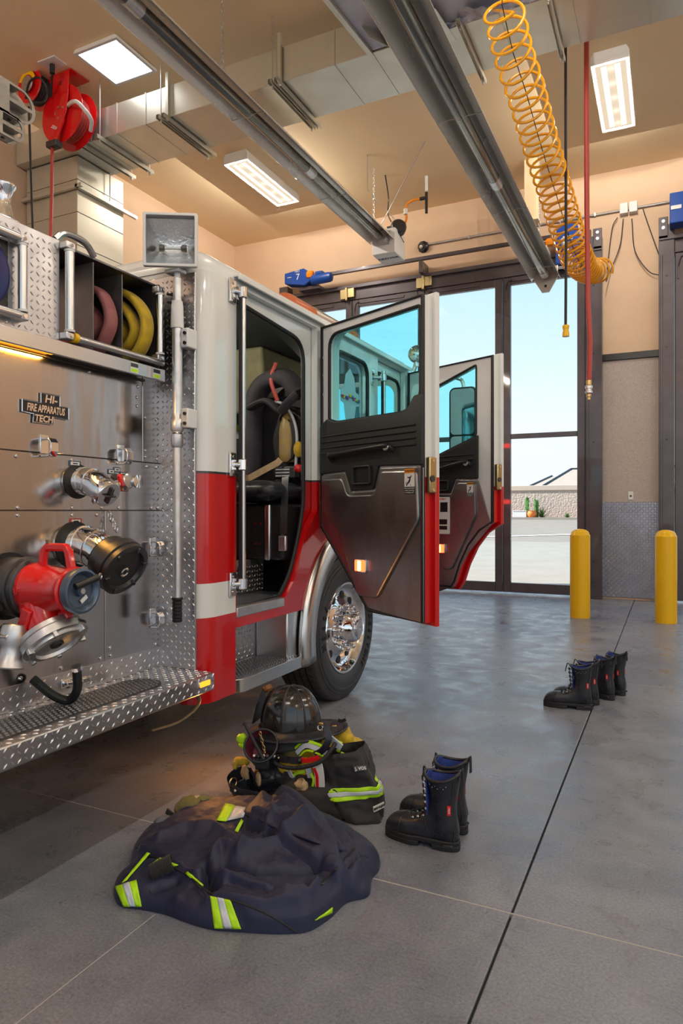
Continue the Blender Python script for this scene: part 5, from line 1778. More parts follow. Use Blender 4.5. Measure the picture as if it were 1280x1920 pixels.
COL.objects.link(alo)
alo.location = (XP + .035, 1.74, 1.905)
alo.rotation_euler = (0, 0, PI / 2)
# second roller frame at the picture edge
roller(1.735, 1.985, 2.30, truck, x=XB + .035, r=.017)
MB().cyl((XB + .035, 1.2, 2.285), (XB + .035, 1.72, 2.285), .017, n=16).build('roller', K['steel_fine'], truck)
MB().cyl((XB + .035, 1.2, 2.005), (XB + .035, 1.72, 2.005), .017, n=16).build('roller', K['steel_fine'], truck)
MB().bb(XB - .001, XB + .003, 1.2, 1.70, 2.02, 2.27).build('reel_window', K['black'], truck)
K['reelhose'] = mat('blue_rubber', (0.02, 0.02, 0.12), 0.3)
MB().lathe([(0.12, 0), (0.14, .012), (.12, .024)], (XB + .004, 1.56, 2.14), (1, 0, 0), 30).build('reel_hose', K['reelhose'], truck)
# chrome bell of the deck pipe on top
bl = MB().lathe([(0.030, 0), (0.034, .005), (0.030, .02), (0.022, .05), (0.022, .08), (0.030, .105), (0.040, .12), (0.040, .128), (0.030, .128), (.02, .11)], (-2.30, 1.80, 2.42), (0.03, .0, 1), 28).build('deck_bell', K['chrome'], truck)
MB().bb(-2.34, -2.26, 1.74, 1.84, 2.36, 2.42).build('bell_block', K['steel_fine'], truck, bevel=.008)
MB().cyl((-2.30, 1.3, 2.40), (-2.30, 1.76, 2.40), .025).build('deck_pipe', K['steel_fine'], truck)
# ================================================================== CAB DOORS
OPEN = Vector((0.866, -0.39, 0)).normalized()
SAV, CAV = math.sin(YAW), math.cos(YAW)


class DoorFrame:
    def __init__(s, hinge, dirv):
        s.o = Vector((hinge[0], hinge[1], 0))
        s.u = Vector(dirv).normalized()
        s.w = s.u.cross(Vector((0, 0, 1)))     # inner face looks this way

    def dp(s, x, y, w=0.0):
        """photo pixel -> (u, z) on the plane of the inner face"""
        k = (x - 640) / 1280
        t = (957 - y) / 1280
        d = Vector((-SAV + CAV * k, CAV + SAV * k, t))
        C = Vector((0, 0, CAMH))
        den = d.dot(s.w)
        q = ((s.o + s.w * w) - C).dot(s.w) / den
        p = C + d * q
        return ((p - s.o).dot(s.u), p.z)

    def P(s, u, z, w=0.0):
        return s.o + s.u * u + s.w * w + Vector((0, 0, z))


def poly_area(p):
    return sum(p[i][0] * p[(i + 1) % len(p)][1] - p[(i + 1) % len(p)][0] * p[i][1] for i in range(len(p)))


def ccw(p):
    return p if poly_area(p) > 0 else p[::-1]


def inset(poly, d):
    p = [Vector(q) for q in ccw(poly)]
    n = len(p)
    out = []
    for i in range(n):
        a = (p[i] - p[i - 1]).normalized()
        b = (p[(i + 1) % n] - p[i]).normalized()
        na = Vector((-a.y, a.x))
        nb = Vector((-b.y, b.x))
        m_ = (na + nb)
        m_ = m_ / max(0.3, m_.length_squared / 2)
        q = p[i] + m_ * d
        out.append((q.x, q.y))
    return out


def cab_door(name, label, hinge, dirv, shape, winp, black, steel, raised, light, decal, handle, pocket, ribs, latchz, placard=None):
    F = DoorFrame(hinge, dirv)
    d = bpy.data.objects.new(name, None)
    COL.objects.link(d)
    d.parent = truck
    d['label'] = label
    shape = ccw(shape)
    up = Vector((0, 0, 1))

    def pl(nm, poly, holes, w0, w1, mt, bev=0.0):
        return plate(nm, ccw(poly), holes, F.P(0, 0, (w0 + w1) / 2), F.u, up, abs(w1 - w0), mt, d, bevel=bev)
    pl('outer_skin', shape, [inset(winp, -0.02)], -0.10, -0.065, K['doorskin'], 0.006)
    pl('door_core', inset(shape, 0.022), [inset(winp, -0.012)], -0.068, -0.004, K['doorskin'], 0.004)
    pl('inner_frame', inset(shape, 0.030), [winp], -0.006, 0.002, K['whitem'], 0.002)
    lp = inset(shape, 0.026)
    MB().tube([F.P(a, b, 0.004) for a, b in lp], 0.012, 8, closed=True, up=F.w).build('door_seal', K['seal'], d, 60)
    lp = ccw(winp)
    MB().tube([F.P(a, b, -0.002) for a, b in lp], 0.010, 8, closed=True, up=F.w).build('window_seal', K['seal'], d, 60)
    pl('window_glass', inset(winp, -0.012), [], -0.045, -0.039, K['tint'])
    bp = pl('door_trim', roundpoly(black, 0.012), [], 0.002, 0.022, K['blackp'], 0.006)
    sp = pl('steel_panel', roundpoly(steel, 0.01), [], 0.002, 0.012, K['door_steel'], 0.003)
    rp = pl('raised_panel', roundpoly(raised, 0.03), [], 0.010, 0.030, K['door_steel'], 0.009)
    for a, b, z in ribs:
        m_ = MB()
        m_.tube([F.P(a + (b - a) * k / 6, z, 0.021) for k in range(7)], 0.009, 8, b=0.006, up=F.w)
        m_.build('rib', K['blackp'], d)
    # grab handle
    (a, za), (b, zb) = handle
    MB().tube(spline([F.P(a, za - .02, 0.018), F.P(a + .01, za, 0.05), F.P(a + .06, za + .006, 0.06), F.P(b - .06, zb + .004, .06), F.P(b - .012, zb, .05), F.P(b, zb - .018, .018)], 6), 0.017, 12, up=up).build('grab_handle', K['black'], d)
    MB().lathe([(0.022, 0), (0.020, .006), (0, .007)], F.P(b - .02, zb - .002, .060), F.w, 14).build('handle_screw', K['alu'], d)
    # latch pocket
    (a, z0), (b, z1) = pocket
    pl('latch_pocket', rrect(a, z0, b, z1, .015), [rrect(a + .012, z0 + .012, b - .012, z1 - .012, .01)], 0.02, 0.04, K['blackp'], 0.004)
    pl('pocket_back', rrect(a + .01, z0 + .01, b - .01, z1 - .01, .01), [], 0.02, 0.024, K['black'])
    # courtesy lamp
    a, z = light
    lz = pl('lamp_bezel', rrect(a - .048, z - .040, a + .048, z + .040, .012), [], 0.03, 0.042, K['chrome'], 0.003)
    pl('lamp_lens', rrect(a - .040, z - .032, a + .040, z + .032, .008), [], 0.042, 0.050, K['redlens'], 0.002)
    pl('lamp_core', rrect(a - .014, z - .030, a + .014, z + .030, .006), [], 0.0501, 0.0515, K['hotlens'])
    # warning sticker
    a, z, s = decal
    ww, hh = .030 * s, .054 * s
    w0 = .0305
    dc = pl('warning_sticker', [(a - ww, z - hh * .42), (a + ww, z - hh * .42), (a + ww, z + hh), (a - ww, z + hh)], [], w0, w0 + .0008, K['line'])
    pl('sticker_header', [(a - ww, z + hh * .66), (a + ww, z + hh * .66), (a + ww, z + hh), (a - ww, z + hh)], [], w0 + .0008, w0 + .0014, K['orange2'])
    pl('sticker_text_field', [(a - ww, z - hh), (a + ww, z - hh), (a + ww, z - hh * .42), (a - ww, z - hh * .42)], [], w0, w0 + .0010, K['black'])
    text('sticker_word', 'WARNING', .013 * s, F.P(a + .003, z + hh * .82, w0 + .0016), F.u, up, K['black'], d, .0002, bold=.0003)
    for k, ln in enumerate(('Use hand holds', 'when entering', 'or exiting cab.')):
        text('sticker_line', ln, .0095 * s, F.P(a, z - hh * (.54 + .165 * k), w0 + .0012), F.u, up, K['line'], d, .0002)
    fig = MB()
    t_ = lambda p: F.P(a + p[0] * s, z + p[1] * s, w0 + .0014)
    for ps, rr in (([(.004, .010), (-.004, -.004)], .0045), ([(.004, .012), (-.012, .020)], .0022), ([(.004, .012), (.012, .026)], .0022), ([(-.004, -.004), (-.016, -.002), (-.02, -.012)], .0028), ([(-.004, -.004), (-.012, -.010), (-.018, -.018)], .0028), ([(.002, -.014), (.008, -.012), (.006, -.02)], .0010)):
        fig.tube([t_(p) for p in ps], rr * s, 6, b=.0004, up=F.u)
    fig.lathe([(.004 * s, 0), (.004 * s, .0006)], t_((.003, .017)), F.w, 10)
    fig.build('falling_figure', K['black'], d, 0, kind='stuff')
    # latch on the free edge
    wd = max(p[0] for p in shape)
    lt = MB()
    Rl = Matrix((F.u, F.w, up)).transposed()
    lt.box(F.P(wd - .006, latchz, -.04), (.03, .055, .19), Rl)
    lo2 = lt.build('latch', K['gold'], d, bevel=.006)
    MB().cyl(F.P(wd + .008, latchz - .02, -.03), F.P(wd + .016, latchz - .02, -.03), .018, n=12).build('latch_rotor', K['dgrey'], lo2)
    for dz in (-.08, .075):
        MB().cyl(F.P(wd + .008, latchz + dz, -.04), F.P(wd + .013, latchz + dz, -.04), .008, n=8).build('latch_screw', K['chrome'], lo2)
    # hinges
    for hz in (2.2, 1.62, 1.3):
        MB().cyl(F.P(-.012, hz - .06, -.03), F.P(-.012, hz + .06, -.03), .014, n=12).build('hinge', K['alu'], d)
        MB().box(F.P(-.012, hz, -.03), (.034, .02, .05), Rl).build('hinge_block', K['black'], d, bevel=.004)
    for (uu, zz) in ((.018, 2.25), (.018, 2.14), (.018, 2.02)):
        MB().cyl(F.P(uu + .02, zz, .002), F.P(uu + .02, zz, .008), .008, n=8).build('frame_screw', K['chrome'], d)
    if placard:
        (a, z0), (b, z1) = placard
        q_ = pl('placard', rrect(a, z0, b, z1, .01), [], .031, .036, K['line'], .001)
        m_ = [(.60, .60, .92, .86), (.14, .12, .50, .40), (.56, .26, .90, .40), (.56, .12, .90, .22)]
        for x0, y0, x1, y1 in m_:
            pl('placard_print', [(a + (b - a) * x0, z0 + (z1 - z0) * y0), (a + (b - a) * x1, z0 + (z1 - z0) * y0), (a + (b - a) * x1, z0 + (z1 - z0) * y1), (a + (b - a) * x0, z0 + (z1 - z0) * y1)], [], .0362, .0368, K['black'])
        text('placard_title', 'DRIVER DEPARTMENT', .017, F.P((a + b) / 2, z1 - .016, .0366), F.u, up, K['redcast'], d, .0003, bold=.0004)
    return d, F


F1 = DoorFrame((XC + .005, 3.80), OPEN)
dp = F1.dp
W1 = 0.906
shape1 = [(0.0, 2.463), (0.0, 1.19), (0.447, 0.70), (W1, 0.68), (W1, 2.463)]
win1 = roundpoly([dp(617, 628), dp(617, 788), dp(632, 792), dp(752, 774), dp(772, 764), dp(788, 740), dp(788, 572)], [.09, .02, .02, .02, .05, .03, .02], 5)
black1 = [dp(604, 800), dp(617, 786), dp(632, 792), dp(752, 774), dp(768, 766), dp(780, 742), dp(796, 738), dp(796, 872), dp(714, 874), dp(704, 918), dp(662, 921), dp(651, 884), dp(604, 890)]
steel1 = [dp(605, 892), dp(650, 887), dp(661, 924), dp(705, 921), dp(715, 878), dp(796, 875), dp(796, 1170), dp(693, 1140), dp(605, 983)]
raised1 = [dp(609, 899), dp(648, 897), dp(658, 929), dp(708, 927), dp(718, 884), dp(788, 882), dp(791, 975), dp(712, 1122), dp(676, 1116), dp(642, 1000), dp(610, 958)]
ribs1 = [(dp(608, 815)[0], dp(784, 815)[0], z) for z in (1.755, 1.72, 1.685, 1.65)]
cab_door('crew_door', 'open crew cab door seen from inside, black and steel lined', (XC + .005, 3.80), OPEN, shape1, win1, black1, steel1, raised1, dp(685, 1060), (*dp(775, 903), 1.25), (dp(628, 857), dp(742, 838)), (dp(668, 910), dp(702, 872)), ribs1, dp(802, 890)[1])
F2 = DoorFrame((XC + .005, 5.37), OPEN)
dp = F2.dp
shape2 = [(0.0, 2.463), (0.0, 0.68), (0.50, 0.68), (0.545, 0.74), (0.60, 0.88), (0.68, 1.02), (0.78, 1.13), (W1, 1.20), (W1, 2.463)]
win2 = roundpoly([dp(800, 735), dp(800, 865), dp(829, 850), dp(893, 818), dp(893, 684)], [.03, .03, .03, .03, .02], 5)
black2 = [dp(790, 868), dp(829, 852), dp(893, 820), dp(898, 815), dp(898, 898), dp(856, 898), dp(846, 925), dp(815, 925), dp(800, 900), dp(790, 900)]
steel2 = [dp(790, 905), dp(800, 903), dp(815, 928), dp(847, 928), dp(857, 900), dp(898, 900), (W1 - .035, 1.19), (.77, 1.09), (.66, .98), (.58, .86), (.52, .71), dp(790, 1120)]
raised2 = [dp(795, 912), dp(812, 932), dp(849, 932), dp(860, 905), dp(894, 905), dp(895, 968), dp(850, 1068), dp(835, 1068), dp(800, 1000)]
ribs2 = [(dp(800, 880)[0], dp(890, 860)[0], z) for z in (1.72, 1.685)]
cab_door('cab_door', 'open front cab door beyond, showing its inside', (XC + .005, 5.37), OPEN, shape2, win2, black2, steel2, raised2, dp(831, 1028), (*dp(886, 918), 1.0), (dp(795, 890), dp(886, 868)), (dp(815, 922), dp(846, 900)), ribs2, dp(910, 895)[1], placard=(dp(806, 1000), dp(848, 932)))

# mirrors and lamps at the front
mr = bpy.data.objects.new('side_mirror', None)
COL.objects.link(mr)
mr.parent = truck
Ym = 5.80
c0, c1 = U(841, 851, Y=Ym), U(893, 723, Y=Ym)
plate('mirror_case', rrect(c0.x, c0.z, c1.x, c1.z, .05), [], (0, Ym + .04, 0), (1, 0, 0), Zv, .08, K['black'], mr, bevel=.015)
mh = c0.z + (c1.z - c0.z) * .27
plate('mirror_glass', rrect(c0.x + .018, mh + .008, c1.x - .018, c1.z - .018, .035), [], (0, Ym - .002, 0), (1, 0, 0), Zv, .006, K['chrome'], mr)
plate('convex_glass', rrect(c0.x + .018, c0.z + .018, c1.x - .018, mh - .008, .03), [], (0, Ym - .002, 0), (1, 0, 0), Zv, .006, K['chrome'], mr)
cm = (c0.x + c1.x) / 2
MB().tube(spline([(XC - .05, 5.5, 2.45), (XC + .12, 5.62, 2.47), (cm - .06, Ym + .04, 2.46), (cm - .01, Ym + .04, 2.42), (cm, Ym + .04, c1.z - .02)], 8), .016, 10).build('mirror_arm', K['alu'], mr)
q = U(781, 664, Y=5.62)
sl = MB().ball(q, .078, 20, (1, .7, 1)).build('spot_lamp', K['chrome'], truck)
MB().cyl(q - Vector((0, 0, .07)), q - Vector((.03, -.0, .15)), .02).lathe([(.028, 0), (.028, .03)], q - Vector((.0, 0, .11)), Zv, 12).build('spot_lamp_stem', K['chrome'], sl)
# roof light bar
lb = bpy.data.objects.new('roof_light_bar', None)
COL.objects.link(lb)
lb.parent = truck


def caps(y0, y1, x, z, r, nm, mt, e0=True, e1=True):
    m_ = MB()
    pf_ = []
    n_ = 8
    ln = y1 - y0
    for k in range(n_ + 1):
        a = PI / 2 * k / n_
        pf_.append((r * math.sin(a) if e0 else r, (-r * .8 * math.cos(a) if e0 else 0)))
    for k in range(n_ + 1):
        a = PI / 2 * k / n_
        pf_.append((r * math.cos(a) if e1 else r, ln + (r * .8 * math.sin(a) if e1 else 0)))
    m_.lathe(pf_, (x, y0, z), (0, 1, 0), 24)
    o = m_.build(nm, mt, lb, 50)
    return o


caps(3.95, 4.25, -2.32, 2.66, .095, 'amber_dome', K['dome'], True, False)
caps(4.25, 4.75, -2.32, 2.66, .095, 'clear_dome', K['chromey'] if 'chromey' in K else K['steel_fine'], False, False)
caps(4.75, 4.95, -2.32, 2.66, .095, 'amber_dome', K['dome'], False, True)
MB().bb(-2.40, -2.24, 3.95, 4.98, 2.57, 2.60).build('bar_base', K['alu'], lb)

# ================================================================== CAB INTERIOR
K['liner'] = mat('headliner', (0.035, 0.045, 0.042), 0.8)
K['charcoal'] = mat('charcoal_fabric', (0.045, 0.042, 0.052), 0.8, c2=(.06, .055, .068), ns=9, bump=.2, bs=400)
K['olive'] = mat('olive_trim', (0.30, 0.29, 0.17), 0.8, c2=(0.22, 0.21, 0.13), ns=8)
K['creamtrim'] = mat('cream_trim', (0.50, 0.44, 0.33), 0.8)
MB().bb(XS + .05, XC - .12, 2.64, 5.45, 2.42, 2.44).build('headliner', K['liner'], truck)
MB().bb(XS + .05, -2.31, 2.64, 5.45, 0.96, 0.99).build('cab_floor', K['seal'], truck)
MB().bb(-3.75, -2.75, 3.85, 5.4, 0.95, 1.62).build('engine_cover', K['blackp'], truck, bevel=.06)
MB().prism([(3.95, 2.42), (4.0, 1.98), (4.5, 1.92), (4.6, 2.42)], (-2.5, 0, 0), Yv, Zv, -1.3).build('overhead_console', K['olive'], truck, bevel=.02)
MB().bb(-3.7, -2.55, 4.5, 4.6, 1.74, 1.86).build('radio_panel', K['black'], truck, bevel=.01)
MB().bb(-3.0, -2.97, 4.49, 4.5, 1.79, 1.80).build('radio_light', K['redcast'], truck)
for k in range(6):
    MB().bb(-2.92 + .04 * k, -2.90 + .04 * k, 4.493, 4.5, 1.79, 1.805).build('radio_button', K['dgrey'], truck)
MB().bb(XS + .05, XS + .07, 2.64, 5.4, .99, 1.55).build('side_lining', K['olive'], truck)
MB().bb(-3.3, -2.55, 4.62, 4.66, 1.62, 1.76).build('ledge', K['creamtrim'], truck)
MB().bb(-2.43, -2.34, 3.98, 4.05, 2.05, 2.22).cyl((-2.39, 3.97, 2.05), (-2.47, 3.9, 1.98), .01).build('headset_hook', K['black'], truck, bevel=.01)
# crew dome lamp, added to brighten the cab interior; front dome lamp follows
added_dome = MB().bb(-2.75, -2.6, 3.0, 3.3, 2.40, 2.42).build('dome_lamp', K['lampv'], truck, bevel=.006)
for (lx, ly, le) in ((-2.68, 3.15, 5.0), (-2.6, 4.9, 2.2)):  # added crew light first, then the front dome lamp
    dd_ = bpy.data.lights.new('dome_lamp_light', 'POINT')
    dd_.energy = le
    dd_.color = (1.0, .88, .7)
    dd_.shadow_soft_size = 0.0
    do_ = bpy.data.objects.new('dome_lamp_light', dd_)
    COL.objects.link(do_)
    do_.location = (lx, ly, 2.36)
MB().bb(-2.66, -2.54, 4.84, 4.96, 2.40, 2.42).build('dome_lamp', K['lampv'], truck, bevel=.006)
# warning lamps on the front of the cab, lit
K['strobe'] = mat('red_strobe', (.8, .02, .02), .3, em=(1.0, .03, .02), es=14.0)
for zz, yy in ((2.80, 5.42), (1.50, 5.56)):
    wl_o = MB().bb(-3.55, -3.25, yy - .04, yy, zz - .06, zz + .06).build('warning_lamp', K['chrome'], truck, bevel=.01)
    MB().bb(-3.53, -3.27, yy, yy + .015, zz - .045, zz + .045).build('warning_lens', K['strobe'], wl_o, bevel=.004)
MB().bb(-3.45, -3.35, 5.30, 5.38, 2.57, 2.76).build('lamp_bracket', K['alu'], truck)
# rear facing seat
se = bpy.data.objects.new('crew_seat', None)
COL.objects.link(se)
se.parent = truck
SX, SY = -2.275, 3.80
cu = MB()
cu.grid(lambda a, b: Vector((SX + .215 * math.cos(2 * PI * a) * (abs(math.cos(2 * PI * a)) ** -.6 if abs(math.cos(2 * PI * a)) > .001 else 1) * min(1, 3 * b, 3 * (1 - b) + .0) ** .35, SY - .20 + .24 * math.sin(2 * PI * a) * (abs(math.sin(2 * PI * a)) ** -.6 if abs(math.sin(2 * PI * a)) > .001 else 1) * min(1, 3 * b, 3 * (1 - b)) ** .35, 1.34 + .15 * b)), 48, 9, True)
cu.build('seat_cushion', K['leather'], se, 60)
MB().bb(SX - .24, SX + .21, SY - .30, SY + .06, 1.0, 1.34).build('seat_base', K['black'], se, bevel=.02)
MB().bb(SX - .19, SX - .02, SY - .303, SY - .29, 1.06, 1.26).build('seat_locker', K['seal'], se)
MB().bb(SX + .085, SX + .125, SY - .315, SY - .29, 1.0, 1.34).build('seat_trim', K['steel_fine'], se, bevel=.01)
for dx in (.02, .055):
    for z in (1.10, 1.22):
        MB().cyl((SX + dx, SY - .305, z), (SX + dx, SY - .30, z), .006, n=8).build('seat_bolt', K['chrome'], se)
MB().bb(SX - .24, SX + .19, SY + .10, SY + .20, 1.34, 2.06).build('seat_back', K['charcoal'], se, bevel=.04)
# head bolster with side wings
MB().tube(spline([(SX - .21, SY - .02, 1.42), (SX - .20, SY, 1.70), (SX - .19, SY, 1.98), (SX - .12, SY - .01, 2.11), (SX + .0, SY - .02, 2.15), (SX + .09, SY - .02, 2.13), (SX + .155, SY - .01, 2.04)], 8), .085, 14, b=.06, up=(0, 1, 0), scales=None).build('bolster', K['charcoal'], se, 60)
MB().tube(spline([(SX + .03, SY - .085, 2.235), (SX + .0, SY - .10, 2.13), (SX + .05, SY - .10, 1.99)], 6), .014, 8, b=.004, up=(1, 0, 0)).build('release_strap', K['redhose'], se)
bm = MB()
bm.sweep([(SX + .19, SY - .24, 1.50), (SX + .215, SY - .29, 1.40), (SX + .215, SY - .305, 1.16)], [(.022, -.003), (.022, .003), (-.022, .003), (-.022, -.003)], up=(1, 0, 0))
bo = bm.build('seat_belt', K['dgrey'], se)
MB().bb(SX + .19, SX + .24, SY - .325, SY - .30, 1.06, 1.15).build('belt_buckle', K['alu'], se, bevel=.006)
MB().sweep([(SX - .24, SY - .1, 1.52), (SX - .1, SY - .2, 1.50), (SX + .05, SY - .1, 1.60), (SX + .06, SY - .08, 1.62)], [(.02, -.003), (.02, .003), (-.02, .003), (-.02, -.003)], up=(0, 0, 1)).build('seat_belt', K['tan'], se)
# breathing apparatus hanging in the seat
K['bottle'] = mat('aged_yellow_bottle', (0.38, 0.26, 0.08), 0.45, c2=(0.30, 0.22, 0.11), ns=12)
sc = thing('breathing_apparatus', 'breathing apparatus with a dull yellow bottle strapped in the crew seat', 'air pack', (SX, SY, 1.5))
MB().prism([(-.02, 1.53), (.17, 1.53), (.20, 1.72), (.18, 1.95), (.05, 1.98), (-.01, 1.9)], (SX, SY + .07, 0), (1, 0, 0), Zv, .06).build('back_plate', K['blackp'], sc, bevel=.02)
MB().lathe([(0, 0), (.04, .006), (.055, .03), (.058, .06), (.058, .20), (.05, .25), (.03, .30), (.015, .33)], (SX + .085, SY - .03, 1.60), (0, 0, 1), 22).build('bottle', K['bottle'], sc)
MB().sweep([(SX + .085 + .07 * math.cos(a), SY - .055, 1.74 + .12 * math.sin(a)) for a in (2 * PI * k / 20 for k in range(20))], [(.012, -.02), (.012, .02), (-.012, .02), (-.012, -.02)], closed=True, up=(0, 1, 0)).build('bottle_surround', K['blackp'], sc, bevel=.004)
MB().bb(SX + .0, SX + .16, SY - .07, SY + .0, 1.50, 1.58).build('gauge_block', K['dgrey'], sc, bevel=.01)
for k in range(3):
    MB().bb(SX + .02, SX + .12, SY - .073, SY - .07, 1.515 + .02 * k, 1.523 + .02 * k).build('block_print', K['silver'], sc)
MB().tube(spline([(SX + .0, SY - .04, 2.0), (SX + .10, SY - .07, 1.95), (SX + .17, SY - .07, 1.80), (SX + .17, SY - .08, 1.55)], 8), .009, 8).build('air_line', K['silver'], sc)
MB().tube(spline([(SX - .16, SY - .09, 1.96), (SX - .02, SY - .12, 1.99), (SX + .06, SY - .10, 1.93)], 6), .045, 10, b=.02, up=(0, 1, 0)).build('shoulder_pad', K['charcoal'], sc)
MB().tube(spline([(SX + .18, SY - .09, 2.02), (SX + .14, SY - .12, 1.97), (SX + .08, SY - .10, 1.92)], 6), .045, 10, b=.02, up=(0, 1, 0)).build('shoulder_pad', K['charcoal'], sc)
MB().ball((SX + .20, SY - .10, 1.56), .028, 10).build('red_button', K['redcast'], sc)
MB().ball((SX + .19, SY - .08, 1.68), .04, 12, (.8, .8, 1.3)).build('regulator', K['yellowh'], sc)
# rolled hose lengths in the hose bay
def flat(mb, path, w, t):
    n_ = 12
    pf_ = [(w * math.copysign(abs(math.cos(a)) ** .4, math.cos(a)), t * math.copysign(abs(math.sin(a)) ** .8, math.sin(a))) for a in (2 * PI * k / n_ for k in range(n_))]
    mb.sweep(path, pf_, up=Yv)
    return mb


def bundle(name, label, mt, y, layers, w, group='hose lengths in the hose bay'):
    t = thing(name, label, 'hose', (-2.3, y, 1.97), group)
    for pts, tt in layers:
        flat(MB(), spline([(p[0], y + p[2] if len(p) > 2 else y, p[1]) for p in pts], 8), w, tt).build('fold', mt, t, 60)
    return t


bundle('fire_hose', 'folded pink fire hose standing in the middle slot', K['pinkh'], 2.235, [
    ([(-2.55, 2.28), (-2.36, 2.29), (-2.24, 2.25), (-2.185, 2.15), (-2.20, 2.07), (-2.27, 1.995), (-2.40, 1.99)], .016),
    ([(-2.55, 2.22), (-2.38, 2.23), (-2.28, 2.17), (-2.26, 2.10), (-2.32, 2.04), (-2.45, 2.03)], .015),
    ([(-2.55, 2.17), (-2.42, 2.16), (-2.36, 2.11), (-2.42, 2.07), (-2.55, 2.08)], .014)], .034)
bundle('fire_hose', 'folded yellow fire hose bulging from the right slot', K['yellowh'], 2.42, [
    ([(-2.55, 2.325), (-2.34, 2.325), (-2.23, 2.28), (-2.155, 2.19), (-2.15, 2.10), (-2.20, 2.02), (-2.30, 1.985), (-2.45, 1.98)], .017),
    ([(-2.55, 2.27), (-2.36, 2.285, -.01), (-2.26, 2.23, -.015), (-2.20, 2.13, -.01), (-2.25, 2.05, -.01), (-2.40, 2.02)], .015),
    ([(-2.55, 2.21), (-2.40, 2.22), (-2.31, 2.18), (-2.27, 2.12), (-2.33, 2.07), (-2.5, 2.06)], .015),
    ([(-2.55, 2.16), (-2.42, 2.16), (-2.37, 2.12), (-2.45, 2.09), (-2.55, 2.10)], .014)], .036)
t = bundle('fire_hose', 'dark red hose end low in the left slot', K['redh'], 2.05, [
    ([(-2.6, 2.05), (-2.40, 2.06), (-2.30, 2.03), (-2.28, 1.99), (-2.40, 1.98)], .016)], .045)
c = (-2.33, 2.215, 2.17)
t = thing('nozzle', 'black ribbed hose nozzle tucked behind the pink hose', 'nozzle', c)
MB().lathe([(0, 0), (.025, 0), (.03, .01), (.03, .05), (.022, .06), (.022, .12)], (-2.27, 2.155, 2.17), (-1, 0, 0), 18).build('nozzle_body', K['black'], t)
for k in range(12):
    a = 2 * PI * k / 12
    MB().box((-2.285, 2.155 + .030 * math.cos(a), 2.17 + .030 * math.sin(a)), (.03, .006, .006)).build('nozzle_rib', K['dgrey'], t)
# ladder carried over the body
ld = thing('aluminium_ladder', 'aluminium ladder beams carried above the truck at the far left', 'ladder', (-2.7, 1.2, 3.0))
K['ladder'] = mat('weathered_aluminium', (0.42, 0.40, 0.37), 0.45, 1.0, c2=(0.32, 0.30, 0.28), ns=12, rr=.6)


def beam(p, ln, h, w, nm):
    """hollow rail with rounded end: p = lower near corner of the end"""
    p = Vector(p)
    outl = arc(0, 0, h / 2, -90, 90, 10)
    out = [(ln_, zz) for ln_, zz in outl] + [(-ln, h / 2), (-ln, -h / 2)]
    he = arc(0, .008, h / 2 - .018, 0, 90, 6)
    hole1 = [(-.06, .008)] + he + [(-.06, h / 2 - .010)]
    hole2 = [(a_, -b_) for a_, b_ in hole1][::-1]
    o = plate(nm, out, [hole1, hole2], p, Yv, Zv, .006, K['ladder'], ld)
    plate(nm, out, [], p + Vector((-w, 0, 0)), Yv, Zv, .006, K['ladder'], ld)
    m_ = MB()
    m_.bb(p.x - w, p.x, p.y - ln, p.y, p.z + h / 2 - .005, p.z + h / 2)
    m_.bb(p.x - w, p.x, p.y - ln, p.y, p.z - h / 2, p.z - h / 2 + .005)
    m_.bb(p.x - w, p.x, p.y - ln, p.y + h * .3, p.z - .004, p.z + .004)
    m_.build('beam_web', K['ladder'], ld)
    for k in range(5):
        MB().cyl((p.x - w / 2, p.y - .04 - .1 * k, p.z - h / 2), (p.x - w / 2, p.y - .04 - .1 * k, p.z - h / 2 - .004), .008, n=8).build('rivet', K['dgrey'], ld)


pq = U(50, 205, X=-2.60)
beam((-2.60, pq.y - .03, pq.z), 2.5, .15, .05, 'ladder_beam')
pq = U(38, 247, X=-2.60)
beam((-2.60, pq.y - .03, pq.z), 2.5, .11, .05, 'ladder_beam')
for k in range(8):
    MB().cyl((-2.65, 1.6 - .35 * k, pq.z + .12), (-3.15, 1.6 - .35 * k, pq.z + .12), .016, n=10).build('rung', K['ladder'], ld)
for y in (-1.6, 0.6):
    MB().bb(-2.66, -2.60, y, y + .06, 2.36, pq.z - .055).build('ladder_bracket', K['ladder'], ld)

# lime coat lying on the far seat
q = U(454, 800, Y=4.35)
rc = thing('safety_coat', 'lime and silver safety coat on the far seat inside the cab', 'coat', q)
K['limec'] = mat('lime_cloth', (0.30, 0.55, 0.02), .7)
m_ = MB()
m_.grid(lambda a, b: q + Vector(((.09 + .02 * math.sin(9 * b)) * math.cos(2 * PI * a) * math.sin(PI * b) ** .6, .07 * math.sin(2 * PI * a) * math.sin(PI * b) ** .6, (.5 - b) * .22)), 24, 14, True)
m_.build('coat_shell', K['limec'], rc, 60)
m_ = MB()
m_.grid(lambda a, b: q + Vector(((.105 + .01 * math.sin(9 * b)) * math.cos(2 * PI * a), .085 * math.sin(2 * PI * a), -.05 - .05 * b)), 24, 3, True)
m_.build('coat_stripe', K['silver'], rc, 60)
m_ = MB().bb(q.x - .25, q.x + .2, q.y - .12, q.y + .25, 1.0, q.z - .10)
m_.build('bench_seat', K['charcoal'], truck, bevel=.04)
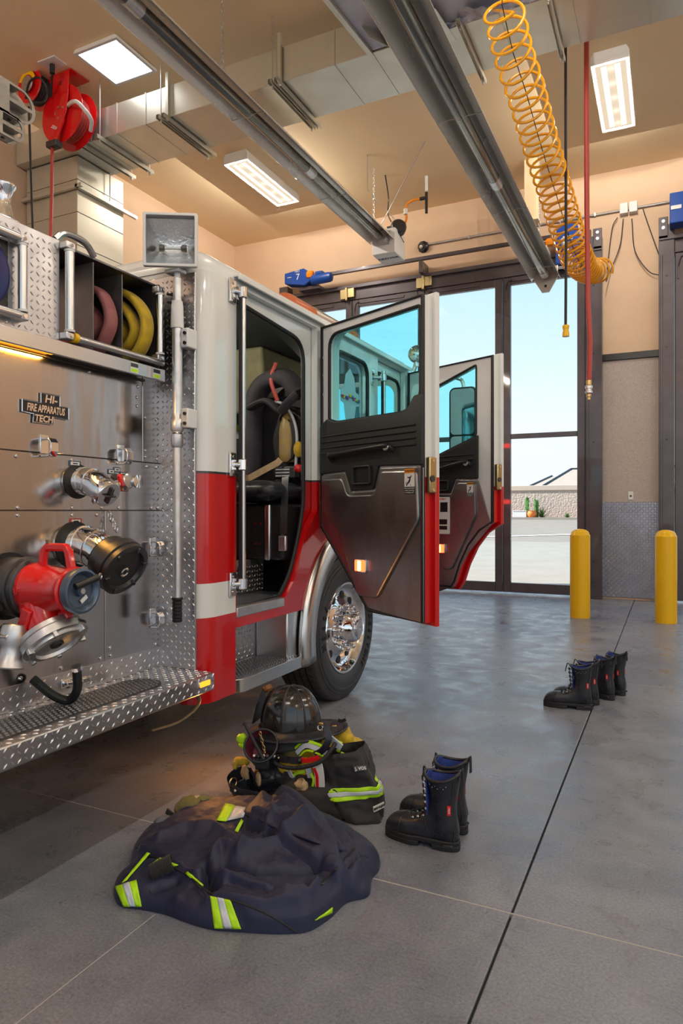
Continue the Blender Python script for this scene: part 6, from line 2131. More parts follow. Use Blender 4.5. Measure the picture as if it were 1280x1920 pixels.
# ================================================================== BOOTS
import numpy as np
def make_boot():
    t = thing('station_boot', 'black leather boot', 'boot', (0, 0, 0), 'black leather work boots on the floor')
    rings = [((.304, .036), (.304, .046), .010), ((.296, .026), (.292, .074), .034), ((.275, .022), (.262, .097), .047), ((.235, .02), (.222, .104), .053), ((.19, .02), (.182, .102), .052), ((.145, .02), (.155, .112), .047), ((.09, .02), (.136, .130), .041), ((.035, .02), (.124, .150), .041),
             ((.004, .024), (.119, .166), .043), ((-.004, .06), (.115, .182), .042), ((.010, .125), (.113, .200), .040), ((.013, .175), (.116, .222), .044), ((.004, .22), (.125, .243), .050), ((-.002, .262), (.131, .262), .053), ((-.006, .298), (.136, .280), .055)]
    n = 28
    NL = len(rings)
    b = MB()

    def ring(B, T, w, sc=1.0):
        B, T = Vector(B), Vector(T)
        c = (B + T) / 2
        h = (T - B) / 2
        out = []
        for k in range(n):
            a = 2 * PI * k / n
            ca, sa = math.cos(a), math.sin(a)
            p = c + h * (math.copysign(abs(ca) ** .85, ca)) * sc
            # dip of the collar at the sides
            out.append((p.x, w * sc * math.copysign(abs(sa) ** .9, sa), p.y))
        return out
    vs = []
    for B, T, w in rings:
        vs += ring(B, T, w)
    # collar dips at the sides
    top = []
    for k, p in enumerate(ring(*rings[-1])):
        a = 2 * PI * k / n
        top.append((p[0], p[1], p[2] - .022 * abs(math.sin(a)) ** 2))
    vs[(NL - 1) * n:] = top
    fs = []
    for i in range(NL - 1):
        for k in range(n):
            fs.append((i * n + k, i * n + (k + 1) % n, (i + 1) * n + (k + 1) % n, (i + 1) * n + k))
    fs.append(tuple(reversed(range(n))))
    b.add(vs, fs)
    b.build('upper', K['leather'], t, 60, sub=1)
    # rolled collar and lining
    MB().tube([Vector(p) + Vector((0, 0, .001)) for p in top], .0065, 7, closed=True).build('collar', K['leather'], t, 60)
    ln = MB()
    vs = [(p[0] * .97 + .002, p[1] * .95, p[2]) for p in top]
    for j in range(NL - 2, NL - 6, -1):
        vs += ring(*rings[j], .90)
    fs = []
    for i in range(4):
        for k in range(n):
            fs.append((i * n + k, (i + 1) * n + k, (i + 1) * n + (k + 1) % n, i * n + (k + 1) % n))
    fs.append(tuple(4 * n + k for k in range(n)))
    ln.add(vs, fs)
    ln.build('lining', K['bluel'], t, 60)
    MB().bb(.012, .016, -.022, .022, .215, .262).build('size_label', K['silver'], t)
    # sole with heel
    out = []
    for k in range(40):
        a = 2 * PI * k / 40
        x = .1515 + .1555 * math.copysign(abs(math.cos(a)) ** .9, math.cos(a))
        wy = .052 * math.copysign(abs(math.sin(a)) ** .75, math.sin(a)) * (1.04 if x > .18 else (.82 if x > .07 else .86))
        out.append((x, wy))
    s = MB()
    s.prism(out, (0, 0, .018), (1, 0, 0), (0, 1, 0), .020)
    so = s.build('sole', K['seal'], t, bevel=.004)
    s = MB()
    s.prism([p for p in out if p[0] < .10], (0, 0, 0), (1, 0, 0), (0, 1, 0), .020)
    s.build('heel', K['seal'], t, bevel=.003)
    s = MB()
    s.prism([p for p in out if p[0] > .145], (0, 0, 0), (1, 0, 0), (0, 1, 0), .020)
    s.build('tread', K['seal'], t, bevel=.003)
    for sy in (-1, 1):
        MB().box((.03, sy * .044, .026), (.04, .004, .010), Matrix.Rotation(.15 * sy, 3, 'Y')).build('sole_ridge', K['dgrey'], t, bevel=.002)
    # toe cap seam, ankle seam
    for idx, r_ in ((3, .0014), (6, .0012)):
        rg = ring(*rings[idx], 1.01)
        MB().tube([p for p in rg if p[2] > .035], r_, 5).build('seam', K['dgrey'], t)
    # laces
    for k in range(8):
        f = k / 7
        if k < 3:
            p = Vector((.185 - .022 * k, 0, .108 + .008 * k))
            w = .024
        else:
            p = Vector((.128 + .0025 * (k - 3), 0, .155 + .025 * (k - 3)))
            w = .026
        MB().tube(spline([p + Vector((0, -w, -.006)), p + Vector((.006, -w * .4, .004)), p + Vector((.008, w * .4, .006)), p + Vector((0, w, -.006))], 5), .0036, 6).build('lace', K['seal'], t)
        for sy in (-1, 1):
            MB().lathe([(.0035, -.002), (.006, 0), (.0035, .003), (.002, 0)], p + Vector((-.004, sy * (w + .002), -.008)), (.4, sy, .3), 10, closed=True).build('eyelet', K['chrome'], t)
    MB().tube(spline([(.14, -.02, .275), (.155, -.03, .285), (.165, -.045, .25), (.17, -.05, .225)], 6), .003, 6).build('lace_end', K['seal'], t)
    MB().prism([(-.032, .10), (.032, .10), (.034, .275), (0, .288), (-.034, .275)], (.110, 0, 0), (0, 1, 0), (.035, 0, 1), .006).build('tongue', K['bluel'], t, bevel=.002)
    # pull loop, tape down the heel, red tab, vent holes
    MB().sweep(spline([(.006, 0, .26), (-.012, 0, .305), (-.016, 0, .31), (-.018, 0, .25)], 5), [(.009, -.0015), (.009, .0015), (-.009, .0015), (-.009, -.0015)], up=(0, 1, 0)).build('pull_loop', K['seal'], t)
    for sy in (-1, 1):
        kk_ = 14 - 3 * sy
        MB().tube([ring(*rings[j], 1.01)[kk_] for j in range(8, NL)], .0015, 5).build('heel_piping', K['dgrey'], t)
        qm = (Vector(ring(*rings[10])[14 - 4 * sy]) + Vector(ring(*rings[11])[14 - 4 * sy])) / 2
        nn_ = Vector((-.42, .907 * sy, 0))
        MB().box(qm + nn_ * .002, (.014, .004, .036), Matrix.Rotation(.433 * sy, 3, 'Z')).build('side_tab', K['redcast'], t)
        text('tab_letters', 'HAIX', .010, qm + nn_ * .0045, (0, 0, -1), (-nn_.y, nn_.x, 0), K['line'], t, .0004)
        for k in range(7):
            MB().ball((.035 + .011 * k, sy * (.0505 - .0006 * abs(k - 3) ** 1.2), .252 - .004 * math.sin(k / 6 * PI) - (.008 if k % 2 else 0)), .0018, 6).build('vent_dot', K['silver'], t)
    return t


boot0 = make_boot()
_used = [False]


def put_boot(heel, toe, label, scale=1.0):
    """heel and toe: ground points"""
    d = Vector((toe[0] - heel[0], toe[1] - heel[1], 0))
    o = boot0 if not _used[0] else dup(boot0)
    _used[0] = True
    o.location = (heel[0], heel[1], 0)
    o.rotation_euler = (0, 0, math.atan2(d.y, d.x))
    o.scale = (scale, scale, scale)
    o['label'] = label
    return o


put_boot((-0.725, 2.545), (-0.985, 2.560), 'nearest black boot with a red tab, front one beside the gear pile')
put_boot((-0.735, 2.690), (-0.99, 2.735), 'black boot standing just behind the nearest boot by the gear pile')
put_boot((-0.455, 4.72), (-0.77, 4.70), 'front laced boot of the far group on the floor joint', 1.0)
put_boot((-0.425, 4.86), (-0.74, 4.85), 'second boot of the far group, just behind the front laced one', 1.0)
put_boot((-0.345, 5.01), (-0.60, 5.16), 'third boot of the far group, with its heel to the camera', 1.0)
put_boot((-0.285, 5.17), (-0.53, 5.34), 'rearmost boot of the far group, at the right', 1.0)

# ================================================================== TURNOUT JACKET
def G(pts, z=0.0):
    return np.array([[*U(a, b, Z=z)[:2]] for a, b in pts])


def seg_dist(P, poly, closed=True):
    n_ = len(poly)
    best = np.full(len(P), 1e9)
    for i in range(n_ if closed else n_ - 1):
        a = poly[i]
        b = poly[(i + 1) % n_]
        ab = b - a
        tt = np.clip(((P - a) @ ab) / (ab @ ab + 1e-12), 0, 1)
        q = a + tt[:, None] * ab
        best = np.minimum(best, np.hypot(P[:, 0] - q[:, 0], P[:, 1] - q[:, 1]))
    return best


def inside(P, poly):
    r = np.zeros(len(P), bool)
    n_ = len(poly)
    for i in range(n_):
        a = poly[i]
        b = poly[(i + 1) % n_]
        c = ((a[1] > P[:, 1]) != (b[1] > P[:, 1])) & (P[:, 0] < (b[0] - a[0]) * (P[:, 1] - a[1]) / (b[1] - a[1] + 1e-15) + a[0])
        r ^= c
    return r


def sstep(x):
    x = np.clip(x, 0, 1)
    return x * x * (3 - 2 * x)


outl = np.vstack([G([(214, 1665), (222, 1698), (268, 1707), (310, 1716), (350, 1731), (395, 1744), (440, 1748), (500, 1752), (540, 1752), (580, 1747), (620, 1722), (650, 1694), (690, 1682), (697, 1650)]),
                  np.array([(-0.945, 2.28), (-0.98, 2.36), (-1.08, 2.43), (-1.22, 2.50), (-1.42, 2.52), (-1.58, 2.47), (-1.72, 2.40), (-1.83, 2.28), (-1.88, 2.14), (-1.85, 2.02), (-1.79, 1.93), (-1.745, 1.86)])])
oc = np.array([[v.x, v.y] for v in spline([(p[0], p[1], 0) for p in outl], 5, True)])
L2 = G([(255, 1588), (300, 1612), (348, 1640), (398, 1678), (445, 1692), (495, 1712), (530, 1732), (560, 1752), (600, 1722), (640, 1678), (672, 1640), (690, 1615), (668, 1590), (640, 1560), (560, 1530), (480, 1500), (430, 1500), (360, 1515), (300, 1545), (258, 1575)], .085)
L3 = G([(458, 1524), (488, 1484), (508, 1493), (533, 1472), (580, 1503), (625, 1548), (662, 1583), (700, 1614), (672, 1604), (600, 1578), (529, 1556)], .19)
RID = [  # (photo polyline, height, width)
    ([(377, 1622), (411, 1592), (453, 1600), (520, 1588), (592, 1576)], .026, .022),
    ([(445, 1604), (504, 1570), (537, 1559)], .016, .012),
    ([(402, 1629), (474, 1647), (537, 1660), (580, 1660), (594, 1641)], .022, .018),
    ([(386, 1656), (440, 1664), (495, 1670), (558, 1668)], .018, .012),
    ([(300, 1560), (350, 1552), (400, 1556), (440, 1580)], .020, .030),
    ([(262, 1588), (310, 1600), (360, 1625)], .010, .012),
    ([(455, 1545), (520, 1570), (580, 1580), (630, 1600)], .018, .016),
    ([(601, 1664), (632, 1630), (664, 1593)], -.008, .007),
    ([(610, 1668), (645, 1630), (676, 1598)], .010, .014),
    ([(386, 1612), (392, 1630), (400, 1640)], -.045, .018),
    ([(420, 1612), (480, 1622), (550, 1622), (600, 1612)], -.022, .014),
    ([(430, 1640), (500, 1655), (560, 1650)], -.018, .010),
    ([(480, 1690), (530, 1708), (570, 1728)], .008, .014),
    ([(300, 1655), (340, 1672), (390, 1690)], .012, .015),
    ([(290, 1690), (350, 1705), (400, 1712)], .010, .012),
    ([(455, 1712), (500, 1722), (540, 1738)], .012, .012),
    ([(275, 1640), (300, 1650), (330, 1646)], .018, .014),
    ([(288, 1630), (310, 1628), (328, 1624)], -.03, .012),
    ([(640, 1660), (670, 1650), (690, 1632)], .012, .012),
    ([(560, 1530), (600, 1556), (640, 1585)], .008, .008),
    ([(470, 1520), (520, 1530), (570, 1548)], .007, .010),
]


def jh(P):
    d = seg_dist(P, oc)
    ins = inside(P, oc)
    d = np.where(ins, d, 0)
    e = np.clip(d / .055, 0, 1)
    h = .062 * np.sqrt(np.clip(1 - (1 - e) ** 2, 0, 1))
    h += .035 * sstep(d / .28)
    back = sstep((P[:, 1] - 1.95) / .5)
    h += .035 * back * sstep(d / .12)
    d2 = seg_dist(P, L2)
    i2 = inside(P, L2)
    h += np.where(i2, .020 * sstep(d2 / .016), 0) * (e > .05)
    d3 = seg_dist(P, L3)
    i3 = inside(P, L3)
    h += np.where(i3, .040 * sstep(d3 / .02) + .02 * sstep(d3 / .08), 0) * sstep(d / .03)
    for pl_, a, w in RID:
        q = G(pl_, .12)
        dd = seg_dist(P, q, False)
        h += 1.75 * a * np.exp(-(dd / w) ** 1.35) * sstep(d / .05)
    nz = np.array([mnoise.fractal((p[0] * 9, p[1] * 9, 2.0), .6, 2.0, 4) for p in P])
    n2 = np.array([mnoise.noise((p[0] * 26 + 4 * p[1], p[1] * 15, 7.0)) for p in P])
    h += (.006 * nz + .0025 * n2) * sstep(d / .05)
    return np.where(ins, np.maximum(h, 0), 0)


jc = np.array([-1.36, 2.06])
NA, NR = 300, 84
# outline resampled by angle
ang = np.linspace(0, 2 * PI, NA, endpoint=False)
rad_ = np.zeros(NA)
for i, a in enumerate(ang):
    dv_ = np.array([math.cos(a), math.sin(a)])
    bst = 0
    for k in range(len(oc)):
        p, q = oc[k] - jc, oc[(k + 1) % len(oc)] - jc
        den = dv_[0] * (q - p)[1] - dv_[1] * (q - p)[0]
        if abs(den) < 1e-12:
            continue
        tt = (p[0] * (q - p)[1] - p[1] * (q - p)[0]) / den
        uu = (p[0] * dv_[1] - p[1] * dv_[0]) / den
        if tt > 0 and -1e-9 <= uu <= 1 + 1e-9:
            bst = max(bst, tt)
    rad_[i] = bst
ts = 1 - (1 - np.linspace(0, 1, NR)) ** 1.35
Pj = np.array([[jc[0] + math.cos(a) * r * t_, jc[1] + math.sin(a) * r * t_] for a, r in zip(ang, rad_) for t_ in ts])
Hj = jh(Pj)
jk = thing('turnout_jacket', 'dark navy turnout jacket lying in folds with lime bands, nearest the camera', 'jacket', (jc[0], jc[1], 0))
vs = [(p[0], p[1], max(h, .001)) for p, h in zip(Pj, Hj)]
in2 = inside(Pj, L2)
in3 = inside(Pj, L3)
f1, f2, f3 = [], [], []
for i in range(NA):
    i2_ = (i + 1) % NA
    for j in range(NR - 1):
        q = (i * NR + j, i * NR + j + 1, i2_ * NR + j + 1, i2_ * NR + j)
        (f3 if in3[q[0]] else (f2 if in2[q[0]] else f1)).append(q)
for nm, ff in (('jacket_body', f1), ('jacket_panel', f2), ('collar_flap', f3)):
    m_ = MB()
    m_.add(vs, ff)
    ob = m_.build(nm, K['navy'], jk, 0)
    bm_ = bmesh.new()
    bm_.from_mesh(ob.data)
    bmesh.ops.delete(bm_, geom=[v for v in bm_.verts if not v.link_faces], context='VERTS')
    bm_.to_mesh(ob.data)
    bm_.free()
    ob.data.shade_smooth()


def hit(x, y, lift=.0025):
    """photo pixel -> point on the jacket surface"""
    k = (x - 640) / 1280
    t_ = (957 - y) / 1280
    d = np.array([-SAV + CAV * k, CAV + SAV * k])
    ss = np.linspace((.30 - CAMH) / t_, (0 - CAMH) / t_, 90)
    P = ss[:, None] * d
    z = CAMH + t_ * ss
    hh = jh(P)
    idx = np.argmax(z <= hh + 1e-4)
    if not (z <= hh + 1e-4).any():
        idx = len(ss) - 1
    return Vector((P[idx, 0], P[idx, 1], z[idx])) + Vector((.4 * lift, -.6 * lift, lift))


def at0(x, y, yy):
    return U(x, y, Y=yy)


def patch(quad, nu, nv, mt, nm, par, lift=.006):
    """strip of tape sewn on the jacket: quad of photo pixels"""
    A, B, C_, D_ = [Vector(p) for p in quad]
    m_ = MB()
    g_ = []
    for i in range(nu):
        for j in range(nv):
            p = (A.lerp(B, i / (nu - 1))).lerp(D_.lerp(C_, i / (nu - 1)), j / (nv - 1))
            g_.append(hit(p.x, p.y, lift))
    m_.add(g_, [(i * nv + j, (i + 1) * nv + j, (i + 1) * nv + j + 1, i * nv + j + 1) for i in range(nu - 1) for j in range(nv - 1)])
    o = m_.build(nm, mt, par, 0)
    o.data.shade_smooth()
    s_ = o.modifiers.new('solid', 'SOLIDIFY')
    s_.thickness = .003
    s_.offset = 0
    return o


def band(q0, q1, q2, q3, par, n_=10):
    """three stripes lime, silver, lime between edge q0-q3 and q1-q2"""
    q = [Vector(p) for p in (q0, q1, q2, q3)]
    for a, b, mt in ((0, .34, K['lime']), (.34, .66, K['silver']), (.66, 1, K['lime'])):
        patch([q[0].lerp(q[1], a), q[0].lerp(q[1], b), q[3].lerp(q[2], b), q[3].lerp(q[2], a)], 5, n_, mt, 'reflective_band', par, .006 if mt is K['lime'] else .0072)


band((394, 1682), (432, 1690), (452, 1744), (402, 1743), jk, 12)
band((216, 1664), (256, 1652), (266, 1702), (232, 1702), jk, 10)
patch([(228, 1658), (238, 1652), (282, 1602), (276, 1600)], 4, 10, K['lime'], 'reflective_band', jk)
patch([(284, 1622), (300, 1610), (334, 1624), (322, 1628)], 4, 8, K['lime'], 'cuff_band', jk)
patch([(348, 1640), (352, 1636), (382, 1662), (377, 1667)], 3, 8, K['lime'], 'zip_tape', jk)
patch([(590, 1728), (598, 1722), (623, 1703), (622, 1714)], 3, 6, K['lime'], 'hem_tab', jk)
patch([(406, 1540), (422, 1508), (440, 1512), (424, 1542)], 6, 6, K['lime'], 'sleeve_band', jk)
patch([(424, 1541), (440, 1513), (464, 1517), (456, 1534)], 6, 6, K['silver'], 'sleeve_band', jk)
patch([(440, 1560), (462, 1520), (466, 1522), (446, 1562)][::1], 3, 6, K['lime'], 'sleeve_band', jk)
# zip along the front edge, pocket zip with pull
zp = [hit(a, b, .003) for a, b in ((255, 1590), (300, 1614), (348, 1640), (398, 1678), (445, 1692), (495, 1712), (530, 1732), (556, 1750))]
MB().tube(spline(zp, 4), .003, 6).build('zip', K['seal'], jk)
zp = [hit(a, b, .003) for a, b in ((602, 1660), (615, 1645), (632, 1627), (650, 1606), (664, 1592))]
MB().tube(spline(zp, 4), .0035, 6).build('pocket_zip', K['seal'], jk)
MB().box(hit(605, 1657, .007), (.012, .02, .004)).build('zip_pull', K['dgrey'], jk, bevel=.002)
# standing collar: a sheet rising from the folds
lo_e = spline([hit(a, b, .004) for a, b in ((456, 1524), (500, 1545), (545, 1562), (600, 1582), (645, 1596), (690, 1608))], 6)
up_e = spline([at0(a, b, y_) for a, b, y_ in ((470, 1508, 2.36), (491, 1482, 2.42), (510, 1491, 2.42), (533, 1471, 2.44), (580, 1502, 2.42), (655, 1576, 2.34))], 6)
m_ = MB()
m_.grid(lambda a, b: lo_e[int(a * 30)].lerp(up_e[int(a * 30)], b) + Vector((0, 0, .010 * math.sin(PI * b) * math.sin(a * 11) + .012 * math.sin(PI * b))), 31, 9)
o = m_.build('collar_edge', K['navy'], jk, 60)
s_ = o.modifiers.new('solid', 'SOLIDIFY')
s_.thickness = .007
# knitted cuff of the folded sleeve
cf0, cf1 = hit(286, 1640, .012), hit(322, 1622, .012)
cm_ = MB()
for k in range(14):
    p = cf0.lerp(cf1, k / 13)
    cm_.lathe([(.026, -.003), (.029, 0), (.026, .003)], p, cf1 - cf0, 16, cap=False)
cm_.lathe([(.026, -.004), (.026, (cf1 - cf0).length + .004)], cf0, cf1 - cf0, 16, cap=False)
cm_.build('knit_cuff', K['blackc'], jk, 60)


# ================================================================== GEAR PILE BEHIND THE JACKET
def lump(name, par, mt, c, rx, ry, rz, amp=.12, fr=9.0, n_=40, flat_=None, seed=0.0, rot=0.0, sq=.8):
    R_ = Matrix.Rotation(rot, 3, 'Z')
    m_ = MB()
    c = Vector(c)

    def fn(a, b):
        th = 2 * PI * a
        ph = PI * b
        v = Vector((math.copysign(abs(math.cos(th)) ** sq, math.cos(th)) * math.sin(ph) ** sq, math.copysign(abs(math.sin(th)) ** sq, math.sin(th)) * math.sin(ph) ** sq, math.copysign(abs(math.cos(ph)) ** sq, math.cos(ph))))
        q = Vector((v.x * rx, v.y * ry, v.z * rz))
        s_ = 1 + amp * mnoise.fractal(Vector((q.x * fr + seed, q.y * fr, q.z * fr)), .7, 2.0, 4)
        p = c + R_ @ (q * s_)
        p.z = max(p.z, .002)
        return p
    m_.grid(fn, n_, n_ // 2, True)
    return m_.build(name, mt, par, 60)


Rv = Vector((CAV, SAV, 0))
Fv = Vector((-SAV, CAV, 0))


def at(x, y, yy):
    return U(x, y, Y=yy)


# ---- turnout pants bunched on the floor
pn = thing('turnout_pants', 'black turnout pants bunched upright with a lime and silver leg band', 'pants', (-1.25, 2.65, 0))


def leg(a, b):
    """a round, b upward"""
    z = .285 * b
    th = 2 * PI * a
    # centre and half sizes along the picture plane
    xl = 640 - 38 * sstep(np.array(b * 2.2)).item() + 6 * b
    xr = 723 - 38 * b ** 1.6
    base = U((xl + xr) / 2, 957 + (CAMH - z) / 2.86 * 1280, Z=z)
    half = (xr - xl) / 2 / 1280 * 2.86
    tk = .085 * (1 - .45 * b) + .01
    fold = .018 * mnoise.fractal(Vector((math.cos(th) * 1.6, math.sin(th) * 1.6, b * 3.2)), .7, 2, 4) + .008 * math.sin(th * 3 + b * 7)
    ca, sa = math.cos(th), math.sin(th)
    p = base + Fv * .06 + Rv * (half * math.copysign(abs(ca) ** .7, ca)) + Fv * (tk * math.copysign(abs(sa) ** .8, sa))
    n_ = (Rv * ca + Fv * sa)
    p = p + n_ * fold * (1 if 0 < b < 1 else .6)
    p.z = z + (.02 * math.cos(th) if b > .8 else 0) * (b - .8) * 5
    return p


m_ = MB()
m_.grid(leg, 72, 30, True)
pants_o = m_.build('pant_leg', K['blackc'], pn, 60)


def legpt(a, b, out=.004):
    p = leg(a, b)
    c = (leg(a, b) + leg(a + .5, b)) / 2
    n_ = (p - c)
    n_.z = 0
    return p + n_.normalized() * out


def legband(a0, a1, b0f, b1f, mt, nm, out):
    m_ = MB()
    m_.grid(lambda s_, t_: legpt(a0 + (a1 - a0) * s_, b0f(s_) + (b1f(s_) - b0f(s_)) * t_, out), 26, 5)
    o = m_.build(nm, mt, pn, 60)
    o.modifiers.new('solid', 'SOLIDIFY').thickness = .002
    return o


lo_f = lambda s_: .30 + .10 * s_
for (k0, k1, mt, out) in ((0, .055, K['lime'], .008), (.055, .115, K['silver'], .010), (.115, .17, K['lime'], .008)):
    legband(.61, 1.02, lambda s_, k0=k0: lo_f(s_) + k0, lambda s_, k1=k1: lo_f(s_) + k1, mt, 'leg_band', out)
# name patch and maker patch on the leg
def patch_on_leg(a, b, w, h, mt, body, tm, nm, sz):
    o = legpt(a, b, .006)
    e = (legpt(a + .02, b, .006) - legpt(a - .02, b, .006)).normalized()
    upv = (legpt(a, b + .06, .006) - legpt(a, b - .06, .006)).normalized()
    nn = e.cross(upv)
    m_ = MB()
    m_.prism([(-w, -h), (w, -h), (w, h), (-w, h)], o - nn * .002, e, upv, .004)
    q = m_.build(nm, mt, pn, bevel=.001)
    text(nm + '_letters', body, sz, o + nn * .003, e, upv, tm, q, .0005, bold=.0006)


patch_on_leg(.80, .80, .030, .011, K['bluel'] if False else K['dgrey'], 'J. VOS', K['line'], 'name_patch', .018)
patch_on_leg(.88, .205, .034, .012, K['line'], 'BAV-N-JAX', K['black'], 'maker_patch', .014)
lump('folded_leg', pn, K['blackc'], (-1.36, 2.62, .075), .20, .10, .08, .35, 7, 44, seed=3, rot=.4)
lump('folded_leg', pn, K['blackc'], (-1.50, 2.74, .11), .17, .12, .11, .30, 7, 40, seed=9, rot=.3)
lump('waist_roll', pn, K['blackc'], (-1.62, 2.66, .06), .13, .10, .07, .3, 8, 36, seed=5, rot=.2)
# buckle clip hanging from the waistband
q = at(636, 1400, 2.66)
MB().box(q, (.018, .008, .05), Matrix.Rotation(.3, 3, 'Y')).box(q + Vector((.014, -.002, -.036)), (.02, .008, .03), Matrix.Rotation(.3, 3, 'Y')).build('lime_buckle', K['lime2'] if 'lime2' in K else K['lime'], pn, bevel=.003)

# ---- yellow coat liner heaped in the pants
lc = thing('yellow_coat', 'yellow fire coat with lime and silver trim stuffed under the helmet', 'coat', (-1.45, 2.66, .15))
lump('coat_body', lc, K['yellowh'], at(582, 1428, 2.66) + Vector((0, .01, 0)), .125, .065, .095, .4, 11, 48, seed=2, rot=.45)
lump('coat_body', lc, K['yellowh'], at(630, 1405, 2.72) + Vector((0, .06, 0)), .08, .06, .07, .4, 12, 36, seed=6, rot=.45)
K['olivec'] = mat('olive_cloth', (0.20, 0.17, 0.05), 0.8, c2=(0.12, 0.10, 0.04), ns=10, bump=.3, bs=300)
lump('coat_lining', lc, K['olivec'], at(535, 1404, 2.62) + Vector((0, .01, 0)), .08, .045, .05, .4, 10, 36, seed=8)


def ribbon(px_pts, yy, w, mt, nm, par, th=.003, up=(0, 0, 1), n_=6):
    P = [at(a, b, y_) for (a, b), y_ in zip(px_pts, yy if isinstance(yy, (list, tuple)) else [yy] * len(px_pts))]
    return MB().sweep(spline(P, n_), [(w, -th), (w, th), (-w, th), (-w, -th)], up=up).build(nm, mt, par, 60)


ribbon([(556, 1412), (572, 1398), (590, 1402), (612, 1412)], [2.58, 2.57, 2.57, 2.59], .010, K['silver'], 'trim_tape', lc)
ribbon([(552, 1404), (570, 1390), (592, 1394), (614, 1404)], [2.585, 2.575, 2.575, 2.59], .005, K['lime'], 'trim_tape', lc)
ribbon([(560, 1420), (574, 1407), (592, 1411), (612, 1420)], [2.58, 2.57, 2.57, 2.59], .004, K['lime'], 'trim_tape', lc)
ribbon([(618, 1384), (628, 1392), (640, 1402)], [2.63, 2.62, 2.62], .016, K['silver'], 'trim_tape', lc)
ribbon([(541, 1444), (546, 1454), (553, 1462)], [2.56, 2.555, 2.56], .010, K['silver'], 'trim_tape', lc)
ribbon([(547, 1458), (556, 1450), (572, 1446)], [2.56, 2.555, 2.56], .006, K['lime'], 'trim_tape', lc)
ribbon([(577, 1440), (580, 1450), (582, 1458)], [2.56, 2.555, 2.56], .012, K['silver'], 'trim_tape', lc, up=(1, 0, 0))
ribbon([(594, 1430), (598, 1450), (600, 1478)], [2.55, 2.545, 2.55], .022, K['line'], 'side_stripe', lc, up=(1, 0, 0))
ribbon([(589, 1440), (594, 1455), (595, 1475)], [2.543, 2.54, 2.545], .006, K['redcast'], 'side_stripe', lc, up=(1, 0, 0))
ribbon([(583, 1450), (588, 1462), (586, 1474)], [2.543, 2.54, 2.545], .005, K['lime'], 'side_stripe', lc, up=(1, 0, 0))

# ---- helmet
hm_ = thing('fire_helmet', 'black leather fire helmet with ribbed dome and wide brim on top of the gear', 'helmet', (-1.55, 2.70, .31))
HC = Vector((-1.553, 2.70, 0.318))
HX = (Rv * .96 + Fv * -.28).normalized()     # rear brim points to the right
HY = Vector((0, 0, 1)).cross(HX)
K['helm'] = mat('polished_black', (0.012, 0.011, 0.012), 0.14, coat=.6, c2=(.02, .018, .018), ns=20)


def dome(a, b):
    th = 2 * PI * a
    ph = PI / 2 * b
    r = math.cos(ph) ** .72
    rib = 1 + .012 * abs(math.cos(th * 4)) ** 14
    return HC + HX * (.142 * r * math.cos(th) * rib) + HY * (.118 * r * math.sin(th) * rib) + Vector((0, 0, .182 * math.sin(ph) ** .95 * (1 + (rib - 1) * .6)))


m_ = MB()
m_.grid(dome, 96, 24, True)
m_.build('dome', K['helm'], hm_, 60)
for k in range(8):
    a = (k + .0) / 8
    MB().tube([dome(a, b / 14) for b in range(0, 15)], .0035, 6).build('comb_rib', K['leather'], hm_)
    for s_ in (-.006, .006):
        MB().tube([dome(a + s_, b / 14) for b in range(0, 13)], .0012, 5).build('rib_stitch', K['dgrey'], hm_)


def brim(a, b):
    th = 2 * PI * a
    ca, sa = math.cos(th), math.sin(th)
    w = .035 + .085 * max(0, ca) ** 1.6 + .02 * max(0, -ca)
    r0 = HX * (.140 * ca) + HY * (.117 * sa)
    dirv = (HX * ca + HY * sa).normalized()
    drop = .030 * math.sin(b * PI / 2) * (1 - .7 * max(0, ca)) + (-.018 * b * b * max(0, ca) ** 2)
    return HC + r0 + dirv * (w * b) + Vector((0, 0, .004 - drop))


m_ = MB()
m_.grid(brim, 72, 8, True)
bo = m_.build('brim', K['leather'], hm_, 60)
bo.modifiers.new('solid', 'SOLIDIFY').thickness = .006
MB().tube([brim(k / 72, 1.0) for k in range(72)], .0065, 8, closed=True).build('brim_edge', K['leather'], hm_, 60)
# leather front shield at the front end and its holder
m_ = MB()
m_.prism([(-.05, 0), (.05, 0), (.055, .09), (.03, .14), (0, .155), (-.03, .14), (-.055, .09)], HC - HX * .165 + Vector((0, 0, .01)), HY * -1, Vector((0, 0, 1)) + HX * .22, .006)
m_.build('front_shield', K['leather'], hm_, bevel=.002)
K['brownl'] = mat('brown_leather', (0.20, 0.085, 0.03), 0.5, c2=(0.13, 0.05, 0.02), ns=20)
MB().lathe([(0.018, 0), (.024, .012), (.018, .03), (0, .034)], HC - HX * .105 + Vector((0, 0, .150)), (-.5, 0, 1), 12).build('shield_holder', K['brownl'], hm_)
# ear flaps and chin strap
m_ = MB()
m_.grid(lambda a, b: HC + (HX * (.150 * math.cos(PI + PI * 1.5 * a)) + HY * (.128 * math.sin(PI + PI * 1.5 * a))) * (1 + .10 * b) + Vector((0, 0, -.012 - .055 * b + .008 * math.sin(a * 17) * b)), 40, 8)
ef = m_.build('ear_flap', K['blackc'], hm_, 60)
ef.modifiers.new('solid', 'SOLIDIFY').thickness = .006
ribbon([(612, 1362), (616, 1385), (606, 1405), (590, 1415)], [2.60, 2.59, 2.58, 2.57], .014, K['leather'], 'chin_strap', hm_, up=Rv)
q = at(600, 1365, 2.59)
MB().lathe([(.010, -.002), (.014, 0), (.010, .002), (.007, 0)], q, (.4, -1, .2), 16, closed=True).build('strap_ring', K['chrome'], hm_)
MB().box(q + Vector((.004, -.002, .018)), (.022, .008, .014)).build('brass_clip', K['brass'], hm_, bevel=.003)
ribbon([(634, 1350), (640, 1352), (648, 1349)], [2.72, 2.72, 2.72], .007, K['seal'], 'strap_end', hm_)

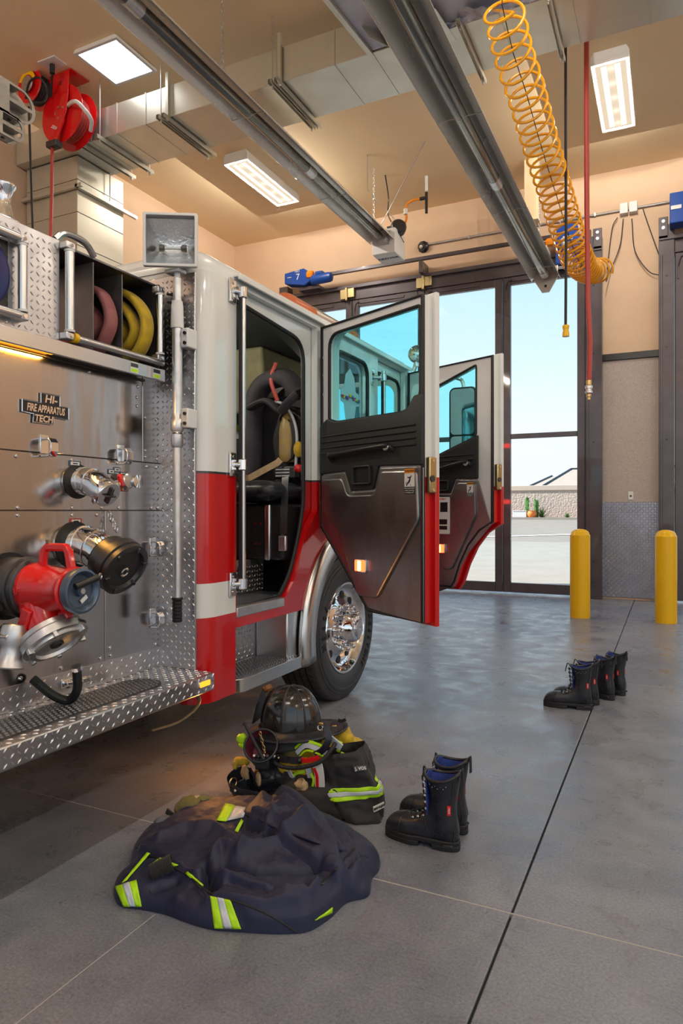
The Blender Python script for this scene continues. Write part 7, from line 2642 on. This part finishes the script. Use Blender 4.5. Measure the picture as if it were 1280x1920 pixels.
# ---- radio in a leather bucket with maroon lining
rd = thing('radio_holster', 'black leather radio holster with maroon lining beside the helmet', 'holster', (-1.66, 2.60, .1))
bc = at(489, 1398, 2.51)
bd_ = Vector((.22, -.72, .62)).normalized()
rings_ = [(.062, -.16), (.066, -.12), (.070, -.06), (.072, 0.0), (.074, .004), (.070, .006), (.067, 0.0)]
MB().lathe([(0.04, -.165)] + rings_, bc, bd_, 32, cap=False).build('bucket', K['leather'], rd, 50)
MB().lathe([(.0668, .001), (.062, -.05), (.052, -.08), (0, -.085)], bc, bd_, 32, cap=False).build('bucket_lining', K['maroon'], rd, 50)
MB().tube([bc + frame(bd_) @ Vector((.072 * math.cos(a), .072 * math.sin(a), .004)) for a in (2 * PI * k / 32 for k in range(32))], .005, 7, closed=True).build('bucket_rim', K['leather'], rd)
lump('pouch', rd, K['leather'], at(505, 1462, 2.57) + Vector((0, .03, 0)), .085, .05, .06, .12, 8, 36, seed=1, rot=.35)
MB().tube(spline([at(468, 1442, 2.54), at(485, 1465, 2.52), at(508, 1462, 2.52), at(512, 1448, 2.54)], 6), .012, 8, b=.004, up=(0, 0, 1)).build('pouch_strap', K['leather'], rd)
ra = thing('portable_radio', 'portable radio with a black antenna standing in the holster', 'radio', bc)
MB().cyl(at(494, 1424, 2.47), at(459, 1358, 2.46), .0085, .006, n=10).build('antenna', K['seal'], ra)
MB().ball(at(458, 1357, 2.46), .008, 8).build('antenna_tip', K['seal'], ra)
rbx = at(492, 1424, 2.49)
MB().box(rbx - Vector((0, 0, .015)), (.06, .034, .05), Matrix.Rotation(.4, 3, 'Z')).build('radio_top', K['black'], ra, bevel=.006)
for dx in (-.026, -.008, .014, .028):
    MB().lathe([(.008, 0), (.008, .016), (.006, .018), (0, .018)], rbx + Rv * dx + Vector((0, -.012, .008)), (0, -.4, 1), 10).build('radio_knob', K['chrome'] if dx in (-.026, .014) else K['dgrey'], ra)
m_ = MB()
chain(m_, at(487, 1372, 2.485), at(497, 1412, 2.47), .018)
m_.build('key_chain', K['brass'], ra)
# strap, red sleeve, corrugated cord across the front
stp = thing('radio_strap', 'leather radio strap with a red sleeve and corrugated cord across the gear', 'strap', at(560, 1425, 2.54))
ribbon([(506, 1416), (525, 1421), (545, 1425), (566, 1424)], [2.55, 2.53, 2.525, 2.53], .013, K['leather'], 'leather_strap', stp)
MB().ball(at(522, 1421, 2.52), .006, 8).build('rivet', K['brass'], stp)
MB().ball(at(513, 1418, 2.525), .011, 10).build('ring_stud', K['alu'], stp)
ribbon([(562, 1425), (580, 1425), (598, 1420)], [2.527, 2.527, 2.535], .010, K['redcast'], 'red_sleeve', stp)
MB().ball(at(561, 1426, 2.52), .012, 10).build('snap', K['black'], stp)
cp_ = spline([at(a, b, y_) for a, b, y_ in ((510, 1424, 2.54), (522, 1435, 2.52), (545, 1440, 2.515), (570, 1438, 2.515), (592, 1432, 2.52), (608, 1422, 2.53), (622, 1404, 2.56), (628, 1394, 2.60))], 14)
MB().tube(cp_, .008, 10, scales=[1 + .22 * (k % 2) for k in range(len(cp_))]).build('corrugated_cord', K['seal'], stp, 20)

# ---- leather glove pouch, gloves and odds and ends
gpch = thing('glove_pouch', 'open black leather pouch with tan leather inside, left of the gear pile', 'pouch', at(450, 1480, 2.52))
gb = at(447, 1452, 2.54)
gdir = Vector((-.15, -.35, .9)).normalized()
MB().lathe([(.04, -.13), (.055, -.10), (.058, -.03), (.055, .0), (.052, .002), (.050, -.02), (.045, -.06), (0, -.065)], gb, gdir, 28).build('pouch_cup', K['leather'], gpch, 50)
MB().tube(spline([at(432, 1475, 2.47), at(450, 1487, 2.45), at(480, 1494, 2.45), at(505, 1505, 2.47)], 6), .022, 8, b=.004, up=(0, 0, 1)).build('pouch_flap', K['leather'], gpch)
MB().lathe([(.018, -.0025), (.022, 0), (.018, .0025), (.0155, 0)], at(437, 1467, 2.46), (.9, -.3, .1), 20, closed=True).build('d_ring', K['brass'], gpch)
MB().ball(at(441, 1483, 2.445), .007, 8).build('rivet', K['alu'], gpch)
lump('tan_cuff', gpch, K['tan'], at(460, 1448, 2.53), .030, .010, .030, .4, 20, 28, seed=4, rot=-.5)
lump('tan_cuff', gpch, K['tan'], at(484, 1460, 2.52), .022, .009, .028, .4, 20, 28, seed=5, rot=-.7)
lg = thing('lime_strap', 'crumpled lime green strap end left of the radio', 'strap', at(452, 1390, 2.62))
lump('strap_fold', lg, K['lime'], at(452, 1385, 2.62), .026, .018, .020, .35, 22, 28, seed=2)
lump('strap_fold', lg, K['lime'], at(455, 1397, 2.615), .022, .014, .012, .3, 22, 24, seed=7)
yg = thing('yellow_glove', 'yellow work glove tip below the lime strap', 'glove', at(450, 1428, 2.6))
lump('glove_palm', yg, K['yellowh'], at(452, 1427, 2.60), .034, .02, .018, .25, 16, 28, seed=3)
lump('glove_thumb', yg, K['yellowh'], at(441, 1434, 2.58), .012, .012, .02, .2, 16, 20, seed=3)
tg = thing('tan_glove', 'tan leather glove sticking out between the coat and the jacket', 'glove', at(565, 1475, 2.52))
lump('glove_cuff', tg, K['tan'], at(564, 1473, 2.53), .030, .024, .030, .35, 15, 28, seed=8)
MB().lathe([(.020, -.03), (.024, 0), (.020, .004), (.014, -.01), (0, -.012)], at(562, 1468, 2.515), (-.3, -.6, .7), 16).build('glove_opening', K['tan'], tg, 60)
# olive gloves left of the jacket
og = thing('work_gloves', 'olive and grey work gloves lying at the back edge of the jacket', 'gloves', U(350, 1515, Z=.08))
gc = U(352, 1512, Z=.10)
lump('glove_back', og, K['olivec'], gc, .055, .040, .032, .25, 14, 32, seed=2, rot=.5)
for k in range(4):
    p0 = gc + Rv * (-.015 + .020 * k) + Vector((0, .02, .014))
    p1 = p0 + Rv * (.03 + .006 * k) + Fv * .02 + Vector((0, 0, -.012 - .004 * k))
    MB().tube(spline([p0, p0.lerp(p1, .5) + Vector((0, 0, .016)), p1], 5), .0125, 8).build('finger', K['tan'] if k == 1 else K['olivec'], og, 60)
K['greyc'] = mat('grey_cloth', (0.14, 0.14, 0.15), .85, c2=(.09, .09, .1), ns=12)
lump('glove_wrist', og, K['greyc'], U(318, 1540, Z=.06), .055, .025, .022, .3, 12, 28, seed=6, rot=1.0)
ribbon([(312, 1520), (322, 1528), (334, 1536)], [U(322, 1525, Z=.09).y] * 3, .012, K['blackc'], 'wrist_strap', og)
